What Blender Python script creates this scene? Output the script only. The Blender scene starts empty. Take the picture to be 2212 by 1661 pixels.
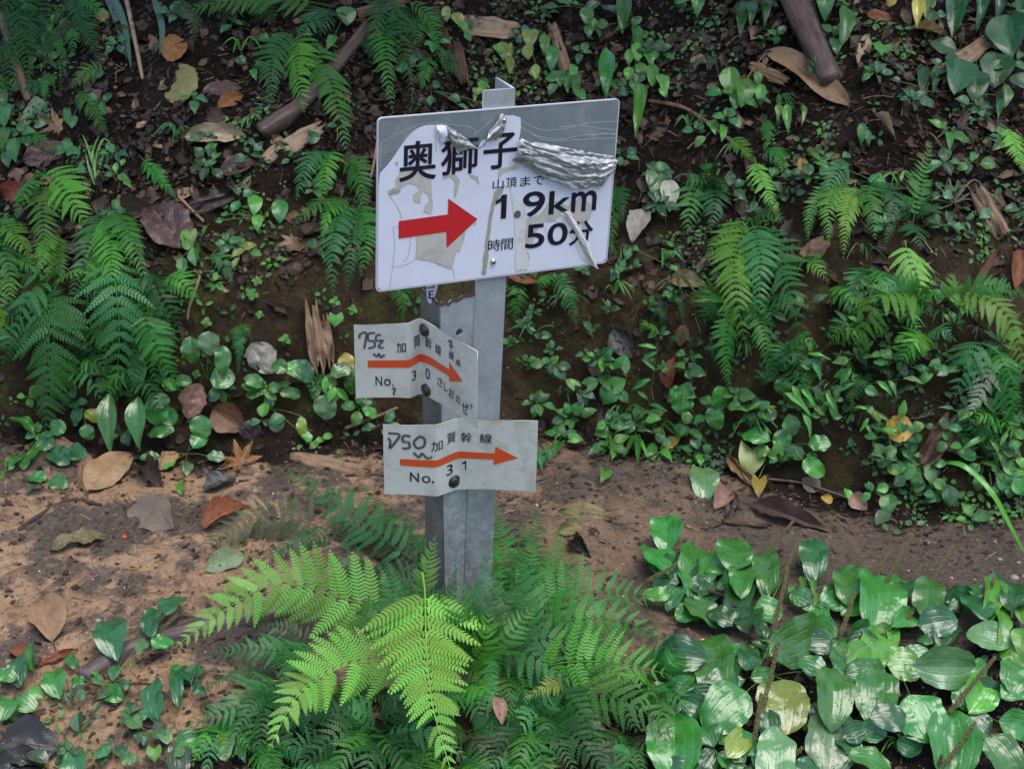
import bpy, bmesh, math, random
import numpy as np
from mathutils import Vector, Matrix
from mathutils.bvhtree import BVHTree
random.seed(7); RNG = np.random.default_rng(7)
S = bpy.context.scene; COL = S.collection
R = math.radians

# ---------------------------------------------------------------- camera, world, sun, exposure
F, CX, CY, CAM_H, PITCH = 3300.0, 1106.0, 830.5, 1.57, 26.0
cam = bpy.data.cameras.new('camera'); cam.sensor_width = 36; cam.lens = 36 * F / 2212; cam.clip_start = .05; cam.clip_end = 200
co = bpy.data.objects.new('camera', cam); COL.objects.link(co)
co.location = (0, 0, CAM_H); co.rotation_euler = (R(90 - PITCH), 0, 0); S.camera = co
cam.dof.use_dof = True; cam.dof.focus_distance = 2.45; cam.dof.aperture_fstop = 16.0
SUN_EL, SUN_AZ = 78, 120
w = bpy.data.worlds.new('World'); S.world = w; w.use_nodes = True
nt = w.node_tree; sky = nt.nodes.new('ShaderNodeTexSky'); sky.sky_type = 'NISHITA'; sky.sun_disc = False
sky.sun_elevation = R(SUN_EL); sky.sun_rotation = R(SUN_AZ); sky.air_density = 1.0; sky.dust_density = 3.0; sky.ozone_density = 1.0
bg = nt.nodes['Background']; bg.inputs[1].default_value = .15; nt.links.new(sky.outputs[0], bg.inputs[0])
sl = bpy.data.lights.new('sun', 'SUN'); sl.energy = 1.5; sl.angle = R(55); sl.color = (1, .975, .95)
so = bpy.data.objects.new('sun', sl); COL.objects.link(so)
so.rotation_euler = Vector((math.cos(R(SUN_EL)) * math.sin(R(SUN_AZ)), math.cos(R(SUN_EL)) * math.cos(R(SUN_AZ)), math.sin(R(SUN_EL)))).to_track_quat('Z', 'Y').to_euler()
S.view_settings.view_transform = 'Standard'; S.view_settings.look = 'None'; S.view_settings.gamma = 1
S.view_settings.use_curve_mapping = False; S.view_settings.exposure = 0.88
S.cycles.max_bounces = 6; S.cycles.transparent_max_bounces = 4; S.cycles.use_denoising = True

# ---------------------------------------------------------------- materials
MATS = {}
class NT:
    def __init__(s, name):
        s.m = bpy.data.materials.new(name); s.m.use_nodes = True; s.n = s.m.node_tree.nodes; s.l = s.m.node_tree.links
        s.b = s.n['Principled BSDF']; s.out = s.n['Material Output']; MATS[name] = s.m
    def node(s, t, **k):
        x = s.n.new('ShaderNode' + t)
        for a, v in k.items(): setattr(x, a, v)
        return x
    def put(s, sock, v):
        if hasattr(v, 'is_output') or hasattr(v, 'links') and not isinstance(v, (int, float, tuple)): s.l.new(v, sock)
        else: sock.default_value = v
    def math(s, op, a, b=0.0, c=None, clamp=False):
        x = s.node('Math', operation=op, use_clamp=clamp); s.put(x.inputs[0], a); s.put(x.inputs[1], b)
        if c is not None: s.put(x.inputs[2], c)
        return x.outputs[0]
    def noise(s, vec, scale, detail=4, rough=.55, dist=0):
        x = s.node('TexNoise'); s.l.new(vec, x.inputs['Vector']); x.inputs['Scale'].default_value = scale
        x.inputs['Detail'].default_value = detail; x.inputs['Roughness'].default_value = rough; x.inputs['Distortion'].default_value = dist
        return x.outputs[0]
    def ramp(s, fac, stops):
        x = s.node('ValToRGB'); e = x.color_ramp.elements
        while len(e) < len(stops): e.new(.5)
        for q, (p, c) in zip(e, stops): q.position = p; q.color = (*c, 1) if not isinstance(c, (int, float)) else (c, c, c, 1)
        s.l.new(fac, x.inputs[0]); return x.outputs[0]
    def mix(s, fac, a, b, mode='MIX'):
        x = s.node('Mix', data_type='RGBA', blend_type=mode)
        s.put(x.inputs[0], fac); s.put(x.inputs[6], a if not isinstance(a, tuple) else (*a, 1)); s.put(x.inputs[7], b if not isinstance(b, tuple) else (*b, 1))
        return x.outputs[2]
    def bump(s, h, strength, dist=.002, nrm=None):
        x = s.node('Bump'); x.inputs['Strength'].default_value = strength; x.inputs['Distance'].default_value = dist
        s.l.new(h, x.inputs['Height'])
        if nrm is not None: s.l.new(nrm, x.inputs['Normal'])
        return x.outputs[0]
    def tex(s, which='Object'): return s.node('TexCoord').outputs[which]
    def set(s, **k):
        for a, v in k.items(): s.put(s.b.inputs[a.replace('_', ' ')], v if not (isinstance(v, tuple) and len(v) == 3) else (*v, 1))

def leaf_material(name, kind, rough=.3, transl=.22, stuff=False, wrinkle=.5, vein=1.0):
    q = NT(name); ob = q.tex('Object'); uv = q.tex('UV')
    geo = q.node('NewGeometry').outputs['Position']
    if stuff: base = q.node('Attribute', attribute_name='col').outputs['Color']
    else:
        oi = q.node('ObjectInfo'); hs = q.node('HueSaturation')
        q.l.new(q.math('MULTIPLY_ADD', oi.outputs['Random'], .03, .485), hs.inputs['Hue'])
        q.l.new(q.math('MULTIPLY_ADD', oi.outputs['Random'], .5, .75), hs.inputs['Value'])
        q.l.new(oi.outputs['Color'], hs.inputs['Color']); base = hs.outputs[0]
    n1 = q.noise(geo, 45, 3); n2 = q.noise(geo, 420, 2)
    colr = q.mix(q.math('MULTIPLY', n1, 1.0), q.mix(1.0, base, (.72, .78, .7), 'MULTIPLY'), q.mix(1.0, base, (1.25, 1.18, 1.1), 'MULTIPLY'))
    sep = q.node('SeparateXYZ'); q.l.new(uv, sep.inputs[0]); u, v = sep.outputs[0], sep.outputs[1]
    au = q.math('ABSOLUTE', q.math('SUBTRACT', u, .5))
    height = q.math('MULTIPLY', n2, .05)
    if kind == 'fern':
        yb = q.ramp(q.noise(geo, 22, 4, .7), [(.56, 0.0), (.74, 1.0)]); colr = q.mix(q.math('MULTIPLY', yb, .3), colr, q.mix(1.0, colr, (2.6, 1.25, .8), 'MULTIPLY'))
        mid = q.math('SUBTRACT', 1, q.math('MULTIPLY', au, 22), clamp=True)
        colr = q.mix(q.math('MULTIPLY', mid, .45), colr, q.mix(1.0, base, (1.5, 1.25, 1.2), 'MULTIPLY'))
    elif kind == 'parallel':
        wv = q.math('POWER', q.math('ABSOLUTE', q.math('COSINE', q.math('MULTIPLY', au, 3.14159 * 5.5))), 12)
        mid = q.math('SUBTRACT', 1, q.math('MULTIPLY', au, 40), clamp=True)
        vv = q.math('MAXIMUM', wv, mid)
        colr = q.mix(q.math('MULTIPLY', vv, .22 * vein), colr, q.mix(1.0, base, (1.5, 1.35, 1.5), 'MULTIPLY'))
        height = q.math('ADD', height, q.math('MULTIPLY', vv, -.30))
        lump = q.noise(geo, 75, 1, .4)
        height = q.math('ADD', height, q.math('MULTIPLY', lump, 1.7 * wrinkle))
    else:
        lat = q.math('SINE', q.math('MULTIPLY', q.math('SUBTRACT', v, q.math('MULTIPLY', au, .75)), 62))
        lat = q.math('POWER', q.math('ABSOLUTE', lat), 10)
        mid = q.math('SUBTRACT', 1, q.math('MULTIPLY', au, 34), clamp=True)
        vv = q.math('MAXIMUM', q.math('MULTIPLY', lat, .6), mid)
        colr = q.mix(q.math('MULTIPLY', vv, .3 * vein), colr, q.mix(1.0, base, (1.6, 1.4, 1.5) if kind != 'dead' else (.45, .38, .35), 'MULTIPLY'))
        height = q.math('ADD', height, q.math('MULTIPLY', vv, -.8 if kind != 'dead' else .8))
        height = q.math('ADD', height, q.math('MULTIPLY', q.noise(geo, 90, 3), 1.6 * wrinkle))
    if kind == 'dead':
        sp = q.ramp(q.noise(geo, 120, 4, .7), [(.5, 0.0), (.68, 1.0)])
        colr = q.mix(q.math('MULTIPLY', sp, .45), colr, (.03, .02, .014))
    elif kind != 'fern':
        sp = q.ramp(q.noise(geo, 60, 4, .8), [(.66, 0.0), (.72, 1.0)])
        colr = q.mix(q.math('MULTIPLY', sp, .5), colr, (.10, .085, .03))
    # rain drops lying on the blade
    vo = q.node('TexVoronoi'); q.l.new(geo, vo.inputs['Vector']); vo.inputs['Scale'].default_value = 210 if kind != 'fern' else 330
    keep = q.math('GREATER_THAN', q.noise(geo, 80, 2), .56)
    drop = q.math('MULTIPLY', q.math('SUBTRACT', .28, vo.outputs['Distance'], clamp=True), q.math('MULTIPLY', keep, 6.0))
    if kind != 'dead': height = q.math('ADD', height, drop)
    rg = q.math('MULTIPLY_ADD', q.noise(geo, 35, 2), .35, rough - .17)
    nb = q.bump(height, .6, .0016 if kind == 'parallel' else .0013)
    q.set(Base_Color=colr, Roughness=rg, Normal=nb); q.b.inputs['Specular IOR Level'].default_value = .6 if kind != 'dead' else .4
    if kind in ('parallel', 'pinnate'): q.b.inputs['Coat Weight'].default_value = .6; q.b.inputs['Coat Roughness'].default_value = .16; q.put(q.b.inputs['Coat Normal'], nb)
    if kind == 'fern': q.b.inputs['Specular IOR Level'].default_value = .33
    if transl:
        t = q.node('BsdfTranslucent'); q.l.new(q.mix(1.0, colr, (1.3, 1.5, .6), 'MULTIPLY') if kind != 'dead' else colr, t.inputs[0])
        mx = q.node('MixShader'); mx.inputs[0].default_value = transl
        q.l.new(q.b.outputs[0], mx.inputs[1]); q.l.new(t.outputs[0], mx.inputs[2]); q.l.new(mx.outputs[0], q.out.inputs[0])
    return q.m
M_FERN = leaf_material('fern_leaf', 'fern', .42, .28)
M_PAR = leaf_material('ribbed_leaf', 'parallel', .30, .15, wrinkle=1.0)
M_LEAF = leaf_material('veined_leaf', 'pinnate', .28, .18)
M_DEAD = leaf_material('dead_leaf', 'dead', .42, .08, wrinkle=1.2)
M_COVER = leaf_material('cover_leaf', 'pinnate', .34, .15, stuff=True)
M_LITTER = leaf_material('litter_flake', 'dead', .42, .05, stuff=True)

def simple(name, c1, c2, scale, rough=.6, bump=.3, dist=.002, metal=0.0, stretch=None, spec=.5, coord='Object'):
    q = NT(name); v = q.tex(coord)
    if stretch:
        mp = q.node('Mapping'); mp.inputs['Scale'].default_value = stretch; q.l.new(v, mp.inputs[0]); v = mp.outputs[0]
    n = q.noise(v, scale, 6, .65); n2 = q.noise(v, scale * 5, 3)
    q.set(Base_Color=q.mix(q.ramp(n, [(.32, 0.0), (.68, 1.0)]), c1, c2), Roughness=q.math('MULTIPLY_ADD', n2, .3, rough - .15),
          Normal=q.bump(q.math('ADD', n, q.math('MULTIPLY', n2, .4)), bump, dist), Metallic=metal)
    q.b.inputs['Specular IOR Level'].default_value = spec
    return q.m
M_STEM = simple('green_stem', (.07, .14, .03), (.12, .2, .05), 60, .4)
def wood_mat(name, stretch, c1, c2, dark, rough=.55):
    q = NT(name); v = q.tex('UV'); mp = q.node('Mapping'); mp.inputs['Scale'].default_value = stretch; q.l.new(v, mp.inputs[0])
    oi = q.node('ObjectInfo'); add = q.node('VectorMath', operation='ADD'); q.l.new(mp.outputs[0], add.inputs[0]); q.l.new(oi.outputs['Location'], add.inputs[1])
    n = q.noise(add.outputs[0], 1.0, 6, .7, .3); n2 = q.noise(q.tex('Object'), 40, 4)
    c = q.mix(q.ramp(n, [(.3, 0.0), (.7, 1.0)]), c1, c2); c = q.mix(q.ramp(n2, [(.5, 0.0), (.75, .8)]), c, dark)
    q.set(Base_Color=q.mix(1.0, c, oi.outputs['Color'], 'MULTIPLY'), Roughness=rough, Normal=q.bump(n, 1.0, .003))
    return q.m
M_WOOD = wood_mat('weathered_wood', (26, 3, 1), (.16, .11, .075), (.48, .38, .28), (.10, .07, .045))
M_BARK = wood_mat('wet_bark', (16, 4, 1), (.016, .012, .011), (.085, .06, .052), (.02, .016, .014), .42)
M_STONE = simple('pebble_stone', (.12, .10, .085), (.3, .25, .2), 60, .5)

def metal_mat():
    q = NT('galvanised_steel'); v = q.tex('Object')
    vo = q.node('TexVoronoi'); q.l.new(v, vo.inputs['Vector']); vo.inputs['Scale'].default_value = 60
    n = q.noise(v, 14, 5, .7); n3 = q.noise(v, 160, 4, .7)
    c = q.mix(q.ramp(n, [(.35, 0.0), (.7, 1.0)]), (.26, .295, .31), (.40, .43, .45))
    c = q.mix(q.math('MULTIPLY', vo.outputs['Color'], .25), c, (.52, .56, .6))
    st = q.ramp(q.noise(v, 26, 5, .8, .5), [(.6, 0.0), (.72, 1.0)])
    c = q.mix(q.math('MULTIPLY', st, .4), c, (.62, .64, .64))
    ru = q.ramp(q.noise(v, 33, 5, .75, 1.0), [(.63, 0.0), (.75, 1.0)])
    c = q.mix(q.math('MULTIPLY', ru, .35), c, (.12, .07, .035))
    c = q.mix(q.math('MULTIPLY', q.ramp(n3, [(.6, 0.0), (.75, 1.0)]), .25), c, (.08, .075, .06))
    pz = q.node('SeparateXYZ'); q.l.new(q.node('NewGeometry').outputs['Position'], pz.inputs[0])
    mud = q.math('MULTIPLY', q.ramp(pz.outputs[2], [(.05, 1.0), (.42, 0.0)]), q.ramp(q.noise(v, 50, 6, .8), [(.42, 0.0), (.6, .8)])); c = q.mix(mud, c, (.12, .10, .065))
    mp = q.node('Mapping'); mp.inputs['Scale'].default_value = (260, 9, 60); q.l.new(v, mp.inputs[0]); sc_ = q.ramp(q.noise(mp.outputs[0], 1, 4, .7), [(.64, 0.0), (.7, .35)]); c = q.mix(sc_, c, (.14, .14, .13))
    q.set(Base_Color=c, Metallic=.25, Roughness=q.math('MULTIPLY_ADD', n, .25, .38), Normal=q.bump(n3, .25, .0006)); return q.m
M_STEEL = metal_mat()
M_DARKSTEEL = simple('darker_steel', (.10, .10, .092), (.20, .205, .20), 18, .55, .3, .001, .25)  # darker steel tone, used on the left flange of the front post
def plate_mat(name, c1, dirt, amount, speck=.5, rough=.35, metal=0.0, sc=1.0):
    q = NT(name); v = q.tex('Object'); n = q.noise(v, 16 * sc, 6, .7, .4); n2 = q.noise(v, 240 * sc, 3, .6); n3 = q.noise(v, 6 * sc, 2)
    c = q.mix(q.math('MULTIPLY', q.ramp(n, [(.48, 0.0), (.8, 1.0)]), amount), c1, dirt)
    sp = q.math('MULTIPLY', q.ramp(n2, [(.66, 0.0), (.71, 1.0)]), q.ramp(n3, [(.4, 0.1), (.62, speck)]))
    c = q.mix(sp, c, (.07, .06, .05))
    q.set(Base_Color=c, Roughness=q.math('MULTIPLY_ADD', n, .3, rough - .1), Metallic=metal, Normal=q.bump(n, .15, .001)); return q.m
M_FILM = plate_mat('white_sign_film', (.71, .73, .83), (.56, .57, .60), .5, .4, .3)
M_ALU = plate_mat('bare_grey_aluminium', (.235, .275, .285), (.40, .43, .45), 1.0, .3, .35, .3)
M_AGED = plate_mat('aged_beige_backing', (.52, .50, .44), (.36, .34, .28), 1.0, 1.0, .6, sc=1.6)
M_PLATE = plate_mat('off_white_plate', (.56, .57, .53), (.33, .31, .23), 1.0, .8, .38, sc=1.3)
M_GRIME = plate_mat('brown_grime', (.36, .33, .26), (.16, .13, .08), 1.0, 1.0, .7, sc=2)
M_FILMWORN = plate_mat('wrinkled_film', (.68, .67, .64), (.45, .42, .35), 1.0, .8, .4, sc=2)
def flat(name, c, rough=.4, metal=0.0, wear=.15, wc=(.3, .28, .26)):
    q = NT(name); v = q.tex('Object'); n = q.noise(v, 70, 5, .75)
    q.set(Base_Color=q.mix(q.math('MULTIPLY', q.ramp(n, [(.58, 0.0), (.75, 1.0)]), wear), c, wc), Roughness=rough, Metallic=metal,
          Normal=q.bump(n, .2, .0008)); return q.m
M_INK = flat('dark_ink', (.012, .010, .022), .38, 0, .25)
M_INKWORN = flat('faded_marker', (.085, .08, .08), .5, 0, .9, (.42, .42, .4))
M_RED = flat('red_print', (.56, .022, .026), .35, 0, .3, (.3, .02, .02))
M_ORANGE = flat('orange_red_print', (.62, .075, .018), .4, 0, .15, (.45, .1, .05))
M_EDGE = flat('pale_residue', (.42, .47, .49), .5)
M_EDGEB = flat('film_tear_line', (.40, .37, .31), .6)
M_FOIL = plate_mat('crumpled_silver_foil', (.44, .44, .44), (.07, .068, .06), 1.0, .9, .42, .5, sc=2.6)
M_BOLT = flat('rusty_dark_bolt', (.08, .07, .075), .4, .7, .5, (.12, .07, .04))
M_CHROME = flat('bright_rivet', (.6, .58, .55), .2, 1.0, .2)
M_RUST = flat('rusted_edge', (.10, .065, .045), .7, .2, .6)
M_BERRY = flat('berry_skin', (.75, .06, .02), .25)

def ground_mat():
    q = NT('forest_soil'); v = q.tex('Object'); sep = q.node('SeparateXYZ'); q.l.new(v, sep.inputs[0])
    big = q.noise(v, 3.2, 5, .6, .3); mid = q.noise(v, 14, 6, .7, .4); fine = q.noise(v, 90, 6, .75); tiny = q.noise(v, 420, 3)
    path = q.node('Attribute', attribute_name='path').outputs['Fac']
    moss = q.node('Attribute', attribute_name='moss').outputs['Fac']
    dark = q.mix(q.ramp(mid, [(.3, 0.0), (.7, 1.0)]), (.004, .003, .0025), (.022, .015, .011))
    dark = q.mix(q.ramp(fine, [(.52, 0.0), (.72, .7)]), dark, (.060, .040, .027))
    clay = q.mix(q.ramp(mid, [(.35, 0.0), (.65, 1.0)]), (.29, .17, .095), (.43, .28, .16))
    clay = q.mix(q.ramp(fine, [(.36, .75), (.48, 0.0)]), clay, (.075, .052, .04))
    mud = q.mix(q.ramp(fine, [(.35, 0.0), (.7, 1.0)]), (.048, .037, .031), (.165, .122, .090))
    pm = q.ramp(q.math('ADD', q.math('MULTIPLY', big, .6), q.math('MULTIPLY', mid, .4)), [(.475, 0.0), (.53, 1.0)])
    leftness = q.math('MULTIPLY_ADD', sep.outputs[0], -.8, .62, clamp=True)
    pc = q.mix(q.math('MULTIPLY', pm, leftness), mud, clay)
    pc = q.mix(q.ramp(tiny, [(.64, 0.0), (.7, .55)]), pc, (.55, .42, .28))
    pf = q.math('ADD', path, q.math('MULTIPLY', q.math('SUBTRACT', mid, .5), 1.7))
    c = q.mix(q.ramp(pf, [(.42, 0.0), (.6, 1.0)]), dark, pc)
    mcol = q.mix(fine, (.035, .05, .012), (.13, .13, .035))
    mf = q.math('MULTIPLY', moss, q.ramp(q.noise(v, 13, 6, .75), [(.5, 0.0), (.66, .7)]))
    bankc = q.mix(q.ramp(mid, [(.3, 0.0), (.7, 1.0)]), (.022, .016, .010), (.085, .058, .034)); c = q.mix(q.math('MULTIPLY', moss, q.ramp(big, [(.35, .35), (.6, 1.0)])), c, bankc)
    c = q.mix(mf, c, mcol)
    hgt = q.math('ADD', q.math('MULTIPLY', fine, 1.0), q.math('ADD', q.math('MULTIPLY', mid, 1.3), q.math('MULTIPLY', tiny, .3)))
    wet = q.noise(v, 7, 4, .6); rg = q.ramp(wet, [(.42, .24), (.6, .6)])
    q.set(Base_Color=c, Roughness=rg, Normal=q.bump(hgt, 1.0, .010)); q.put(q.b.inputs['Specular IOR Level'], q.math('MULTIPLY_ADD', path, .38, .08))
    return q.m
M_SOIL = ground_mat()

# ---------------------------------------------------------------- ground
def sst(a, b, x): t = np.clip((x - a) / (b - a), 0, 1); return t * t * (3 - 2 * t)
def vnoise(x, y, seed=0):
    xi, yi = np.floor(x), np.floor(y); fx, fy = x - xi, y - yi; fx = fx * fx * (3 - 2 * fx); fy = fy * fy * (3 - 2 * fy)
    def h(a, b): s = np.sin(a * 127.1 + b * 311.7 + seed * 74.7) * 43758.5453; return s - np.floor(s)
    return (h(xi, yi) * (1 - fx) + h(xi + 1, yi) * fx) * (1 - fy) + (h(xi, yi + 1) * (1 - fx) + h(xi + 1, yi + 1) * fx) * fy
def fbm(x, y, f, o=4, seed=0):
    r = 0; a = .5
    for i in range(o): r = r + a * vnoise(x * f, y * f, seed + i); f *= 2.03; a *= .5
    return r
def toe(x): return 2.93 - .27 * sst(0, .85, x) + .05 * np.sin(x * 4 + 1) + .06 * (fbm(x, x * 0, 3, 3, 9) - .45)
def near_edge(x): return 2.10 + .17 * sst(.1, .8, x) + .03 * np.sin(x * 7)
def gz(x, y):
    d = y - toe(x)
    hs = .33 * (.8 + .45 * fbm(x, y * 0, 2.2, 3, 3))
    hs = hs * (1 - .35 * sst(-.5, -1.2, x))
    z = hs * sst(0, .2, d) + .56 * np.maximum(0, d - .15)
    z = z + sst(-.03, .1, d) * (.10 * (fbm(x, y, 3.5, 5, 1) - .5) + .05 * (fbm(x, y, 14, 4, 2) - .5))
    z = z - .10 * sst(0, .5, near_edge(x) - y) - .25 * np.maximum(0, 1.6 - y)
    z = z + .035 * (fbm(x, y, 4, 4, 5) - .5) + .022 * (fbm(x, y, 22, 4, 6) - .5)
    return z
def axis(lo, hi, fine_lo, fine_hi, step):
    a = list(np.arange(fine_lo, fine_hi, step)); s = step; v = fine_lo; pre = []
    while v > lo: s *= 1.16; v -= s; pre.append(v)
    s = step; v = a[-1]; post = []
    while v < hi: s *= 1.16; v += s; post.append(v)
    return np.array(pre[::-1] + a + post)
def mesh_np(name, V, T, uv=None, smooth=True, col=None):
    V = np.asarray(V, dtype=np.float32); T = np.asarray(T, dtype=np.int32)
    me = bpy.data.meshes.new(name); n = T.shape[1]
    me.vertices.add(len(V)); me.vertices.foreach_set('co', V.ravel())
    me.loops.add(T.size); me.loops.foreach_set('vertex_index', T.ravel())
    me.polygons.add(len(T)); me.polygons.foreach_set('loop_start', np.arange(0, T.size, n, dtype=np.int32))
    if smooth: me.polygons.foreach_set('use_smooth', np.ones(len(T), dtype=bool))
    if uv is not None:
        l = me.uv_layers.new(name='UVMap'); l.data.foreach_set('uv', np.asarray(uv, dtype=np.float32)[T.ravel()].ravel())
    if col is not None:
        a = me.color_attributes.new('col', 'FLOAT_COLOR', 'POINT'); c = np.ones((len(V), 4), dtype=np.float32); c[:, :3] = col; a.data.foreach_set('color', c.ravel())
    me.update(calc_edges=True); me.validate(); return me
def link(name, me, mat=None, parent=None, mw=None, color=None):
    o = bpy.data.objects.new(name, me); COL.objects.link(o)
    if mat and not me.materials: me.materials.append(mat)
    if parent: o.parent = parent
    if mw is not None: o.matrix_basis = mw
    if color: o.color = (*color, 1)
    return o
def tag(o, label=None, cat=None, group=None, kind=None):
    for k, v in (('label', label), ('category', cat), ('group', group), ('kind', kind)):
        if v: o[k] = v
    return o
def empty(name, loc, label, cat, group=None):
    o = bpy.data.objects.new(name, None); COL.objects.link(o); o.location = loc; o.empty_display_size = .02
    return tag(o, label, cat, group)

gxs = axis(-9, 9, -1.35, 1.45, .009); gys = axis(-2.5, 11, 1.75, 4.0, .009)
GX, GY = np.meshgrid(gxs, gys); GZ = gz(GX, GY); ny, nx = GX.shape
V = np.stack([GX.ravel(), GY.ravel(), GZ.ravel()], 1)
idx = np.arange(nx * ny).reshape(ny, nx)
Q = np.stack([idx[:-1, :-1].ravel(), idx[:-1, 1:].ravel(), idx[1:, 1:].ravel(), idx[1:, :-1].ravel()], 1)
me = mesh_np('ground', V, Q)
dd = GY - toe(GX)
pathv = (1 - sst(-.14, .05, dd)) * (1 - .85 * sst(-.02, .12, near_edge(GX) - GY) * sst(-.75, -.3, GX))
mossv = sst(0, .06, dd) * (1 - sst(.25, .45, dd))
for nme, arr in (('path', pathv), ('moss', mossv)):
    a = me.attributes.new(nme, 'FLOAT', 'POINT'); a.data.foreach_set('value', arr.ravel().astype(np.float32))
tag(link('ground', me, M_SOIL), kind='structure')
BVH = BVHTree.FromPolygons([tuple(v) for v in V.tolist()], [tuple(f) for f in Q.tolist()])

# ---------------------------------------------------------------- where a line of sight meets the ground
CAM = Vector((0, 0, CAM_H)); sp_, cp_ = math.sin(R(PITCH)), math.cos(R(PITCH))
AX, AY, AZ = Vector((1, 0, 0)), Vector((0, sp_, cp_)), Vector((0, cp_, -sp_))
def ray(px, py): return (AX * ((px - CX) / F) - AY * ((py - CY) / F) + AZ).normalized()
def at(px, py, lift=0.0):
    d = ray(px, py); h = BVH.ray_cast(CAM, d)[0]
    if h is None: h = CAM + d * 4
    return h - d * lift
def at_y(px, py, y): d = ray(px, py); return CAM + d * (y / d.y)
def ppm(p): return (p - CAM).dot(AZ) / F        # metres per photo pixel at p
def gnorm(p):
    r = BVH.find_nearest(p); return r[1] if r[1] is not None and r[1].z > 0 else Vector((0, 0, 1))
def Z(x0, y0, s): return lambda x, y: ((x0 + x / s) * .8641, (y0 + y / s) * .8641)
Z3 = Z(0, 0, 2.373); Z4 = Z(0, 600, 2.373); Z5 = Z(0, 1222, 2.373); Z6 = Z(500, 1150, 2.151); Z7 = Z(1300, 1150, 1.7556)
Z8 = Z(1500, 0, 2.0868); Z9 = Z(1500, 550, 2.0868); Z10 = Z(600, 0, 2.4578); P0 = lambda x, y: (x, y)

# ---------------------------------------------------------------- sign board and posts
TM = Vector((-.01213, .04613, 0))
BR = Matrix(((0.90961013, 0.04707291, 0.41278753), (0.41333464, -0.00209543, -0.91057678), (-0.04199853, 0.99888926, -0.02136289)))
BC = Vector((-.02039675, 2.25778369, .79595199)); BW, BH = .40, .2737
BM = Matrix.Translation(BC) @ BR.to_4x4()
zx1 = lambda x, y: ((900 + x / 2.966) * .8641, (180 + y / 2.966) * .8641)
def on_board(px, py, z=0.0):
    n = BR @ Vector((0, 0, 1)); d = ray(px, py); t = (BC + n * z - CAM).dot(n) / d.dot(n); p = BM.inverted() @ (CAM + d * t); return (p.x, p.y)
def b1(x, y): return on_board(*zx1(x, y))

def poly_mesh(name, loops, thick=0.0, bevel=0.0, z=0.0):
    """2D loops (outer ones and holes) -> mesh, front face at z"""
    c = bpy.data.curves.new(name, 'CURVE'); c.dimensions = '2D'; c.fill_mode = 'BOTH' if thick else 'FRONT'; c.extrude = thick / 2
    if not thick: c.fill_mode = 'BOTH'
    for lp in loops:
        s = c.splines.new('POLY'); s.points.add(len(lp) - 1)
        for q, (x, y) in zip(s.points, lp): q.co = (x, y, 0, 1)
        s.use_cyclic_u = True
    o = bpy.data.objects.new(name, c); COL.objects.link(o); bpy.context.view_layer.update()
    m = bpy.data.meshes.new_from_object(o.evaluated_get(bpy.context.evaluated_depsgraph_get()), depsgraph=bpy.context.evaluated_depsgraph_get())
    bpy.data.objects.remove(o); bpy.data.curves.remove(c)
    m.name = name; m.transform(Matrix.Translation((0, 0, z - thick / 2 if thick else z))); m.materials.clear(); return m
def rough_loop(pts, amp, step=.004, seed=0):
    rr = random.Random(seed); out = []
    for (a, b) in zip(pts, pts[1:] + pts[:1]):
        L = math.hypot(b[0] - a[0], b[1] - a[1]); n = max(1, int(L / step))
        for i in range(n):
            t = i / n; k = amp if i else amp * .5
            out.append((a[0] + (b[0] - a[0]) * t + rr.uniform(-k, k), a[1] + (b[1] - a[1]) * t + rr.uniform(-k, k)))
    return out
def ribbon_mesh(name, pts, wid, z=0.0):
    n = len(pts); V = []; T = []
    for i, p in enumerate(pts):
        a = pts[max(0, i - 1)]; b = pts[min(n - 1, i + 1)]; dx, dy = b[0] - a[0], b[1] - a[1]; L = math.hypot(dx, dy) or 1
        ww = (wid[i] if isinstance(wid, (list, tuple)) else wid) / 2
        V += [(p[0] - dy / L * ww, p[1] + dx / L * ww, z), (p[0] + dy / L * ww, p[1] - dx / L * ww, z)]
        if i: k = 2 * i; T += [(k - 2, k - 1, k + 1), (k - 2, k + 1, k)]
    return mesh_np(name, V, T, smooth=False)
def smooth_pts(pts, n=8):
    out = []; P = [pts[0]] + list(pts) + [pts[-1]]
    for i in range(1, len(P) - 2):
        for k in range(n):
            t = k / n; out.append(tuple(.5 * ((2 * P[i][j]) + (-P[i - 1][j] + P[i + 1][j]) * t + (2 * P[i - 1][j] - 5 * P[i][j] + 4 * P[i + 1][j] - P[i + 2][j]) * t * t + (-P[i - 1][j] + 3 * P[i][j] - 3 * P[i + 1][j] + P[i + 2][j]) * t ** 3) for j in range(len(pts[0]))))
    out.append(tuple(pts[-1])); return out
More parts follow.
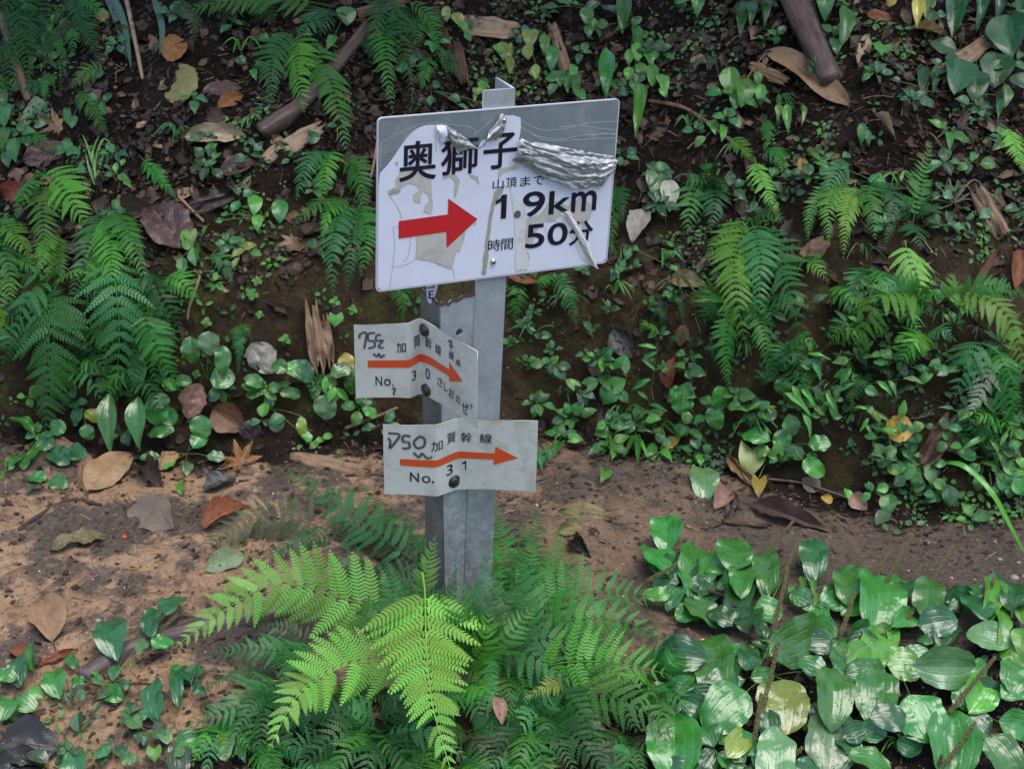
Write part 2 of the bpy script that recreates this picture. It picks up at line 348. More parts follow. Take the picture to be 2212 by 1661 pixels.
def glyph_mesh(txt, box, bold=0.0, z=0.0, shear=0.0):
    """text mesh fitted to box (x0,y0,x1,y1)"""
    if txt == '1':
        x0, y0, x1, y1 = box; W, H = x1 - x0, y1 - y0; q = lambda u, v: (x0 + u * W, y0 + v * H); a = .52 if bold > .03 else .74
        return poly_mesh('lettering', [[q(a, 0), q(1, 0), q(1, 1), q(a + .02, 1), q(.36, .86), q(0, .77), q(0, .62), q(a, .72)]], 0, z=z)
    c = bpy.data.curves.new('lettering', 'FONT'); c.body = txt; c.resolution_u = 4
    o = bpy.data.objects.new('lettering', c); COL.objects.link(o); bpy.context.view_layer.update()
    dg = bpy.context.evaluated_depsgraph_get(); m = bpy.data.meshes.new_from_object(o.evaluated_get(dg), depsgraph=dg)
    bpy.data.objects.remove(o); bpy.data.curves.remove(c); m.materials.clear()
    n = len(m.vertices); a = np.empty(n * 3); m.vertices.foreach_get('co', a); a = a.reshape(-1, 3)
    lo, hi = a.min(0), a.max(0); x0, y0, x1, y1 = box
    a[:, 1] = y0 + (a[:, 1] - lo[1]) / (hi[1] - lo[1]) * (y1 - y0)
    a[:, 0] = x0 + (a[:, 0] - lo[0]) / (hi[0] - lo[0]) * (x1 - x0) + shear * (a[:, 1] - y0); a[:, 2] = z
    m.vertices.foreach_set('co', a.ravel()); m.update()
    g = bold * .62 * max(x1 - x0, y1 - y0)          # heavier strokes: the outline laid down again round itself
    if bold > .005:
        src = m; bm = bmesh.new()
        for k in range(8 if bold > .015 else 4):
            t = src.copy(); ang = 2 * math.pi * (k + .5) / (8 if bold > .015 else 4); t.transform(Matrix.Translation((g * math.cos(ang), g * math.sin(ang), .000004 * k))); bm.from_mesh(t); bpy.data.meshes.remove(t)
        bm.to_mesh(src); bm.free()
    return m

board = tag(link('sign_board', bpy.data.meshes.new('tmp')), 'large white trail board with a red arrow and peeling film, bolted near the post top', 'trail sign')
def rrect(w, h, r, n=6):
    o = []
    for cx, cy, a0 in ((w / 2 - r, h / 2 - r, 0), (-w / 2 + r, h / 2 - r, 90), (-w / 2 + r, -h / 2 + r, 180), (w / 2 - r, -h / 2 + r, 270)):
        for i in range(n + 1): a = R(a0 + 90 * i / n); o.append((cx + r * math.cos(a), cy + r * math.sin(a)))
    return o
board.data = poly_mesh('sign_board', [rrect(BW, BH, .007)], .0025); board.data.materials.append(M_ALU); board.matrix_basis = BM
B = lambda name, m, mat: link(name, m, mat, board)
rm = B('board_rim', poly_mesh('board_rim', [rrect(BW + .0016, BH + .0016, .008), rrect(BW - .0022, BH - .0022, .006)], .0034, z=.0005), flat('pale_board_edge', (.55, .56, .62), .3))
film = [(134, 870), (142, 800), (150, 748), (200, 695), (262, 610), (330, 510), (395, 440), (470, 400), (555, 393), (640, 400), (655, 470), (700, 560), (760, 590), (850, 575), (870, 580),
        (900, 510), (960, 495), (1030, 480), (1038, 345), (1075, 325), (1190, 340), (1183, 480), (1195, 510), (1400, 600), (1700, 660), (1890, 655)]
fl = smooth_pts([b1(*p) for p in film], 2)
W2, H2 = BW / 2 - .0018, BH / 2 - .0018
fl = [(max(-W2, min(W2, x)), max(-H2, min(H2, y))) for x, y in fl] + [(W2, -H2 + .006), (W2 - .006, -H2), (-W2 + .006, -H2), (-W2, -H2 + .006)]
B('white_film', poly_mesh('white_film', [fl], 0, z=.00045), M_FILM)
patches = [[(300, 740), (380, 690), (440, 720), (520, 790), (528, 880), (535, 1010), (522, 1055), (470, 1040), (480, 990), (515, 960), (500, 900), (465, 880), (440, 930), (445, 975), (400, 960), (395, 910), (430, 890), (440, 860), (400, 830), (350, 830), (300, 860), (290, 885), (210, 900), (205, 885), (270, 850), (265, 800)],
 [(640, 760), (700, 758), (735, 800), (722, 880), (700, 940), (695, 870), (705, 820), (670, 775), (610, 800), (615, 772)],
 [(415, 1205), (775, 1150), (772, 1220), (735, 1335), (710, 1325), (680, 1455), (560, 1412), (408, 1382), (420, 1320)],
 [(1225, 1090), (1330, 1060), (1400, 970), (1450, 960), (1540, 1000), (1575, 935), (1600, 960), (1640, 915), (1720, 1000), (1700, 1090), (1640, 1130), (1560, 1080), (1500, 1050), (1420, 1110), (1350, 1110), (1290, 1200), (1270, 1300), (1228, 1300)],
 [(260, 670), (285, 660), (272, 700)], [(810, 765), (870, 775), (880, 830), (860, 800), (820, 780)], [(1020, 760), (1040, 720), (1150, 695), (1175, 715), (1100, 730), (1050, 755), (1025, 790)],
 [(838, 1130), (858, 1110), (850, 1140)], [(1640, 1105), (1700, 1130), (1715, 1180), (1690, 1160), (1655, 1175)]]
for k, p in enumerate(patches):
    pp = rough_loop([b1(*q) for q in p], .0006, .003, k)
    B('worn_patch', poly_mesh('worn_patch', [pp], 0, z=.0008), M_AGED)
    B('tear_line', ribbon_mesh('tear_line', pp + pp[:1], .0007, z=.0009), M_EDGEB)
for k, p in enumerate([[(1075, 838), (1000, 880), (972, 985), (945, 1150), (930, 1250), (908, 1400), (903, 1505), (930, 1500), (952, 1380), (962, 1200), (988, 1010), (1050, 900)],
                       [(240, 870), (300, 880), (280, 900), (210, 910)], [(1205, 1320), (1245, 1330), (1250, 1400), (1225, 1380)], [(1150, 1440), (1240, 1435), (1240, 1465), (1150, 1475)]]):
    B('grime_streak', poly_mesh('grime_streak', [rough_loop([b1(*q) for q in p], .0012, .004, 20 + k)], 0, z=.0010), M_GRIME)
for p in [[(245, 1150), (365, 1160), (372, 1260), (350, 1380), (320, 1400)], [(245, 1150), (255, 1300), (235, 1480), (215, 1610)], [(410, 1395), (300, 1440), (245, 1440)], [(205, 905), (250, 960), (290, 1030), (310, 1100)], [(700, 1470), (640, 1450), (560, 1420)], [(690, 1470), (700, 1530)],
          [(1110, 860), (1150, 950), (1225, 975), (1330, 955)], [(1225, 980), (1215, 1090), (1240, 1250), (1220, 1380)], [(1130, 980), (1150, 1150), (1150, 1440)], [(1290, 1230), (1330, 1080), (1410, 1010)],
          [(1200, 1400), (1240, 1350), (1245, 1440)], [(555, 395), (560, 560), (570, 600)], [(1370, 1080), (1450, 1110), (1560, 1120)], [(1373, 1190), (1376, 1140)]]:
    B('tear_line', ribbon_mesh('tear_line', smooth_pts([b1(*q) for q in p], 5), .0008, z=.0009), M_EDGEB)
for p in [[(145, 530), (300, 450), (430, 395), (520, 380), (620, 385), (830, 415), (850, 470)], [(1195, 365), (1350, 430), (1530, 420), (1700, 380), (1905, 368)], [(1190, 405), (1300, 470), (1480, 500), (1650, 470), (1900, 458)],
          [(1270, 460), (1400, 510), (1700, 500), (1895, 490)], [(1480, 410), (1650, 400), (1780, 420), (1900, 432)], [(850, 470), (900, 420), (1000, 340)], [(1700, 480), (1800, 455), (1895, 470)], [(152, 700), (150, 600), (160, 520)]]:
    B('residue_line', ribbon_mesh('residue_line', smooth_pts([b1(*q) for q in p], 6), .0009, z=.0005), M_EDGE)
# arrow and lettering
B('red_arrow', poly_mesh('red_arrow', [[b1(*p) for p in ((285, 1105), (650, 1055), (652, 938), (870, 1090), (640, 1303), (638, 1185), (285, 1235))]], 0, z=.0012), M_RED)
def bbox1(x0, y0, x1, y1):      # photo box centre + size on the board, the board's own axes
    c = b1((x0 + x1) / 2, (y0 + y1) / 2); l = b1(x0, (y0 + y1) / 2 ); r = b1(x1, (y0 + y1) / 2 - (x1 - x0) * .09); t = b1((x0 + x1) / 2, y0); b = b1((x0 + x1) / 2, y1)
    sl = .085 * (x1 - x0); hh = abs(t[1] - b[1]) * (1 - sl / max(1, (y1 - y0))); ww = abs(r[0] - l[0]); return (c[0] - ww / 2, c[1] - hh / 2, c[0] + ww / 2, c[1] + hh / 2)
for txt, bx, bold in (('奥', (293, 503, 562, 812), .026), ('獅', (603, 475, 872, 768), .026), ('子', (918, 448, 1160, 724), .028), ('山', (983, 790, 1062, 868), .006), ('頂', (1082, 780, 1160, 858), .006), ('ま', (1186, 772, 1262, 848), .006), ('で', (1282, 768, 1362, 840), .006),
                      ('1', (1003, 908, 1084, 1092), .038), ('.', (1142, 1026, 1188, 1082), .04), ('9', (1208, 882, 1366, 1074), .036), ('k', (1402, 874, 1558, 1052), .036), ('m', (1568, 880, 1748, 1036), .036),
                      ('時', (948, 1238, 1040, 1330), .008), ('間', (1046, 1230, 1132, 1320), .008), ('5', (1228, 1126, 1364, 1306), .036), ('0', (1392, 1116, 1534, 1286), .036), ('分', (1552, 1100, 1722, 1282), .032)):
    B('lettering', glyph_mesh(txt, bbox1(*bx), bold, .0013), M_INK)
# translucent-looking torn strip lying over the figures
for p, nm in (([(1108, 862), (1160, 955), (1222, 978), (1232, 1100), (1222, 1230), (1250, 1400), (1236, 1462), (1150, 1472), (1150, 1300), (1142, 1080), (1126, 960)], 'film_strip'),
          ([(1480, 1040), (1530, 1050), (1590, 1150), (1640, 1240), (1690, 1310), (1757, 1458), (1640, 1385), (1590, 1260), (1545, 1190)], 'film_strip')):
    m = poly_mesh(nm, [rough_loop([b1(*q) for q in p], .0005, .003, 40)], 0, z=.0011); B(nm, m, M_FILMWORN)
B('lettering', glyph_mesh('.', bbox1(1140, 1026, 1188, 1082), .04, .0019), M_INKWORN)
# peeled and crumpled film standing proud of the board
def flap(name, top, bot, folds, amp, lift, mat, n=40, m=16, seed=0):
    rr = random.Random(seed); top = smooth_pts(top, 6); bot = smooth_pts(bot, 6); V = []; UV = []
    def samp(L, t): f = t * (len(L) - 1); i = min(int(f), len(L) - 2); k = f - i; return (L[i][0] * (1 - k) + L[i + 1][0] * k, L[i][1] * (1 - k) + L[i + 1][1] * k)
    ph = rr.uniform(0, 6)
    for j in range(m + 1):
        v = j / m
        for i in range(n + 1):
            u = i / n; a = samp(top, u); b = samp(bot, u)
            jx = math.sin(u * 37 + ph) * .35 * (v ** 2) * .01 * 1; x, y = a[0] * (1 - v) + b[0] * v + jx * .3, a[1] * (1 - v) + b[1] * v + math.sin(u * 23 + ph * 2) * .0012 * v
            vw = v + .34 * (float(fbm(np.array(u * 3.1 + 4), np.array(v * 3.3), 1.0, 3, seed + 2)) - .45) * 2 + .18 * u * v; fo = abs(math.sin(vw * folds * math.pi + u * 1.7 + .9 * math.sin(u * 5 + ph))) ** (.5 + .5 * u) * (.45 + .9 * float(vnoise(np.array(u * 4.0), np.array(v * 5.0), seed + 5)))
            nz = float(fbm(np.array(u * 9.0), np.array(v * 9.0), 1.0, 4, seed)) - .45
            z = lift * math.sin(math.pi * min(1, v * .8 + .08)) + amp * fo * (.4 + .6 * math.sin(math.pi * min(v + .1, 1))) + nz * amp * 1.3 + (float(vnoise(np.array(u * 34.0), np.array(v * 30.0), seed)) - .5) * amp * .55 + .0026
            V.append((x, y, z)); UV.append((u, v))
    V = np.array(V); ix = np.arange((n + 1) * (m + 1)).reshape(m + 1, n + 1)
    T = np.stack([ix[:-1, :-1].ravel(), ix[1:, :-1].ravel(), ix[1:, 1:].ravel(), ix[:-1, 1:].ravel()], 1)
    return B(name, mesh_np(name, V, T, uv=UV), mat)
flap('peeled_film', [b1(*p) for p in ((1183, 488), (1300, 515), (1550, 560), (1720, 590), (1888, 622))],
     [b1(*p) for p in ((1105, 665), (1230, 690), (1320, 760), (1450, 800), (1560, 850), (1650, 860), (1720, 835), (1775, 858), (1820, 780), (1860, 740))], 3.6, .0055, .007, M_FOIL, 90, 44, 3)
flap('curled_film', [b1(*p) for p in ((632, 395), (700, 430), (770, 480), (852, 545))], [b1(*p) for p in ((640, 480), (690, 560), (725, 600), (760, 575), (858, 560))], 2.2, .004, .005, M_FOIL, 30, 14, 5)
flap('curled_film', [b1(*p) for p in ((1070, 320), (1040, 300), (1010, 345), (950, 430))], [b1(*p) for p in ((1035, 470), (1000, 495), (960, 500), (862, 575))], 2.5, .004, .006, M_FOIL, 26, 14, 8)
flap('curled_film', [b1(*p) for p in ((560, 392), (600, 388), (640, 395))], [b1(*p) for p in ((562, 440), (600, 520), (640, 500))], 1.2, .002, .004, M_FILM, 16, 10, 9)
flap('curled_film', [b1(*p) for p in ((1500, 1030), (1530, 1090), (1590, 1190), (1660, 1320))], [b1(*p) for p in ((1540, 1010), (1600, 1120), (1700, 1290), (1757, 1460))], 1.5, .002, .003, M_FILMWORN, 26, 8, 11)
def dome(name, r, h, mat, parent, loc, zdir=None, washer=0.0, n=20):
    V = [(0, 0, h)]; T = []; rings = [(r * math.sin(R(a)), h * math.cos(R(a))) for a in (25, 50, 75, 90)] + [(r, -.002)]
    for rr, zz in rings: V += [(rr * math.cos(2 * math.pi * i / n), rr * math.sin(2 * math.pi * i / n), zz) for i in range(n)]
    T += [(0, 1 + i, 1 + (i + 1) % n) for i in range(n)]
    for k in range(len(rings) - 1):
        for i in range(n): a, b = 1 + k * n + i, 1 + k * n + (i + 1) % n; c, d = a + n, b + n; T += [(a, c, d), (a, d, b)]
    o = link(name, mesh_np(name, V, T), mat, parent, (zdir or Matrix.Identity(4)) if loc is None else Matrix.Translation(loc) @ (zdir or Matrix.Identity(4)))
    if washer:
        W = []; TT = []
        for rr, zz in ((washer * .7, .0016), (washer, .0008), (washer, -.001)): W += [(rr * math.cos(2 * math.pi * i / n), rr * math.sin(2 * math.pi * i / n), zz) for i in range(n)]
        for k in range(2):
            for i in range(n): a, b = k * n + i, k * n + (i + 1) % n; TT += [(a, a + n, b + n), (a, b + n, b)]
        link('washer', mesh_np('washer', W, TT, smooth=False), M_BOLT, o)
        for a in (20, 110):
            x = ribbon_mesh('slot', [(-r * .5 * math.cos(R(a)), -r * .5 * math.sin(R(a))), (r * .5 * math.cos(R(a)), r * .5 * math.sin(R(a)))], r * .22, z=h * .93); link('slot', x, M_INK, o)
    return o
x, y = b1(985, 1405); dome('rivet', .0052, .004, M_CHROME, board, (x, y, .0015))
x, y = b1(1055, 350); dome('rivet', .0040, .004, M_CHROME, board, (x, y, .006))

def angle_bar(name, label, origin, up, d1, L1, d2, L2, z0, z1, holes=(), top=None, t=.004):
    """L profile: corner line origin + up*z; flanges along d1 and d2"""
    root = empty(name, origin + up * z0, label, 'signpost')
    d2n = d2.normalized()
    for nm, d, L, o, hol in (('flange', d1, L1, d2, holes), ('flange', d2n, L2, d1, ())):
        d = d if d is d2n else d.normalized(); nrm = d.cross(up).normalized(); s = 1 if nrm.dot(o) < 0 else -1
        M = Matrix((d, up, nrm)).transposed().to_4x4()
        tp = top or [(0, 0), (1, 0)]
        outer = [(0, 0), (L, 0)] + [(u * L, z1 - z0 + dz) for u, dz in tp[::-1]]
        lps = [outer] + [[(u + r * math.cos(a * math.pi / 8), v - z0 + r * math.sin(a * math.pi / 8)) for a in range(16)] for u, v, r in hol]
        m = poly_mesh(nm, lps, t, z=0 if s > 0 else t)
        if nm == 'flange' and d is not None and (d - d2.normalized()).length < 1e-6:
            m.transform(Matrix.Translation((.0002, 0, 0)))
        link(nm, m, M_DARKSTEEL if (name == 'front_signpost' and d is d2n) else M_STEEL, root, M)
    return root
UPB = BR @ Vector((0, 1, 0)); XB = BR @ Vector((1, 0, 0)); NB = BR @ Vector((0, 0, 1))
rx, _ = on_board(1115, 205); lx, _ = on_board(1047, 205); _, ty = on_board(1115, 192, -.002)
corner = BC + BR @ Vector((rx, 0, -.0035))
rp = angle_bar('rear_signpost', 'tall galvanised angle iron post rising above the big trail board', corner, UPB, -XB, rx - lx, -NB, .066, -.95, ty)
# rusty lip at the very top of the rear post
# front post
PL0 = at_y(952, 660, 2.215); PL1 = at_y(959, 1130, 2.225); UPP = (PL0 - PL1).normalized()
D1 = Vector((.82, .57, 0)); D1 = (D1 - UPP * D1.dot(UPP)).normalized(); D2 = UPP.cross(D1).normalized()
if D2.y < 0: D2 = -D2
def pl_h(px, py, d):   # coordinates (along flange, height) of a pixel on the flange plane through the corner line
    n = d.cross(UPP).normalized(); r = ray(px, py); t = (PL0 - CAM).dot(n) / r.dot(n); q = CAM + r * t - PL0; return q.dot(d), q.dot(UPP)
hu, hv = pl_h(992, 718, D1); ru, rv = pl_h(1036, 640, D1); lu, lv = pl_h(908, 640, D2)
tp = [(0, .0), (.12, .001), (.2, -.003), (.3, .002), (.45, .0), (.6, .004), (.8, .002), (1, .005)]
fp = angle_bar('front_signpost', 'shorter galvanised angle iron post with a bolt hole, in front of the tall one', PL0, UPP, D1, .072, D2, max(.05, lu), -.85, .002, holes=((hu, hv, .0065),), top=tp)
for d, L in ((D1, .072), (D2, max(.05, lu))):
    m = ribbon_mesh('rust_edge', [(.0, 0), (L, .0)], .0042); 
    nn = d.cross(UPP).normalized()
    MM = Matrix((d, nn, -UPP)).transposed().to_4x4(); MM.translation = UPP * (.0065 + .85) + Vector((0, 0, 0)) + (D1 if d is D2 else D2) * .002
    V = []
    pts = [(u * L, dz + .0035) for u, dz in tp]
    vv = [];TT = []
    for u, h in pts:
        vv += [d * u + UPP * (h + .85 + .001), d * u + UPP * (h + .85 - .006)]
    vv = [p - (nn if nn.dot(CAM - PL0) < 0 else -nn) * .0042 * (1 if False else 0) + (CAM - PL0).normalized() * .0010 for p in vv]
    for i in range(len(pts) - 1): k = 2 * i; TT += [(k, k + 1, k + 3), (k, k + 3, k + 2)]
    link('rust_edge', mesh_np('rust_edge', [tuple(p) for p in vv], TT, smooth=False), M_RUST, fp)

# bent number plates: a plan-view polyline swept down the post
def bent_plate(name, label, base, plan, hgt, tilt=0.0, decals=()):
    """plan: list of (u, depth) in metres; local x = right, y = up the post, z = towards the viewer"""
    root = empty(name, base, label, 'route plate')
    Zd = Vector((0, -1, 0)); Zd = (Zd - UPP * Zd.dot(UPP)).normalized(); Xd = UPP.cross(Zd).normalized()
    M = Matrix((Xd, UPP, Zd)).transposed().to_4x4(); M = M @ Matrix.Rotation(tilt, 4, 'Z')
    pl = smooth_plan(plan); cum = [0]
    for a, b in zip(pl, pl[1:]): cum.append(cum[-1] + math.hypot(b[0] - a[0], b[1] - a[1]))
    tot = cum[-1]; cum = np.array(cum); px_ = np.array([p[0] for p in pl]); pz_ = np.array([p[1] for p in pl])
    def warp(me, off):
        n = len(me.vertices); a = np.empty(n * 3); me.vertices.foreach_get('co', a); a = a.reshape(-1, 3); s = a[:, 0].copy(); zz = a[:, 2] + off
        X = np.interp(s, cum, px_); Zz = np.interp(s, cum, pz_); e = .0008
        tx = np.interp(s + e, cum, px_) - np.interp(s - e, cum, px_); tz = np.interp(s + e, cum, pz_) - np.interp(s - e, cum, pz_); L = np.hypot(tx, tz) + 1e-9
        a[:, 0] = X - tz / L * zz; a[:, 2] = Zz + tx / L * zz
        a[:, 1] += .0016 * np.sin(s * 40 + a[:, 1] * 30)
        me.vertices.foreach_set('co', a.ravel()); me.update()
    def cuts(me):
        bm = bmesh.new(); bm.from_mesh(me)
        for c in cum[1:-1]: bmesh.ops.bisect_plane(bm, geom=bm.verts[:] + bm.edges[:] + bm.faces[:], plane_co=(c, 0, 0), plane_no=(1, 0, 0))
        bm.to_mesh(me); bm.free()
    m = poly_mesh('plate', [rough_loop([(0, 0), (tot, 0), (tot, hgt), (0, hgt)], .00035, .02, 3)], .0012); cuts(m); warp(m, 0)
    body = link('plate', m, M_PLATE, root, M)
    for nm, me, mat in decals(tot, hgt):
        cuts(me); warp(me, .0007 + (.0003 if nm == 'marker_scribble' else 0)); link(nm, me, mat, root, M)
    return root, M, lambda s, h, o=0: Vector((np.interp(s, cum, px_), h, np.interp(s, cum, pz_) + o))
def smooth_plan(plan):
    out = []
    for i, p in enumerate(plan):
        if 0 < i < len(plan) - 1:
            a, b = plan[i - 1], plan[i + 1]
            for t in (-1, 0, 1):
                k = .006
                da = math.hypot(a[0] - p[0], a[1] - p[1]); db = math.hypot(b[0] - p[0], b[1] - p[1]); k = min(k, da * .4, db * .4)
                if t < 0: out.append((p[0] + (a[0] - p[0]) * k / da, p[1] + (a[1] - p[1]) * k / da))
                elif t > 0: out.append((p[0] + (b[0] - p[0]) * k / db, p[1] + (b[1] - p[1]) * k / db))
                else: out.append((p[0] * .6 + .2 * (out[-1][0] + p[0] + (b[0] - p[0]) * k / db), p[1] * .6 + .2 * (out[-1][1] + p[1] + (b[1] - p[1]) * k / db)))
        else: out.append(p)
    return out
def scribble(seq, w): return ribbon_mesh('marker_scribble', smooth_pts(seq, 6), w)
K = .0006864     # metres per photo pixel (2212 wide) at the posts
# plate 31: left part near, step back on the right flange, right part far
def dec31(T, Hh):
    o = []
    zx = lambda x: (x - 283) / (1425 - 283) * T; zy = lambda y: Hh - (y - 1052) / 535 * Hh
    for t, x0, y0, x1, y1, b in (('加', 628, 1170, 716, 1242, .012), ('賀', 755, 1150, 830, 1230, .012), ('幹', 872, 1135, 950, 1212, .012), ('線', 1008, 1138, 1096, 1214, .012), ('N', 474, 1408, 538, 1482, .014), ('o', 560, 1426, 622, 1482, .014), ('.', 632, 1462, 648, 1480, .02), ('3', 752, 1385, 806, 1462, .012), ('1', 880, 1360, 912, 1432, .012)):
        sh = {'賀': 8, '幹': -20, '線': -12, '3': 8, '1': -12}.get(t, 0)
        o.append(('lettering', glyph_mesh(t, (zx(x0), zy(y1 - sh), zx(x1), zy(y0 - sh)), b), M_INK))
    o.append(('arrow', poly_mesh('arrow', [[(zx(x), zy(y)) for x, y in ((402, 1310), (1120, 1300), (1122, 1246), (1288, 1325), (1112, 1392), (1113, 1350), (402, 1362))]]), M_ORANGE))
    for q in ([(320, 1115), (400, 1120), (370, 1180), (330, 1230), (335, 1180), (320, 1150)], [(480, 1130), (430, 1128), (425, 1170), (465, 1175), (470, 1215), (420, 1225)], [(545, 1130), (505, 1170), (525, 1215), (575, 1200), (580, 1150), (545, 1130)], [(500, 1250), (540, 1285), (560, 1255), (600, 1290), (635, 1278)]):
        o.append(('marker_scribble', scribble([(zx(a), zy(b)) for a, b in q], .0042), M_INKWORN))
    return o
def base_at(px, py, y): return at_y(px, py, y)
y31 = PL1.y - .004
b31 = base_at(830, 1067, y31 - .010)
n1 = (957 - 830) * K
r31, M31, f31 = bent_plate('lower_route_plate', 'lower off-white plate number 31 with an orange arrow, on the front post', b31,
    [(0, 0), (n1, .004), (n1 + .034, -.022), (n1 + .034 + .132, -.017)], .134, R(-.8), dec31)
# plate 30: flat left part, pushed back into the left flange, right part bent towards the viewer
def dec30(T, Hh):
    o = []
    for t, x0, x1, y0, y1, b in (('加', .258, .316, .63, .765, .012), ('賀', .372, .432, .64, .80, .012), ('幹', .475, .535, .645, .80, .012), ('線', .575, .635, .65, .795, .012), ('N', .125, .165, .165, .295, .014), ('o', .178, .218, .165, .265, .014), ('.', .226, .236, .165, .195, .02), ('3', .355, .392, .23, .36, .012), ('0', .475, .515, .24, .38, .012),
                                ('さ', .595, .65, .23, .35, .03), ('し', .665, .70, .21, .33, .03), ('お', .715, .77, .17, .30, .03), ('の', .79, .835, .16, .27, .03), ('ぜ', .85, .92, .09, .25, .035), ('ナ', .93, .965, .20, .29, .03), ('し', .735, .77, .80, .88, .03), ('登', .715, .77, .72, .80, .05), ('点', .785, .835, .69, .77, .05)):
        o.append(('lettering' if b < .02 else 'handwriting', glyph_mesh(t, (x0 * T, y0 * Hh, x1 * T, y1 * Hh), b), M_INK if b < .02 else M_INKWORN))
    o.append(('arrow', poly_mesh('arrow', [[(x * T, y * Hh) for x, y in ((.08, .515), (.72, .555), (.72, .655), (.86, .515), (.72, .385), (.72, .455), (.08, .415))]]), M_ORANGE))
    for q in ([(.03, .87), (.075, .90), (.06, .68)], [(.035, .87), (.032, .82)], [(.13, .90), (.09, .89), (.088, .80), (.12, .79), (.125, .72), (.085, .69)], [(.165, .87), (.14, .87), (.135, .80), (.175, .80), (.16, .76), (.15, .71), (.18, .70)], [(.115, .62), (.135, .58), (.15, .62), (.16, .57), (.185, .61)], [(.225, .13), (.245, .13), (.235, .06), (.24, .04)], [(.71, .93), (.745, .955), (.73, .88), (.76, .90)]):
        o.append(('marker_scribble', scribble([(x * T, y * Hh) for x, y in q], .0034), M_INKWORN))
    return o
yv = PL0.y + .040
xl = (903 - 770) * K
b30 = base_at(769, 860, yv - .018 - .02)
r30, M30, f30 = bent_plate('upper_route_plate', 'upper off-white plate number 30 with its right half bent forward', b30,
    [(0, 0), (xl - .004, -.004), (xl + .012, -.024), (xl + .030, -.006), (xl + .106, .092)], .132, R(-.6), dec30)
def flange_bolt(px, py, d, off, r=.0075):
    u, v = pl_h(px, py, d); n = d.cross(UPP).normalized()
    if n.dot(CAM - PL0) < 0: n = -n
    ref = UPP; M = Matrix((ref.cross(n).normalized(), ref, n)).transposed().to_4x4(); M.translation = PL0 + d * u + UPP * v + n * off - fp.location
    return dome('bolt', r, r * .55, M_BOLT, fp, None, M, washer=r * 1.45)
def plate_bolt(root, M, f, sx, h, r):
    p = f(sx, h); q1, q0 = f(sx + .002, h), f(sx - .002, h); tx = (q1 - q0).normalized(); n = Vector((-tx.z, 0, tx.x)); up = Vector((0, 1, 0))
    L = Matrix((up.cross(n).normalized(), up, n)).transposed().to_4x4(); L.translation = p + n * .0012
    return dome('bolt', r, r * .55, M_BOLT, root, None, M @ L, washer=r * 1.45)
plate_bolt(r30, M30, f30, xl + .030, .117, .0076); plate_bolt(r30, M30, f30, xl + .033, .010, .0076)
plate_bolt(r31, M31, f31, n1 + .036, .017, .0080); flange_bolt(1001, 915, D1, .004, .007)
# torn paper tag hanging from behind the board
tg = empty('torn_tag', at_y(930, 612, 2.235), 'narrow torn white tag hanging below the big board with black characters', 'tag')
tm = BM.to_3x3().to_4x4(); ppx = .00068
tagp = [(-.009, .006), (.014, .008), (.012, -.010), (.008, -.024), (.003, -.034), (-.001, -.035), (-.005, -.028), (-.007, -.012)]
link('paper', poly_mesh('paper', [rough_loop(tagp, .0004, .004, 2)], .0006), M_FILM, tg, tm)
for txt, bx in (('コ', (-.006, -.009, .006, .002)), ('E', (-.003, -.026, .006, -.013))): link('lettering', glyph_mesh(txt, bx, .02, .0006), M_INK, tg, tm)
bpy.context.view_layer.update()

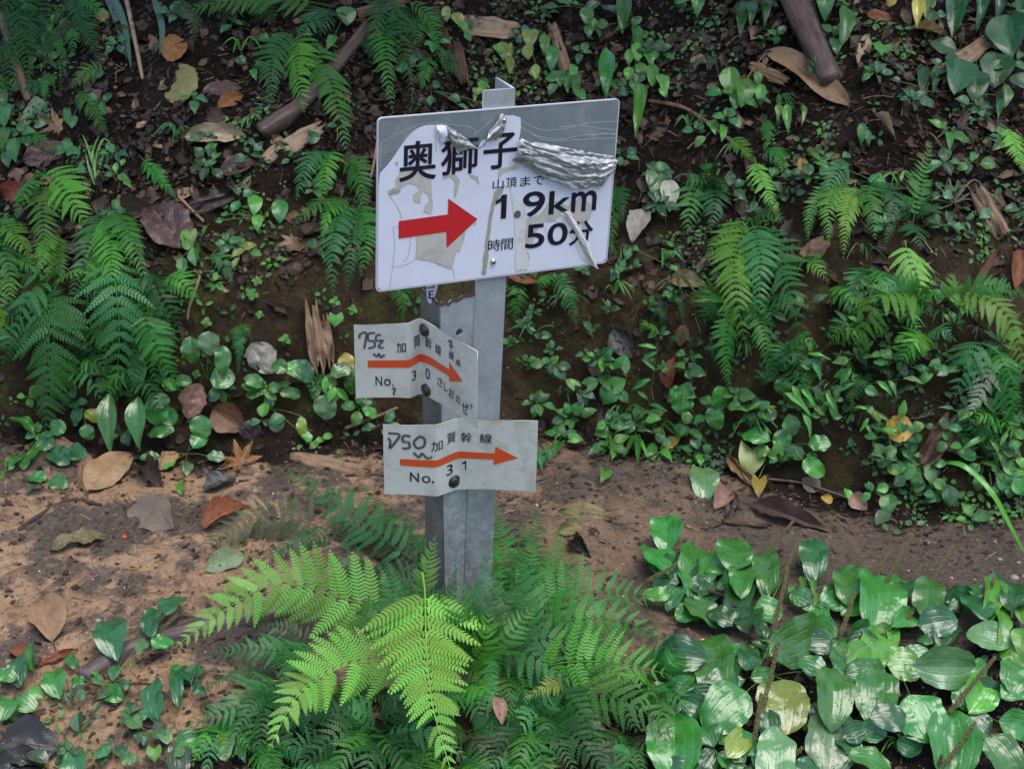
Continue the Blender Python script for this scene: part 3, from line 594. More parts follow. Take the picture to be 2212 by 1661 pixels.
# ---------------------------------------------------------------- leaf and plant builders
def hw_profile(kind, t):
    if kind == 'plantain': return .5 * np.clip(1 - np.abs(2 * np.clip(t, 0, 1) ** .93 - 1) ** 2.3, 0, 1) ** .62 * (1 - .30 * np.exp(-(t / .12) ** 2)) + .012 * (1 - t)
    if kind == 'round': return .5 * np.sqrt(np.clip(1 - (2 * t - 1) ** 2, 0, 1)) ** .9
    if kind == 'heart': return .5 * np.sin(np.pi * (t * .86 + .14) ** .72) ** .75 * (1 - t ** 6)
    if kind == 'lance': return .5 * np.sin(np.pi * t ** .7) ** 1.1
    if kind == 'blade': return .5 * np.minimum(1, .5 + t * 3) * (1 - t ** 2.2)
    return .5 * np.sin(np.pi * t ** .85) ** .8           # ovate
LEAFC = {}
def leaf_mesh(kind, var=0, mat=None, dead=0.0, n=None, m=None):
    """unit leaf: y 0..1 from stalk to tip, x across, z up"""
    key = (kind, var, mat.name, dead)
    if key in LEAFC: return LEAFC[key]
    rr = np.random.default_rng(hash((len(kind), kind[0] < 'm', var, int(dead * 10))) % 9999 + var)
    n = n or (22 if kind == 'plantain' or dead else 12); m = m or (10 if kind == 'plantain' or dead else 6)
    t = np.linspace(0, 1, n + 1); s = np.linspace(-1, 1, m + 1); T, Sx = np.meshgrid(t, s, indexing='ij')
    hw = hw_profile(kind, T)
    edge = 1 + (.07 if kind == 'plantain' else .04) * (vnoise(T * 4.3 + 50, Sx * 0 + np.sign(Sx) * 3, var) - .5) * 2 + (.22 * dead * (vnoise(T * 14, np.sign(Sx) * 5, var + 3) - .5) * 2)
    if kind == 'plantain': edge = edge + .022 * np.sin(T * 34 + np.sign(Sx) * 2 + var)
    x = Sx * hw * edge; y = T.copy()
    if kind == 'heart': y = y - .16 * np.exp(-(T / .12)) * (np.abs(Sx) ** 1.2) + .1 * np.exp(-(T / .1)) * (1 - np.abs(Sx))
    arch = rr.uniform(.05, .2) if dead else rr.uniform(.1, .34); fold = rr.uniform(.05, .35); tw = rr.uniform(-.25, .25); bend = rr.uniform(-.08, .08)
    if kind == 'blade': arch, fold = .35, .5
    z = arch * (.25 - (T - .5) ** 2) * 1.2 - arch * .5 * T ** 3 + fold * np.abs(x) + tw * x * T
    wv = .035 if kind == 'plantain' else .025
    z = z + wv * np.abs(Sx) ** 1.5 * np.sin(T * rr.uniform(9, 16) + np.sign(Sx) * 2 + var)
    z = z + wv * .6 * (fbm(T * 3 + var * 7, Sx * 2, 1.6, 3, var) - .45) * 2
    x = x + bend * (T ** 2)
    if dead:
        curl = rr.uniform(-.7, .9) * dead; z = z + curl * x ** 2 * 2.2 + dead * .14 * (fbm(T * 4 + var * 11, Sx * 3, 1.5, 4, var + 5) - .45) * 2 + dead * rr.uniform(-.25, .35) * (T - .5) ** 2
    V = np.stack([x.ravel(), y.ravel(), z.ravel()], 1); UV = np.stack([(Sx.ravel() * .5 + .5), T.ravel()], 1)
    ix = np.arange((n + 1) * (m + 1)).reshape(n + 1, m + 1)
    Q = np.stack([ix[:-1, :-1].ravel(), ix[:-1, 1:].ravel(), ix[1:, 1:].ravel(), ix[1:, :-1].ravel()], 1)
    me = mesh_np(kind + '_leaf', V, Q, UV); me.materials.append(mat); LEAFC[key] = me; return me
def tube_np(pts, r0, r1, n=5):
    P = np.array([tuple(p) for p in pts], float); V = []; T = []
    for i, p in enumerate(P):
        d = P[min(i + 1, len(P) - 1)] - P[max(i - 1, 0)]; d = d / (np.linalg.norm(d) + 1e-9)
        a = np.cross(d, (0, 0, 1.0) if abs(d[2]) < .9 else (1.0, 0, 0)); a /= np.linalg.norm(a); b = np.cross(d, a); r = r0 + (r1 - r0) * i / (len(P) - 1)
        for k in range(n): V.append(p + r * (a * math.cos(2 * math.pi * k / n) + b * math.sin(2 * math.pi * k / n)))
        if i:
            for k in range(n): q = (i - 1) * n; T.append((q + k, q + (k + 1) % n, q + n + (k + 1) % n, q + n + k))
    return np.array(V), np.array(T)
def bez(a, b, c, n): return [a.lerp(b, t / n).lerp(b.lerp(c, t / n), t / n) for t in range(n + 1)]
def frame(d, nrm):
    y = d.normalized(); x = y.cross(nrm).normalized(); z = x.cross(y); return Matrix((x, y, z)).transposed()
HINT = Vector((0, -.55, .83))
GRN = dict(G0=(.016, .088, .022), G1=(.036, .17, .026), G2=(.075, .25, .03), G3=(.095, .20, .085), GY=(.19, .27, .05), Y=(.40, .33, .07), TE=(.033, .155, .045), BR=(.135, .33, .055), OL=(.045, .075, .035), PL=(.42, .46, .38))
def add_leaf(root, B, T, wid, mat, kind, color, var=None, hint=None, name='leaf'):
    hint = hint or (HINT + Vector((random.gauss(0, .22), random.gauss(0, .22), random.gauss(0, .12)))).normalized()
    d = T - B; L = d.length
    M = frame(d, hint).to_4x4() @ Matrix.Diagonal((wid, L, L, 1)); M.translation = B - root.location
    v = random.randrange(6) if var is None else var
    return link(name, leaf_mesh(kind, v, mat), None, root, M, color)
def leafy(Zf, name, cat, label, group, rootxy, leaves, kind='ovate', col='G1', mat=None, lift=(.012, .05), stalk=True, tipd=1.0):
    """leaves: (cx, cy, length, width[, colour[, angle, deg clockwise from straight down]]) in photo units"""
    mat = mat or M_LEAF; rpx = Zf(*rootxy); rp = at(*rpx); s = math.hypot(*(a - b for a, b in zip(Zf(1, 0), Zf(0, 0))))
    root = empty(name, rp, label, cat, group)
    mx = max(math.hypot(l[0] - rootxy[0], l[1] - rootxy[1]) for l in leaves) + 1
    for l in leaves:
        cx, cy, L, W = l[:4]; c = GRN[l[4]] if len(l) > 4 and l[4] else GRN[col]; dx, dy = cx - rootxy[0], cy - rootxy[1]
        if len(l) > 5 and l[5] is not None: a = R(l[5]); dx, dy = -math.sin(a), math.cos(a)
        dn = math.hypot(dx, dy) or 1; 
        if dn < 3: dx, dy, dn = 0, 1, 1
        dx, dy = dx / dn, dy / dn; far = math.hypot(cx - rootxy[0], cy - rootxy[1]) / mx
        h = lift[0] + (lift[1] - lift[0]) * far ** .7 + random.uniform(0, .006)
        b = at(*Zf(cx - dx * L / 2, cy - dy * L / 2), h); t = at(*Zf(cx + dx * L / 2, cy + dy * L / 2), h * random.uniform(.75, 1.1))
        if (t - b).length > 1.8 * L * s * ppm(b): t = b + (t - b) * (1.8 * L * s * ppm(b) / (t - b).length)
        j = random.uniform(.88, 1.14); c = tuple(k * j for k in c)
        add_leaf(root, b, t, W * s * ppm(b) * 1.12, mat, kind, c)
        if stalk and (b - rp).length > .008:
            m = (b + rp) / 2 + Vector((0, -.006, .010)); Vv, Tt = tube_np([p - rp for p in bez(rp, m, b, 5)], .0009, .0007, 4)
            link('leaf_stalk', mesh_np('leaf_stalk', Vv, Tt), M_STEM, root, color=c)
    return root

PIN = {}
def pinna_np(n, w, var, teeth=1):
    key = (n, w, var)
    if key in PIN: return PIN[key]
    rr = np.random.default_rng(var + 31); V = []; T = []; UV = []
    for i in range(n):
        x0 = .03 + .95 * i / n; sp = .95 / n; t = (i + .5) / n
        l = w * min(1, .72 + t * 1.6) * (1 - t ** 1.9) ** .8 + .004
        for s in (-1, 1):
            k = len(V); lx = l * rr.uniform(.92, 1.08); fw = .42 * lx + rr.uniform(-.006, .006)
            e = sp * (.38 if n > 11 else .47)
            V += [(x0 + sp * .04, 0, .0), (x0 + sp * .80, 0, .0), (x0 + fw * .55 + e * .1, s * lx * .58, .018 * w * 4), (x0 + fw * .55 + e * 1.9, s * lx * .52, .018 * w * 4), (x0 + fw * 1.1 + e * 1.3, s * lx, -.012)]
            UV += [(.46, t), (.46, t), (.4, t), (.6, t), (.5, t)]
            T += ([(k, k + 1, k + 3), (k, k + 3, k + 2), (k + 2, k + 3, k + 4)] if s > 0 else [(k, k + 3, k + 1), (k, k + 2, k + 3), (k + 2, k + 4, k + 3)])
    k = len(V); V += [(0, .012, .002), (0, -.012, .002), (1.0, 0, .0)]; UV += [(.5, 0), (.5, 0), (.5, 1)]; T += [(k, k + 1, k + 2)]
    PIN[key] = (np.array(V), np.array(T), np.array(UV)); return PIN[key]
def catmull3(pts, n=6):
    return [Vector(p) for p in smooth_pts([tuple(p) for p in pts], n)]
def frond(root, pts, W, color, npair=18, npn=10, pw=.15, prof='lance', hint=None, droop=.25, start=.14, hero=False, sweep=22, name='frond', mat=None):
    """pts: world points of the midrib, W: longest pinna in metres"""
    pts = catmull3(pts) if len(pts) > 2 else [pts[0].lerp(pts[1], i / 8) for i in range(9)]
    hint = hint or (HINT + Vector((random.gauss(0, .22), random.gauss(0, .22), random.gauss(0, .14)))).normalized()
    cum = [0]
    for a, b in zip(pts, pts[1:]): cum.append(cum[-1] + (b - a).length)
    tot = cum[-1]; P = np.array([tuple(p) for p in pts]); cum = np.array(cum)
    def pos(t): return np.array([np.interp(t * tot, cum, P[:, k]) for k in range(3)])
    o0 = np.array(tuple(root.location)); Vs = []; Ts = []; Us = []; off = 0; pin = []
    for i in range(npair):
        t = start + (1 - start) * ((i + .3) / npair) ** .93; p = pos(t); tg = pos(min(1, t + .02)) - pos(t - .02); tg /= np.linalg.norm(tg)
        tt = (t - start) / (1 - start)
        if prof == 'lance': L = W * min(1, .62 + tt * 1.9) * (1 - tt) ** .72 * 1.12
        elif prof == 'wide': L = W * (1 - tt) ** .8
        else: L = W * min(1, .35 + tt * 2.2) * (1 - tt ** 2.5) ** .9
        L = max(L, W * .05)
        side = np.cross(tg, np.array(tuple(hint))); side /= np.linalg.norm(side); nn = np.cross(side, tg)
        for s in (-1, 1):
            if random.random() < .03: continue
            a = R(sweep + 22 * tt + random.gauss(0, 5)); lift = random.gauss(.0, .12); LL = L * random.uniform(.84, 1.08)
            xd = side * s * math.cos(a) + tg * math.sin(a) + nn * lift; xd /= np.linalg.norm(xd)
            yd = np.cross(nn, xd); yd /= np.linalg.norm(yd); zd = np.cross(xd, yd)
            v, T, u = pinna_np(max(4, int(npn * (LL / W) ** .5 + 1)), pw, random.randrange(3))
            v = v.copy(); v[:, 2] -= droop * (1 if hero else random.uniform(.4, 1.7)) * v[:, 0] ** 2; v[:, 1] += s * (.10 + (0 if hero else random.gauss(0, .07))) * v[:, 0] ** 2
            if hero: pin.append((p, xd, yd, zd, LL, v, T, u)); continue
            Wv = p + (v[:, :1] * xd + v[:, 1:2] * yd + v[:, 2:] * zd) * LL - o0
            Vs.append(Wv); Ts.append(T + off); Us.append(u); off += len(v)
    r = max(.0009, W * .016); tv, tq = tube_np([p - root.location for p in pts], r, r * .3, 5)
    tri = np.concatenate([tq[:, [0, 1, 2]], tq[:, [0, 2, 3]]]); 
    if hero:
        fr = link(name, mesh_np(name, tv, tri, np.full((len(tv), 2), .5)), mat or M_FERN, root, color=tuple(k * 1.2 for k in color))
        cache = {}
        for p, xd, yd, zd, LL, v, T, u in pin:
            k = (len(v), round(float(v[-6, 1]), 3))
            if k not in cache: cache[k] = mesh_np('pinna', v, T, u); cache[k].materials.append(M_FERN)
            M = Matrix(np.stack([xd, yd, zd], 1).tolist()).to_4x4() @ Matrix.Scale(LL, 4); M.translation = Vector(p - o0)
            j = random.uniform(.9, 1.1); link('pinna', cache[k], None, fr, M, tuple(c * j for c in color))
        return fr
    Vs.append(tv); Ts.append(tri + off); Us.append(np.full((len(tv), 2), .5))
    return link(name, mesh_np(name, np.concatenate(Vs), np.concatenate(Ts), np.concatenate(Us)), mat or M_FERN, root, color=color)
def fern(label, col, crown, fronds, Zf=P0, group='ferns on the bank', name='fern', lift=.07, **kw):
    """fronds: (tipx, tipy, width[, colour]) or ([(x,y,lift)...], width[, colour]) in photo units"""
    s = math.hypot(*(a - b for a, b in zip(Zf(1, 0), Zf(0, 0)))); rp = at(*Zf(*crown)); root = empty(name, rp, label, 'fern', group)
    for f in fronds:
        k2 = dict(kw)
        if isinstance(f[0], list):
            pts = [at(*Zf(q[0], q[1]), q[2] if len(q) > 2 else lift) for q in f[0]]; W = f[1]; rest = f[2:]
        else:
            tx, ty, W = f[:3]; rest = f[3:]; c = crown; mx_, my_ = (c[0] + tx) / 2, (c[1] + ty) / 2
            bulge = abs(tx - c[0]) * .18
            pts = [rp, at(*Zf(c[0] + (tx - c[0]) * .45, c[1] + (ty - c[1]) * .38 - bulge), lift * 1.25), at(*Zf(tx, ty), lift)]
        fc = GRN[rest[0]] if rest and rest[0] else GRN[col]
        if len(rest) > 1: k2.update(rest[1])
        j = random.uniform(.85, 1.15); fc = tuple(q * j for q in fc)
        Wm = W * s * ppm(pts[-1]) * (1.3 if 'bank' in group or 'crowded' in group else 1.15); Lm = sum((b - a).length for a, b in zip(pts, pts[1:]))
        npair = k2.pop('npair', None) or int(max(9, min(24, Lm / max(.25 * Wm, .0045))))
        frond(root, pts, Wm, fc, npair=npair, npn=k2.pop('npn', 8 if Wm < .05 else 12), **k2)
    return root

# ---------------------------------------------------------------- foreground ferns
H = dict(hero=True, npn=14, pw=.195, droop=.12, hint=Vector((0, -.8, .6)))
fern('bright lime green fern arching over the foot of the signpost', 'BR', (930, 1400), [
    ([(930, 1395, .04), (860, 1330, .10), (745, 1293, .15), (605, 1261, .18), (492, 1312, .19), (378, 1397, .17)], 122, 'BR', dict(H, npair=22, start=.14)),
    ([(912, 1235, .30), (918, 1283, .26), (921, 1400, .22), (934, 1520, .22), (958, 1610, .22), (985, 1700, .20)], 158, 'BR', dict(H, npair=23, prof='wide', start=.10)),
    ([(930, 1445, .08), (860, 1428, .13), (775, 1431, .16), (700, 1458, .18), (640, 1505, .18), (580, 1620, .15)], 112, 'BR', dict(H, npair=19, start=.12)),
    ([(912, 1300, .20), (922, 1230, .30), (942, 1152, .42)], 36, 'BR', dict(npair=14, npn=8, start=.05))], group='ferns round the signpost')
fern('blue-green fern with two long fronds leaning up left of the signpost', 'TE', (935, 1240), [
    ([(935, 1240, .02), (850, 1180, .08), (720, 1085, .11), (602, 1000, .11)], 68), ([(935, 1240, .02), (880, 1165, .08), (770, 1035, .10)], 52),
    ([(935, 1245, .02), (870, 1200, .06), (790, 1150, .07), (700, 1130, .06)], 50, 'OL'), ([(930, 1260, .02), (850, 1240, .06), (740, 1225, .05)], 46, 'G0'), ([(935, 1240, .02), (905, 1180, .06), (885, 1110, .08)], 34)], group='ferns round the signpost')
fern('dull olive fern with a long frond pointing left across the path', 'OL', (740, 1160), [
    ([(740, 1160, .02), (650, 1125, .06), (540, 1125, .07), (425, 1195, .05)], 72), ([(740, 1160, .02), (650, 1170, .04), (560, 1210, .03)], 40, 'G0')], group='ferns round the signpost')
fern('mid green fern with upright narrow fronds just right of the signpost', 'G1', (1110, 1340), [
    ([(1105, 1340, .02), (1090, 1230, .07), (1070, 1085, .09)], 62), ([(1110, 1340, .02), (1140, 1240, .08), (1165, 1085, .10)], 58, 'TE'), ([(1115, 1340, .02), (1195, 1260, .07), (1205, 1130, .08)], 46),
    ([(1105, 1345, .02), (1040, 1250, .07), (1010, 1170, .08)], 46, 'TE'), ([(1105, 1345, .02), (1150, 1180, .10), (1100, 1120, .10)], 36)], group='ferns round the signpost')
fern('large mid green fern with broad fronds reaching right of the signpost', 'TE', (1050, 1410), [
    ([(1050, 1410, .03), (1123, 1346, .10), (1221, 1299, .13), (1300, 1279, .14), (1420, 1290, .12)], 128, 'G1', dict(npair=17, npn=15, pw=.12, sweep=10)),
    ([(1050, 1410, .03), (1100, 1400, .08), (1160, 1420, .10), (1250, 1480, .10)], 84, 'TE'), ([(1050, 1410, .03), (1120, 1390, .1), (1200, 1380, .12), (1330, 1400, .10)], 70, 'G0')], group='ferns round the signpost')
fern('light green fern with a frond hanging level, between lime fern and plantains', 'G2', (1130, 1450), [
    ([(1130, 1450, .05), (1231, 1429, .12), (1330, 1432, .14), (1440, 1455, .12)], 118, 'G2', dict(npair=14, npn=14, pw=.12, sweep=14)),
    ([(1130, 1450, .04), (1250, 1480, .10), (1380, 1530, .11), (1490, 1610, .08)], 92, 'G1', dict(npair=16, npn=12, pw=.12)), ([(1120, 1450, .04), (1190, 1480, .07), (1270, 1560, .07), (1300, 1650, .05)], 66, 'G0'),
    ([(1235, 1470, .06), (1190, 1480, .09), (1130, 1510, .08)], 30, 'GY')], group='ferns round the signpost')
fern('dark teal fern at the bottom edge under the lime fern', 'G0', (820, 1580), [
    (640, 1660, 60), (720, 1530, 56, 'TE'), (900, 1500, 54), (1010, 1640, 66, 'TE'), (780, 1700, 66), (900, 1700, 62), (700, 1700, 56, 'G1'), (620, 1560, 50), (850, 1640, 56, 'G1')], lift=.05, group='ferns round the signpost')
fern('dark glossy fern at the bottom edge beside the big plantain leaves', 'G0', (1150, 1560), [
    (1060, 1650, 56), (1180, 1700, 60, 'TE'), (1290, 1620, 60), (1220, 1500, 50, 'TE'), (1060, 1510, 56), (1110, 1700, 56, 'G1'), (1330, 1700, 60), (1050, 1570, 40, 'G1'), (1250, 1680, 50)], lift=.05, group='ferns round the signpost')
fern('slender frond of blue-green pinnae hanging beside a dried leaf', 'TE', (1058, 1420), [([(1056, 1405, .10), (1060, 1470, .12), (1052, 1550, .11)], 24)], group='ferns round the signpost')
fern('blue-green fern with a pointed frond, left of the lime fern', 'TE', (680, 1400), [
    ([(690, 1385, .03), (620, 1405, .08), (540, 1400, .10), (450, 1410, .09)], 52), ([(680, 1400, .03), (625, 1420, .09), (612, 1498, .08)], 38), (520, 1360, 40, 'OL'), (560, 1450, 44, 'G0'), (480, 1470, 26, 'OL')], lift=.05, group='ferns round the signpost')
fern('dark fern spreading low over bare soil at lower left', 'TE', (610, 1470), [
    ([(610, 1470, .03), (560, 1490, .06), (480, 1540, .07), (392, 1567, .06)], 62), ([(610, 1470, .03), (570, 1530, .06), (560, 1640, .05)], 56, 'G0'), (490, 1620, 50, 'G0'), (630, 1600, 56, 'G0'), (410, 1510, 30, 'G0')], lift=.05, group='ferns round the signpost')
fern('small fern tip at the bottom edge below a round leaf', 'G1', (610, 1700), [(540, 1665, 40), (620, 1650, 44), (700, 1655, 44, 'TE'), (560, 1700, 40)], lift=.05, group='ferns round the signpost')

# ---------------------------------------------------------------- ferns on the bank, left
gl = 'ferns on the bank left of the sign'
fern('fern with a broad bright frond high at far left', 'G2', (80, 375), [([(78, 370, .03), (130, 400, .09), (185, 485, .08)], 66), ([(78, 370, .03), (90, 440, .08), (95, 560, .07)], 50, 'G1'), (30, 470, 44, 'G1')], group=gl)
fern('tall fern hanging straight down in the middle of the left cluster', 'G1', (232, 450), [
    ([(232, 450, .03), (237, 520, .09), (240, 600, .10), (232, 640, .08)], 52, 'G2'), ([(240, 540, .05), (250, 620, .11), (258, 720, .12), (250, 850, .09)], 84, 'TE'), (150, 660, 44, 'TE'), (330, 640, 44), (310, 560, 38)], group=gl)
fern('large blue-green fern with a long drooping frond lowest at left', 'TE', (120, 610), [
    ([(120, 610, .03), (108, 690, .10), (104, 800, .11), (98, 940, .08)], 92, 'TE', dict(npair=20, npn=13)), ([(110, 600, .03), (60, 640, .08), (18, 760, .07)], 62), (190, 590, 38, 'G2'), (40, 600, 50)], group=gl)
fern('glossy dark fern at the right side of the left cluster', 'G0', (300, 620), [
    ([(300, 620, .03), (320, 700, .08), (352, 780, .09), (395, 850, .06)], 50, 'G1'), ([(300, 620, .03), (345, 640, .08), (392, 715, .07)], 46), (340, 850, 44, 'G1'), (280, 900, 40), (215, 800, 50, 'G1')], group=gl)
fern('fern at the left edge cut by the frame', 'G1', (-20, 480), [(30, 620, 56, 'TE'), (40, 520, 40), (10, 760, 54), (70, 560, 44, 'G2')], group=gl)
fern('mossy green fern with narrow hanging fronds behind the left cluster', 'G2', (110, 500), [([(100, 500, .02), (104, 560, .05), (100, 620, .04)], 26), ([(125, 500, .02), (128, 570, .05), (120, 650, .04)], 28, 'G1'), (80, 600, 30)], group=gl)
fern('small fern frond sweeping left over dark soil, upper left', 'G1', (235, 148), [([(236, 146, .02), (200, 150, .05), (150, 190, .05)], 26), ([(160, 190, .02), (195, 230, .05), (235, 300, .04)], 26)], group=gl)
fern('narrow single frond lying down the slope beside grass tuft', 'G1', (300, 335), [([(300, 335, .01), (335, 375, .03), (382, 432, .02)], 22)], group=gl)
fern('dark fern in the top left corner', 'G0', (50, -20), [(0, 40, 40), (70, 45, 36, 'G1'), (30, 140, 50), (60, 200, 44), (110, 130, 40), (10, 230, 40)], group=gl)
fern('fern with strap-like fronds hanging near the pale stalk at top left', 'G0', (150, -10), [([(150, -10, .02), (138, 80, .05), (130, 205, .04)], 22), (190, 90, 34), (215, 140, 34), (240, 60, 30, 'G1')], group=gl)
fern('tiny fern beside the pale round fallen leaf', 'G1', (105, 158), [(92, 218, 20), (120, 200, 16)], group=gl)
fern('fern with three pointed fronds hanging, upper left of the sign', 'G1', (650, 60), [
    ([(650, 60, .02), (590, 110, .07), (588, 225, .06)], 46, 'G0'), ([(650, 60, .02), (640, 120, .08), (657, 245, .06)], 50, 'G2'), ([(660, 60, .02), (700, 140, .08), (725, 210, .09), (752, 338, .07)], 52, 'G1'), ([(640, 60, .02), (700, 180, .05), (800, 245, .04)], 22, 'G2')], group=gl)
fern('fern with a level frond along the top edge, left of centre', 'G0', (720, 20), [([(720, 15, .03), (600, -5, .08), (480, 5, .09), (372, 38, .07)], 54, 'G1'), (640, 90, 40), (690, 80, 40)], group=gl)
fern('fern with long dark fronds hanging above the sign', 'G0', (830, -10), [([(830, -10, .02), (832, 80, .08), (836, 150, .09), (850, 250, .06)], 40, 'G1'), ([(860, -10, .02), (930, 40, .06), (965, 165, .05)], 24, 'G1'), (885, 110, 36), (800, 130, 34), (900, 240, 34)], group=gl)
fern('fern with a bright curled frond left of the sign board', 'G1', (735, 330), [
    ([(725, 325, .02), (705, 345, .05), (697, 430, .05)], 40, 'G2'), ([(730, 330, .02), (670, 340, .05), (640, 435, .05)], 36, 'TE'), ([(740, 335, .02), (770, 370, .06), (790, 470, .05)], 38, 'G1')], group=gl)
fern('fern hanging down to a point left of the sign board', 'G1', (760, 430), [
    ([(760, 430, .02), (730, 470, .06), (718, 540, .07), (720, 645, .05)], 42, 'TE'), ([(760, 430, .02), (690, 440, .06), (632, 490, .05)], 38), ([(755, 430, .02), (710, 460, .06), (697, 530, .05)], 24, 'G2'), ([(765, 430, .02), (790, 500, .06), (780, 600, .05)], 44, 'G1'), ([(765, 430, .02), (760, 520, .06), (748, 640, .04)], 36, 'G0')], group=gl)
fern('small fern under the left end of the sign board', 'G1', (865, 600), [(872, 705, 22), (845, 655, 24, 'G2'), (890, 650, 24)], lift=.04, group=gl)
fern('small blue-green frond curving over the bare bank', 'TE', (440, 565), [([(440, 562, .01), (475, 555, .03), (500, 615, .02)], 24)], group=gl)
fern('tiny fern pair on the bank above the pale torn leaf', 'TE', (520, 700), [(503, 755, 18), (545, 735, 14, 'G1'), (514, 810, 16)], lift=.03, group=gl)

# ---------------------------------------------------------------- ferns on the bank, right
gr = 'ferns on the bank right of the sign'
fern('dark fern partly behind the right edge of the sign board', 'G1', (1330, 400), [(1318, 560, 34), (1345, 480, 30, 'G0'), (1310, 470, 30)], lift=.05, group=gr)
fern('small pale green fern below the right half of the sign board', 'TE', (1190, 590), [([(1190, 590, .01), (1225, 630, .04), (1245, 705, .03)], 28), ([(1120, 600, .01), (1118, 640, .03), (1112, 700, .02)], 26, 'G1'), (1160, 640, 24, 'G1')], group=gr)
fern('fern with two fans right of the sign board beside big dull leaves', 'G1', (1530, 390), [
    ([(1530, 390, .02), (1500, 410, .06), (1483, 505, .05)], 44, 'G1'), ([(1530, 390, .02), (1545, 420, .05), (1535, 500, .05)], 40, 'G0'), (1470, 400, 34, 'TE'), (1580, 420, 30, 'G0'), (1525, 345, 30, 'G1')], group=gr)
fern('narrow fern with a bright yellow-green drooping frond', 'G2', (1590, 300), [
    ([(1575, 295, .02), (1600, 315, .04), (1630, 352, .05)], 24, 'G2'), ([(1630, 340, .04), (1645, 390, .07), (1686, 476, .05)], 30, 'BR'), ([(1655, 250, .02), (1658, 290, .05), (1650, 330, .05)], 18, 'G1'), ([(1650, 320, .03), (1680, 330, .05), (1700, 375, .04)], 26, 'G1')], group=gr)
fern('largest fern right of the sign, hanging in layered fronds down the bank', 'G1', (1620, 470), [
    ([(1620, 470, .03), (1590, 540, .09), (1592, 640, .11), (1612, 755, .08)], 66, 'G2', dict(npair=20, npn=12)), ([(1620, 470, .03), (1640, 540, .10), (1640, 640, .10), (1625, 700, .08)], 54, 'TE'),
    ([(1620, 470, .03), (1680, 560, .09), (1710, 650, .10), (1742, 800, .06)], 58, 'TE', dict(npair=18)), ([(1590, 640, .03), (1568, 740, .06), (1578, 850, .05)], 34, 'G1'), ([(1620, 620, .03), (1650, 720, .06), (1660, 815, .05)], 36, 'G1'),
    ([(1620, 470, .03), (1560, 510, .08), (1520, 560, .07)], 40, 'G2'), (1700, 480, 40, 'G1')], group=gr)
fern('feathery fern with fronds curving both ways, upper right of centre', 'G1', (1845, 390), [
    ([(1835, 350, .03), (1810, 370, .07), (1782, 430, .06)], 40, 'TE'), ([(1845, 390, .03), (1795, 430, .07), (1790, 530, .06)], 34, 'G2'), ([(1845, 390, .03), (1760, 440, .06), (1745, 520, .06)], 30, 'G1'),
    ([(1850, 390, .03), (1880, 440, .06), (1890, 520, .05)], 38, 'G1'), ([(1850, 390, .03), (1830, 470, .07), (1822, 560, .06)], 34, 'BR'), ([(1850, 390, .03), (1930, 420, .06), (1910, 540, .04)], 32, 'G0')], group=gr)
fern('upright fern frond standing behind the grass tuft at right', 'TE', (1970, 480), [([(1970, 490, .01), (1990, 400, .04), (2012, 305, .05)], 40, 'G1'), (1930, 410, 34, 'G0'), (2030, 440, 36, 'G0'), (1990, 540, 36, 'G0')], lift=.04, group=gr)
fern('light green fern crest with upright pinnae at right', 'G2', (1985, 640), [([(1955, 520, .05), (1965, 560, .07), (2005, 655, .05)], 56, 'BR', dict(sweep=30)), (2030, 600, 34, 'G1'), (2040, 650, 30, 'G1')], group=gr)
fern('light green fern with a frond fanning left over dark soil', 'G2', (2010, 650), [
    ([(2010, 650, .02), (1950, 635, .08), (1890, 655, .10), (1848, 780, .07)], 66, 'G2', dict(sweep=14)), ([(2010, 650, .02), (1960, 670, .06), (1990, 720, .06)], 40, 'G1'), (1900, 610, 38, 'G1'), (1850, 640, 34, 'TE')], group=gr)
fern('yellow-green fern arching to the right edge of the photo', 'BR', (2050, 655), [
    ([(2040, 650, .02), (2110, 640, .07), (2180, 690, .09), (2220, 830, .07)], 54, 'BR'), ([(2050, 655, .02), (2060, 620, .05), (2055, 590, .06)], 30, 'G2'), (2120, 690, 36, 'G2'), (2230, 640, 36, 'G1')], group=gr)
fern('fern at right with a withered grey-white tip', 'G1', (2130, 740), [
    ([(2130, 735, .02), (2105, 760, .06), (2058, 858, .05)], 60, 'TE'), ([(2140, 760, .05), (2130, 820, .06), (2092, 905, .04)], 38, 'PL'), ([(2150, 780, .03), (2180, 860, .05), (2190, 960, .03)], 46, 'G1'), (2210, 900, 40, 'G1')], group=gr)
fern('pale green fern tip at the right edge near the top', 'G2', (2215, 290), [([(2160, 268, .04), (2185, 290, .06), (2212, 370, .05)], 30, 'BR'), ([(2215, 290, .02), (2230, 330, .05), (2215, 400, .04)], 30, 'G2')], group=gr)
fern('low dark fern rooted in the shade under the fern with the withered tip', 'G0', (2110, 880), [(2080, 960, 34), (2130, 980, 34), (2170, 1000, 36, 'G1'), (2050, 930, 26)], lift=.03, group=gr)
for k, (lb, c, tips) in enumerate((('tiny dark ladder fern curling left on the bank', (1440, 665), [(1396, 622, 11), (1400, 700, 13), (1425, 730, 12)]), ('tiny dark ladder fern arched like a hook', (1470, 720), [([(1432, 655, .01), (1465, 645, .03), (1478, 715, .02)], 12), (1440, 760, 12), (1500, 750, 11)]),
        ('small light leafy fern sprig on the bare bank', (1405, 695), [(1380, 720, 16, 'G2'), (1418, 735, 16, 'G2')]), ('low ladder fern at the foot of the bank', (1530, 740), [(1490, 752, 14), (1560, 770, 14), (1545, 790, 12)]))):
    fern(lb, 'G0', c, tips, lift=.02, group='small ladder ferns right of the sign')
fern('shaded fern among stilt grass under the large right fern', 'G0', (1720, 780), [(1690, 850, 30), (1760, 840, 34, 'G1'), (1800, 800, 30), (1735, 880, 28, 'G1')], lift=.03, group=gr)
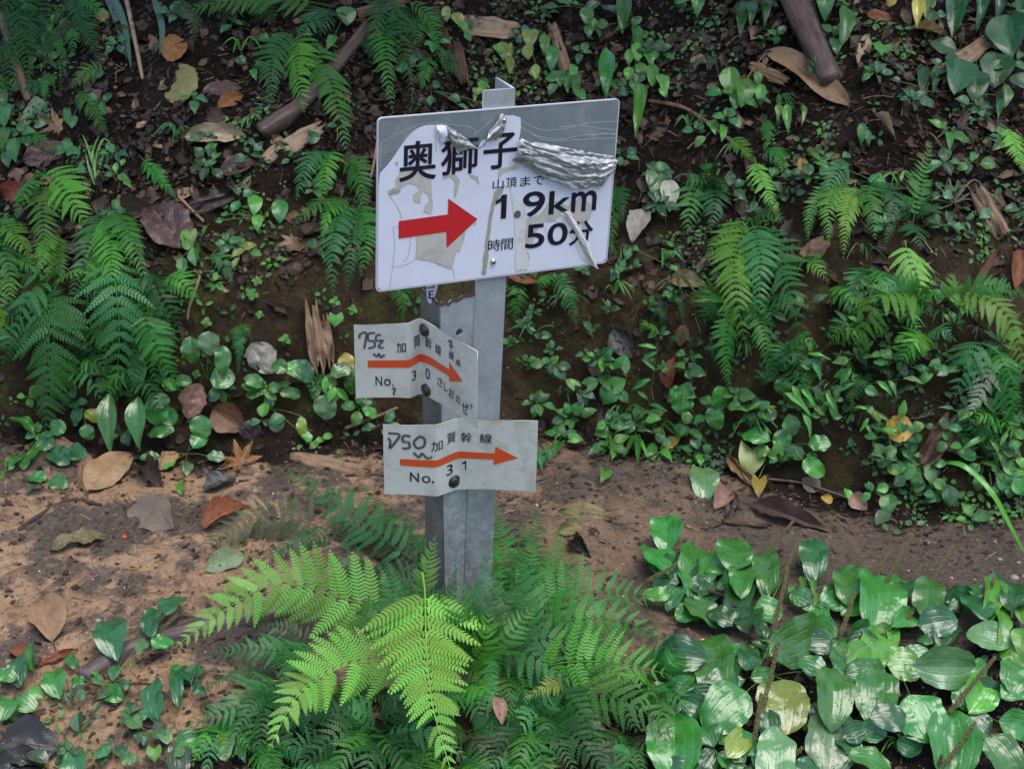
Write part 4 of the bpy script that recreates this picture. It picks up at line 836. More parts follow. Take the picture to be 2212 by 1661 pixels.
fern('thin fern over the moss hollow at right', 'G0', (1850, 800), [(1840, 900, 26, 'G1'), (1880, 880, 24), (1800, 760, 28, 'G1'), (1950, 820, 24)], lift=.03, group=gr)

# ferns massed together: nothing in the photo tells one from the next
def massed(label, group, spots, cols, size, lift=.05, nf=5, spread_=55, down=.55):
    for (x, y) in spots:
        tips = []
        for k in range(nf):
            a = random.uniform(-1.9, 1.9); r = random.uniform(.7, 1.15) * spread_ * 1.7
            tips.append((x + math.sin(a) * r, y + math.cos(a) * r * .8 + spread_ * down, random.uniform(.75, 1.15) * size, random.choice(cols)))
        fern(label, cols[0], (x, y), tips, lift=lift * random.uniform(.7, 1.2), group=group)
massed('dark glossy fern massed low beneath the lime fern at the bottom of the photo', 'ferns massed under the lime fern', [(470, 1560), (640, 1500), (560, 1600), (740, 1480), (830, 1480), (1000, 1480), (1010, 1580), (1100, 1440), (1190, 1530), (1300, 1500), (1240, 1400), (700, 1620), (860, 1620), (1360, 1590), (1130, 1620), (980, 1660)], ['TE', 'G1', 'G1', 'G2', 'TE', 'OL'], 54, .035, 6)
massed('small fern growing tight against the foot of the signpost', 'ferns massed under the lime fern', [(860, 1290), (1090, 1260), (1170, 1250), (800, 1230), (1180, 1340)], ['TE', 'G1', 'G0'], 44, .04, 5, 48, .1)
fern('mid green fern in front of the post foot with fronds fanning both ways', 'G1', (1010, 1450), [([(1010, 1450, .04), (965, 1370, .16), (915, 1290, .26)], 60, 'TE'), ([(1010, 1450, .04), (1000, 1340, .22), (995, 1235, .36)], 62, 'G1'), ([(1010, 1450, .04), (1050, 1350, .20), (1075, 1235, .34)], 62, 'TE'), ([(1010, 1450, .04), (1090, 1380, .16), (1160, 1300, .20)], 56, 'G1'), ([(1010, 1450, .04), (1040, 1400, .14), (1060, 1310, .26)], 54, 'G2'), ([(1010, 1450, .04), (970, 1400, .14), (950, 1330, .24)], 50, 'G1')], group='ferns round the signpost')
fern('blue-green fern behind the lime fern, its fronds crossing the left side of the post', 'TE', (860, 1400), [([(860, 1400, .04), (880, 1300, .18), (925, 1195, .34)], 56, 'TE'), ([(860, 1400, .04), (850, 1300, .16), (835, 1210, .20)], 54, 'TE'), ([(860, 1400, .04), (920, 1330, .18), (985, 1260, .32)], 56, 'G1'), ([(860, 1400, .04), (790, 1330, .12), (740, 1270, .12)], 50, 'G1')], group='ferns round the signpost')
fern('blue-green fern with tips poking up between the plantains left of the large wavy leaf', 'TE', (1420, 1480), [(1360, 1560, 60, 'G1'), (1480, 1400, 50, 'G1'), (1500, 1560, 60), (1440, 1620, 60, 'G1'), (1380, 1380, 54), (1330, 1460, 50, 'G2')], lift=.09, group='ferns round the signpost')
fern('fern with light fronds spreading level over the dark ferns, right of the post foot', 'G1', (1150, 1400), [([(1150, 1400, .05), (1230, 1340, .14), (1340, 1340, .15), (1440, 1380, .12)], 84, 'G1'), ([(1150, 1400, .05), (1190, 1300, .14), (1240, 1190, .16)], 66, 'G1'), ([(1150, 1400, .05), (1130, 1290, .16), (1110, 1170, .22)], 62, 'TE'), ([(1150, 1400, .05), (1280, 1420, .12), (1370, 1480, .12)], 74, 'G2')], group='ferns round the signpost')
fern('leafy blue-green fern whose fronds cover the foot of the front post', 'TE', (985, 1400), [([(985, 1420, .03), (950, 1330, .16), (890, 1235, .30)], 54, 'TE'), ([(985, 1420, .03), (985, 1320, .18), (985, 1205, .38)], 56, 'G1'), ([(990, 1420, .03), (1025, 1310, .20), (1060, 1185, .38)], 54, 'TE'), ([(990, 1420, .03), (1060, 1350, .14), (1120, 1260, .22)], 48, 'G0'), ([(985, 1420, .03), (930, 1350, .12), (850, 1310, .14)], 44, 'G0'), ([(990, 1420, .03), (1010, 1350, .16), (1030, 1260, .30)], 50, 'G1'), ([(990, 1420, .03), (960, 1350, .16), (945, 1270, .28)], 50, 'TE')], group='ferns round the signpost')
massed('mid green fern in the crowded fern cluster at the left edge', 'ferns crowded at the left edge', [(20, 560), (70, 640), (180, 560), (250, 600), (200, 700), (310, 700), (160, 780), (40, 700), (350, 600), (290, 800)], ['G1', 'TE', 'G0', 'G2'], 44, .05, 5, 50, .7)
massed('fern among the crowded ferns on the middle of the right bank', 'ferns crowded on the right bank', [(1600, 560), (1660, 640), (1720, 560), (1880, 580), (1800, 620), (1560, 640), (2000, 720), (1700, 740), (1960, 620), (2160, 900), (2190, 780), (1860, 700)], ['G1', 'G0', 'TE', 'G2'], 36, .04, 5, 42, .6)
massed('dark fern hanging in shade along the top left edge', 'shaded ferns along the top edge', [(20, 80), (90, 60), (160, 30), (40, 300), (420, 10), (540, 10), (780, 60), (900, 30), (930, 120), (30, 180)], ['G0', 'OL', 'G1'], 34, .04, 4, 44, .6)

# ---------------------------------------------------------------- plantain patch, lower right
gp = 'broad-leaved plantains at the path edge'
PK = dict(name='plantain', cat='plantain', group=gp, kind='plantain', mat=M_PAR, lift=(.02, .075), col='G1')
leafy(Z7, label='plantain with blistered leaves at the left end of the plantain patch', rootxy=(700, 600), leaves=[(640, 325, 150, 120, 'G1', 190), (615, 430, 160, 145), (765, 480, 220, 150, 'G1', 185), (800, 665, 190, 120), (600, 590, 120, 70, 'G2')], **PK)
leafy(Z7, label='plantain with rounded shiny leaves in the top row of the patch', rootxy=(960, 640), leaves=[(940, 410, 160, 145), (985, 510, 190, 110), (1080, 490, 180, 105, 'G1', 160), (930, 600, 200, 115, 'G0', 80), (1090, 660, 130, 110), (1050, 740, 100, 80, 'G0')], **PK)
leafy(Z7, label='plantain leaf standing alone above the path edge, dark and matt', rootxy=(1240, 540), leaves=[(1285, 430, 170, 110, 'G0', 200)], **PK)
leafy(Z7, label='plantain with the largest wavy leaf in the middle of the patch', rootxy=(1020, 900), leaves=[(1225, 795, 290, 200), (700, 862, 250, 150, 'G0'), (845, 900, 260, 170, 'G1', 310), (880, 970, 160, 100, 'G0')], **PK)
leafy(Z7, label='plantain with a yellow-brown ageing leaf', rootxy=(1080, 950), leaves=[(900, 1085, 240, 190, 'G1'), (1150, 1075, 230, 200, 'GY', 340), (1365, 1040, 250, 150, 'G1', 280), (1090, 1160, 130, 90, 'G0')], **PK)
leafy(Z7, label='plantain at the bottom edge with a hole-eaten giant leaf', rootxy=(870, 1360), leaves=[(680, 1265, 300, 210, 'G1', 130), (955, 1245, 150, 100, 'GY'), (1120, 1310, 280, 150, 'G3', 270), (700, 1370, 200, 130, 'G0')], **PK)
leafy(Z7, label='plantain at the bottom edge with a pale broad leaf folded down', rootxy=(1300, 1250), leaves=[(1365, 1240, 270, 210, 'G3', 330), (1540, 1320, 200, 120), (1250, 1380, 160, 110, 'G0'), (1470, 1190, 120, 90, 'G0')], **PK)
leafy(Z7, label='plantain with a tall leaf behind the flower spikes', rootxy=(1560, 760), leaves=[(1430, 565, 130, 110, 'G1', 180), (1560, 625, 230, 190, 'G1', 190), (1790, 600, 170, 120, 'G1', 220), (1835, 710, 180, 120, 'G0'), (1690, 700, 140, 90), (1560, 830, 170, 140, 'G2', 20)], **PK)
leafy(Z7, label='plantain with toothed leaves in the right middle of the patch', rootxy=(1640, 900), leaves=[(1690, 900, 160, 140, 'G2'), (1870, 905, 280, 170, 'G3'), (1560, 1035, 260, 160, 'G1', 60), (1765, 1130, 230, 190, 'G1'), (1500, 930, 130, 110, 'G1')], **PK)
leafy(Z7, label='plantain filling the bottom right corner', rootxy=(1960, 1120), leaves=[(1890, 1255, 320, 190, 'G1', 60), (2020, 1030, 190, 140, 'G2'), (2120, 1300, 230, 150, 'G1'), (2180, 1160, 160, 120), (2010, 1160, 130, 120, 'G0'), (1620, 1130, 150, 120, 'G0'), (2170, 1010, 130, 100, 'G1')], **PK)
leafy(Z7, label='plantain with a ragged pale leaf at the right edge', rootxy=(2140, 800), leaves=[(2060, 780, 210, 130, 'G3'), (2180, 850, 160, 120, 'G2'), (2000, 640, 160, 120, 'G0'), (2170, 590, 150, 110, 'G0'), (2160, 950, 150, 110, 'G1')], **PK)
leafy(Z7, label='low round-leaved plantain in the shade left of the giant leaf', rootxy=(330, 1220), leaves=[(285, 1155, 120, 110, 'G0'), (430, 1310, 120, 115, 'G1'), (260, 770, 130, 70, 'G0')], **PK)
leafy(Z7, 'broadleaf_weed', 'weed', 'weed with bright pointed leaves at the right edge above the plantains', gp, (2200, 700), [(2060, 625, 230, 90, 'G2', 95), (2110, 725, 150, 80, 'G2', 80), (2190, 660, 130, 70, 'G2'), (2200, 800, 130, 80, 'G2')], 'lance', lift=(.03, .07))
leafy(Z7, 'broadleaf_weed', 'weed', 'compound-leaved sprig between the plantain flower spikes', gp, (1150, 620), [(1190, 560, 50, 26, 'G2'), (1240, 545, 60, 28, 'G2', 180), (1250, 590, 60, 28, 'G2', 0), (1290, 560, 60, 28, 'G2', 190), (1300, 610, 60, 28, 'G2', 350), (1340, 580, 60, 30, 'G2', 270), (1210, 610, 50, 28, 'G2', 0), (1330, 640, 50, 30, 'G1')], lift=(.03, .05))
leafy(Z7, 'broadleaf_weed', 'weed', 'small fresh green weed inside the plantain patch', gp, (1640, 740), [(1620, 690, 90, 60, 'G2'), (1680, 690, 80, 55, 'G2'), (1640, 780, 90, 50, 'G2'), (1540, 780, 90, 70, 'G2'), (1590, 740, 90, 50, 'G2'), (1480, 850, 120, 90, 'G2')], lift=(.02, .05))

M_SEED = simple('seed_spike', (.06, .08, .02), (.17, .12, .05), 300, .6, .5, .001)
def spike(label, b, t, seeds=True, Zf=Z7, stalk=None):
    """plantain flower spike: stalk, then a column of small seed capsules"""
    st = at(*Zf(*(stalk or b)), .01); B = at(*Zf(*b), .07); T = at(*Zf(*t), .10)
    root = empty('flower_spike', st, label, 'flower spike', 'plantain flower spikes')
    Vv, Tt = tube_np([p - st for p in bez(st, (st + B) / 2 + Vector((0, -.01, .0)), B, 6)] + [B.lerp(T, k / 6) - st for k in range(1, 7)], .0011, .0007, 5)
    link('stalk', mesh_np('stalk', Vv, Tt), M_STEM, root)
    d = T - B; L = d.length; n = int(L / .0017); V = []; TT = []; u = d.normalized(); a = u.orthogonal().normalized(); c = u.cross(a)
    for i in range(n):
        t_ = i / n; rad = .0036 * (1 - .45 * t_) * random.uniform(.6, 1.25)
        for k in range(4):
            ang = i * 2.4 + k * 1.57 + random.uniform(-.4, .4); o = B + d * (t_ + random.uniform(-.004, .004)) + (a * math.cos(ang) + c * math.sin(ang)) * rad - st
            e1 = (a * math.cos(ang) + c * math.sin(ang)) * .0013; e2 = u * .0019; e3 = (c * math.cos(ang) - a * math.sin(ang)) * .0012; k0 = len(V)
            V += [o + e2, o - e2, o + e1 * 1.4, o - e1, o + e3, o - e3]
            TT += [(k0, k0 + 4, k0 + 2), (k0, k0 + 2, k0 + 5), (k0, k0 + 5, k0 + 3), (k0, k0 + 3, k0 + 4), (k0 + 1, k0 + 2, k0 + 4), (k0 + 1, k0 + 5, k0 + 2), (k0 + 1, k0 + 3, k0 + 5), (k0 + 1, k0 + 4, k0 + 3)]
    tag(link('seed_capsules', mesh_np('seed_capsules', [tuple(v) for v in V], TT, smooth=False), M_SEED, root), kind='stuff')
for lb, st, b, t in (('flower spike leaning furthest right over the path, behind the tallest pair', (1000, 600), (1070, 425), (1200, 268)), ('upper flower spike of the tallest pair, crossing the path', (1050, 700), (1150, 520), (1240, 300)),
        ('long upright flower spike in front of the wavy plantain leaf', (1040, 930), (1110, 760), (1175, 480)), ('flower spike with a pale tip beside the yellow-brown leaf', (1060, 1180), (1065, 1090), (1140, 785)), ('short dark flower spike below the yellow-brown leaf', (1000, 1300), (1030, 1220), (1060, 1020)),
        ('slender flower spike rising from the right middle of the patch', (1440, 800), (1570, 610), (1725, 320)), ('flower spike at right leaning over the muddy path', (1500, 830), (1700, 700), (1905, 372)), ('small flower spike at the far edge of the patch, seen against mud', (1540, 570), (1575, 490), (1615, 400)),
        ('flower spike in shade behind the plantain with toothed leaves', (1380, 840), (1410, 760), (1470, 580)), ('thick flower spike near the right edge, above the corner leaves', (1840, 1170), (1885, 1105), (2088, 860)), ('thick flower spike in the bottom right corner', (1800, 1400), (1870, 1330), (2000, 1145)),
        ('stubby flower spike at the bottom edge over a pale leaf', (1090, 1400), (1150, 1345), (1242, 1258)), ('flower spike tip poking up at the bottom edge', (1830, 1400), (1840, 1345), (1850, 1290)), ('short flower spike at the far right by the mud', (2040, 620), (2060, 590), (2082, 510)),
        ('flower spike lying low over the leftmost plantain leaves', (500, 560), (560, 530), (692, 455))):
    spike(lb, b, t, stalk=st)
for lb, b, t in (('yellow-green seed spike in front of the slate-dark root', (860, 925), (1060, 740)),):
    spike(lb, (960, 830), t, Zf=Z5, stalk=b)

# ---------------------------------------------------------------- small broad-leaved plants
gw = 'small broad-leaved plants at the foot of the bank'
leafy(Z4, 'plantain', 'plantain', 'spoon-leaved plantain at the far left of the path edge', gw, (225, 1180), [(130, 1095, 180, 95), (345, 1112, 100, 95), (270, 1200, 110, 105), (205, 1268, 80, 60), (160, 1312, 100, 80), (85, 1310, 80, 80), (355, 1290, 120, 105, 'G0'), (445, 1268, 120, 105, 'G0')], 'plantain', mat=M_PAR, lift=(.01, .035))
leafy(Z4, 'plantain', 'plantain', 'pair of leaves low on the path at far left', gw, (285, 1420), [(225, 1410, 110, 75), (345, 1440, 110, 90), (200, 1470, 80, 60, 'OL')], 'plantain', mat=M_PAR, lift=(.006, .02))
leafy(Z4, 'broadleaf_weed', 'weed', 'small upright sprout at the very left of the path edge', gw, (30, 1380), [(40, 1330, 60, 26, 'G2', 190), (20, 1400, 60, 26, 'G2'), (70, 1350, 50, 26, 'G2')], 'lance', lift=(.01, .03))
leafy(Z4, 'plantain', 'plantain', 'dark leaves with one yellow leaf under the left fern cluster', gw, (490, 1000), [(455, 1048, 120, 80, 'G0'), (545, 1045, 100, 85, 'GY'), (518, 1140, 100, 80), (435, 975, 70, 60)], 'plantain', mat=M_PAR, lift=(.01, .035))
leafy(Z4, 'bamboo_grass', 'bamboo grass', 'bamboo grass with three long shiny leaves hanging over the path edge', gw, (770, 925), [(650, 1090, 370, 105, 'G1', 25), (820, 1085, 320, 110, 'G1', 350), (815, 795, 250, 100, 'G1', 200)], 'lance', mat=M_PAR, lift=(.05, .06))
leafy(Z4, 'plantain', 'plantain', 'group of dull leaves right of the bamboo grass', gw, (1030, 1130), [(930, 1005, 190, 130, 'G1', 20), (955, 1130, 160, 95), (1010, 1045, 120, 90), (955, 950, 100, 90)], 'plantain', mat=M_PAR, lift=(.012, .045))
leafy(Z4, 'plantain', 'plantain', 'two overlapping rounded leaves above the orange maple leaf', gw, (1110, 1270), [(1190, 1110, 150, 110, 'G1', 200), (1185, 1190, 120, 90), (890, 1288, 120, 65, 'G1'), (1280, 1285, 110, 70, 'G3'), (1005, 1338, 70, 60, 'G2'), (1105, 1360, 80, 60, 'G3')], 'plantain', mat=M_PAR, lift=(.008, .03))
leafy(Z4, 'plantain', 'plantain', 'long-stalked plant with four leaves on the bank left of the sign', gw, (1228, 830), [(1135, 650, 160, 100, 'G1', 110), (1240, 610, 140, 115, 'G3', 210), (1320, 705, 160, 85, 'G1', 265), (1320, 820, 150, 125, 'G1')], 'plantain', mat=M_PAR, lift=(.015, .05))
leafy(Z4, 'plantain', 'plantain', 'rosette of small oval leaves below the grey-white torn leaf', gw, (1600, 900), [(1505, 838, 120, 75), (1540, 895, 90, 60), (1500, 915, 90, 65), (1600, 955, 110, 60), (1680, 862, 100, 55), (1722, 912, 130, 65), (1560, 860, 60, 40), (1630, 870, 60, 60, 'G3')], 'plantain', mat=M_PAR, lift=(.008, .03))
leafy(Z4, 'plantain', 'plantain', 'spread leaves beside the weathered stump', gw, (1860, 840), [(1785, 778, 180, 115, 'G0'), (1660, 750, 100, 80, 'G1'), (2025, 775, 140, 85, 'G1'), (1930, 990, 150, 120, 'G3', 0), (1725, 760, 90, 80, 'G2'), (1960, 850, 80, 60, 'G2')], 'plantain', mat=M_PAR, lift=(.012, .04))
leafy(Z4, 'bamboo_grass', 'bamboo grass', 'sprig of three narrow striped leaves left of the lower route plate', gw, (1985, 870), [(1930, 868, 120, 40, 'G2', 95), (1965, 920, 110, 45, 'G2'), (2035, 920, 120, 42, 'G2')], 'lance', mat=M_PAR, lift=(.04, .05))
leafy(Z4, 'plantain', 'plantain', 'yellow-green leaf cluster close to the left of the front post', gw, (2070, 820), [(2050, 735, 140, 90, 'Y', 100), (2090, 860, 120, 90), (2110, 780, 100, 80), (2170, 850, 110, 90), (2200, 760, 90, 70, 'GY')], 'plantain', mat=M_PAR, lift=(.012, .03))
leafy(Z4, 'plantain', 'plantain', 'pale spotted oval leaf hanging over the path edge', gw, (1600, 1000), [(1643, 1085, 110, 85, 'G3', 0), (1790, 1105, 120, 55, 'GY', 320), (1820, 1170, 70, 60, 'G2')], 'plantain', mat=M_PAR, lift=(.01, .02))
leafy(Z4, 'clover', 'clover', 'row of tiny leaves on the path edge left of the sign', gw, (1880, 1200), [(1862, 1215, 60, 40, 'G2'), (1900, 1190, 60, 40, 'G2'), (1945, 1165, 60, 40, 'G2'), (1830, 1190, 40, 30, 'G2')], 'round', lift=(.004, .012), stalk=False)
leafy(Z4, 'broadleaf_weed', 'weed', 'single small upright leaf growing from bare path', gw, (1075, 1510), [(1075, 1472, 80, 50, 'G2', 180)], 'ovate', lift=(.004, .012))
gc = 'clovers on the bare bank'
for lb, x, y, r in (('clover high on the bare bank near the hanging fern', 1525, 242, 34), ('clover in the middle of the bare mossy bank', 1498, 322, 40), ('bright four-leaf sprout above the torn grey leaf', 1690, 595, 40), ('clover left of the bare bank centre', 1225, 490, 34),
        ('clover beside the top of the weathered stump', 1985, 368, 36), ('clover below the leafy moss patch', 1540, 442, 26), ('clover just left of the upper route plate', 2090, 415, 34), ('clover low under the pale torn leaf', 1165, 795, 28), ('clover leaf by the oval-leaf rosette', 1890, 825, 34)):
    leafy(Z4, 'clover', 'clover', lb, gc, (x, y), [(x + r * .5 * math.cos(a), y + r * .5 * math.sin(a), r * .95, r * .8, 'G2') for a in (.3, 1.9, 3.4, 5.0)], 'round', lift=(.008, .014), stalk=False)
leafy(Z4, 'broadleaf_weed', 'weed', 'heart-shaped sprout on a thin stalk near the stump', gc, (1975, 540), [(1992, 478, 80, 80, 'G2', 190)], 'heart', lift=(.01, .03))
leafy(Z4, 'broadleaf_weed', 'weed', 'yellow-green lobed weed on the mossy ledge', gw, (1440, 60), [(1410, 80, 90, 50, 'GY'), (1480, 40, 90, 50, 'GY'), (1400, 140, 80, 40, 'GY'), (1520, 80, 70, 40, 'G2'), (1430, 10, 70, 50, 'G2')], lift=(.01, .03))
leafy(Z4, 'broadleaf_weed', 'weed', 'tiny creeping weed under the tan maple leaf', gw, (1620, 140), [(1560, 140, 40, 24, 'G2'), (1600, 160, 40, 24, 'G2'), (1640, 150, 40, 24, 'G2'), (1690, 120, 50, 26, 'G2'), (1590, 120, 36, 22, 'G2'), (1660, 110, 36, 24, 'G2')], lift=(.006, .012), stalk=False)
leafy(Z4, 'broadleaf_weed', 'weed', 'pair of leaves on a stem above the bare bank', gw, (1150, 60), [(1110, 30, 90, 60, 'G2'), (1155, 100, 110, 70, 'G1'), (1130, -30, 110, 70, 'BR')], lift=(.02, .04))
# bottom left
gb = 'creeping plants at the lower left edge of the path'
leafy(Z5, 'plantain', 'plantain', 'creeping plant with round leaves in front of the slate-dark root', gb, (650, 1160), [(1030, 680, 160, 155, 'G0'), (900, 785, 160, 110, 'G0', 110), (665, 885, 200, 170, 'G0', 190), (962, 910, 120, 105, 'G1'), (845, 940, 110, 60, 'G3')], 'plantain', mat=M_PAR, lift=(.03, .06))
leafy(Z5, 'plantain', 'plantain', 'small leaves on an arching runner at lower left', gb, (600, 1170), [(672, 1218, 120, 95, 'G1'), (330, 1150, 150, 130, 'G1', 60), (462, 1145, 80, 70, 'G1'), (560, 1072, 90, 50, 'G2'), (430, 1020, 120, 60, 'G1')], 'plantain', mat=M_PAR, lift=(.015, .03))
leafy(Z5, 'plantain', 'plantain', 'clump of upright leaves at the left edge, lower left corner', gb, (130, 1150), [(190, 990, 150, 90, 'G1', 205), (108, 1075, 170, 110, 'G0', 175), (35, 1105, 130, 80, 'G1'), (215, 1205, 90, 60, 'G2')], 'plantain', mat=M_PAR, lift=(.015, .045))
leafy(Z5, 'plantain', 'plantain', 'two overlapping round leaves at the left edge above the dark wet leaf', gb, (90, 1230), [(145, 1275, 120, 115, 'G1'), (35, 1300, 150, 120, 'G1')], 'round', mat=M_PAR, lift=(.012, .03))
leafy(Z5, 'plantain', 'plantain', 'muddy wide leaves left of the dark low fern', gb, (1130, 1160), [(915, 1250, 240, 140, 'G0', 75), (1050, 1180, 200, 70, 'G0', 60), (1130, 1090, 120, 90, 'G0'), (1180, 1190, 100, 60, 'G0')], 'plantain', mat=M_PAR, lift=(.02, .045))
leafy(Z5, 'plantain', 'plantain', 'oval green leaf and mud-stained companions near the bottom edge', gb, (1000, 1530), [(1115, 1488, 160, 105, 'G1'), (1060, 1612, 240, 120, 'OL', 280), (980, 1460, 110, 80, 'G3'), (1335, 1515, 170, 110, 'G3', 250)], 'plantain', mat=M_PAR, lift=(.012, .035))
leafy(Z5, 'broadleaf_weed', 'weed', 'small heart-shaped leaf near the bottom edge at left', gb, (915, 1530), [(915, 1575, 90, 80, 'G2', 0)], 'heart', lift=(.01, .02))
leafy(Z5, 'clover', 'clover', 'two tiny bright leaves on bare soil at lower left', gb, (820, 1480), [(808, 1455, 44, 36, 'G2'), (840, 1500, 34, 26, 'G2')], 'heart', lift=(.006, .012), stalk=False)
leafy(Z5, 'broadleaf_weed', 'weed', 'grey-green leaf lying on the soil at lower left', gb, (440, 1430), [(465, 1380, 120, 90, 'G0', 200)], 'ovate', lift=(.008, .02))
leafy(Z5, 'plantain', 'plantain', 'blue-green shiny leaf cut off by the bottom edge', gb, (430, 1700), [(455, 1635, 200, 140, 'TE', 210), (220, 1590, 140, 90, 'OL')], 'plantain', mat=M_PAR, lift=(.01, .03))
# mid right
gm = 'small plants between the path and the bank right of the sign'
leafy(Z9, 'plantain', 'plantain', 'long-stalked plantain with three rounded leaves right of the sign', gm, (520, 1105), [(430, 935, 160, 115, 'G1', 120), (620, 930, 130, 115, 'G1', 190), (600, 1032, 130, 90, 'G1', 260)], 'plantain', mat=M_PAR, lift=(.02, .05))
leafy(Z9, 'plantain', 'plantain', 'clump with two pale dusty leaves in the middle of the right bank foot', gm, (960, 1180), [(955, 870, 100, 85, 'G1', 180), (880, 1008, 90, 80), (985, 1075, 130, 95, 'G3', 150), (950, 1140, 100, 85, 'G1'), (815, 1125, 150, 100), (850, 1208, 80, 60, 'G2'), (940, 1220, 100, 70), (1020, 1220, 90, 70), (1145, 1165, 120, 85, 'G1'), (1115, 1292, 140, 80, 'G2'), (1105, 1232, 60, 50)], 'plantain', mat=M_PAR, lift=(.012, .035))
leafy(Z9, 'broadleaf_weed', 'weed', 'spotted yellowing heart leaf at the path edge', gm, (870, 1260), [(795, 1265, 170, 130, 'GY', 40), (830, 1392, 100, 70, 'Y', 20)], 'heart', lift=(.012, .02))
leafy(Z9, 'plantain', 'plantain', 'pale flat leaf lying alone on the path', gm, (470, 1290), [(540, 1375, 150, 130, 'G3', 320)], 'plantain', mat=M_PAR, lift=(.008, .014))
for lb, r, lv in (('heart-leaved plant right beside the front post', (70, 870), [(120, 738, 90, 80, 'G1'), (100, 850, 90, 80, 'G2'), (40, 920, 110, 100, 'G1'), (20, 740, 80, 70, 'G2'), (20, 830, 90, 70, 'G1'), (130, 930, 60, 50)]),
        ('heart-leaved plant low at the path edge right of the lower route plate', (90, 1080), [(60, 1020, 90, 70), (130, 1035, 90, 65), (10, 1110, 90, 80), (70, 1210, 100, 70, 'G2'), (20, 1335, 70, 60, 'G2'), (300, 1010, 90, 50, 'G2'), (310, 1110, 70, 50)]),
        ('cluster of little round leaves between stilt grass stems', (1150, 920), [(1060, 880, 70, 55), (1150, 930, 70, 60, 'G2'), (1210, 960, 70, 50), (1080, 960, 70, 60, 'G1'), (1150, 1000, 70, 60), (1280, 800, 90, 60), (1000, 960, 80, 60, 'G2'), (1240, 880, 60, 40)])):
    leafy(Z9, 'heart_leaf_plant', 'weed', lb, gm, r, lv, 'heart', lift=(.01, .035))
for lb, r, lv in (('leafy plants around the round yellow leaf', (1530, 1150), [(1430, 1020, 100, 45, 'G2'), (1400, 990, 70, 40, 'G2'), (1580, 985, 100, 40, 'G2'), (1660, 1080, 70, 60, 'G2'), (1645, 1140, 80, 60), (1440, 1080, 70, 50), (1540, 1170, 160, 80, 'G0'), (1480, 1240, 120, 80, 'G1'), (1600, 1220, 90, 60), (1410, 1130, 70, 50)]),
        ('mat of small oval leaves spreading onto the mud at right', (1680, 1270), [(1600, 1310, 110, 90, 'G1'), (1660, 1250, 90, 60, 'G2'), (1720, 1335, 130, 85, 'G3'), (1700, 1270, 90, 60), (1560, 1290, 80, 60), (1785, 1180, 70, 50), (1650, 1360, 80, 60), (1770, 1270, 80, 50), (1560, 1360, 70, 60, 'G0')]),
        ('plants with grey-green oval leaves at the right edge of the bank foot', (2010, 1250), [(1912, 1225, 110, 80, 'G1'), (2020, 1150, 120, 60, 'G1'), (2090, 1210, 110, 80), (2100, 1372, 110, 80, 'G1'), (1975, 1370, 90, 60), (2050, 1420, 70, 50), (2140, 1300, 90, 70), (2060, 1290, 80, 60, 'G2'), (1950, 1300, 80, 60), (2180, 1400, 90, 70)]),
        ('long-stalked leaf lying over the mud at right', (1600, 1425), [(1825, 1440, 110, 80, 'G0', 300)]),
        ('shiny oval leaf low on the mud at right', (1490, 1530), [(1508, 1482, 110, 85, 'G1', 190), (1470, 1550, 90, 70, 'OL')]), ('tiny round leaf beside the pinkish dead leaf', (1290, 1440), [(1288, 1425, 60, 50, 'G2')]),
        ('small weed with two leaves at the far right of the mud', (1940, 1560), [(1915, 1510, 80, 45, 'G2'), (1990, 1545, 110, 60, 'G1')]), ('small leaves on the slope right of the withered fern', (2100, 1080), [(2010, 1060, 90, 40, 'G2'), (2110, 1070, 90, 40, 'G2'), (2180, 1050, 90, 50), (2060, 1110, 80, 40, 'G2'), (2190, 1120, 80, 50, 'G2')])):
    leafy(Z9, 'creeping_weed', 'weed', lb, gm, r, lv, 'ovate', lift=(.008, .03))
# top right and top
gt = 'leafy plants high on the bank'
leafy(Z8, 'shrub_seedling', 'seedling', 'big round glossy leaves in the top right corner', gt, (1960, 300), [(2135, 185, 220, 190, 'G0', 240), (2065, 365, 180, 155, 'G0', 300), (1860, 390, 190, 160, 'G0', 30), (1790, 240, 140, 100, 'G0'), (1960, 440, 150, 120, 'G0'), (2190, 430, 120, 90, 'G0'), (2110, 500, 120, 60, 'G1', 0)], lift=(.03, .06))
leafy(Z8, 'bamboo_grass', 'bamboo grass', 'long drooping dark blades in the top right corner', gt, (1850, -60), [(1850, 80, 230, 100, 'G0', 350), (1980, 40, 230, 60, 'G0', 30), (2080, 20, 200, 60, 'G0', 10), (2170, 60, 220, 60, 'G0', 350)], 'lance', mat=M_PAR, lift=(.04, .06))
leafy(Z8, 'bamboo_grass', 'bamboo grass', 'hanging yellow-striped leaf by the top edge', gt, (1690, -40), [(1660, 60, 170, 60, 'Y', 10), (1700, 40, 130, 40, 'GY', 350)], 'lance', mat=M_PAR, lift=(.04, .05))
leafy(Z8, 'shrub_seedling', 'seedling', 'single hanging shiny leaf right of the dark branch', gt, (1265, 0), [(1268, 130, 210, 75, 'G1', 0), (1180, 10, 170, 90, 'G1', 60), (1240, -40, 120, 70, 'G1')], lift=(.04, .06))
leafy(Z8, 'shrub_seedling', 'seedling', 'glossy drooping leaves left of the dark branch', gt, (740, -30), [(735, 100, 190, 60, 'G0', 340), (790, 70, 130, 50, 'G0', 340), (860, 60, 150, 50, 'G0', 310), (510, 30, 120, 60, 'G1', 320), (420, 10, 80, 50, 'G1'), (890, 20, 100, 50, 'G0')], 'lance', lift=(.03, .05))
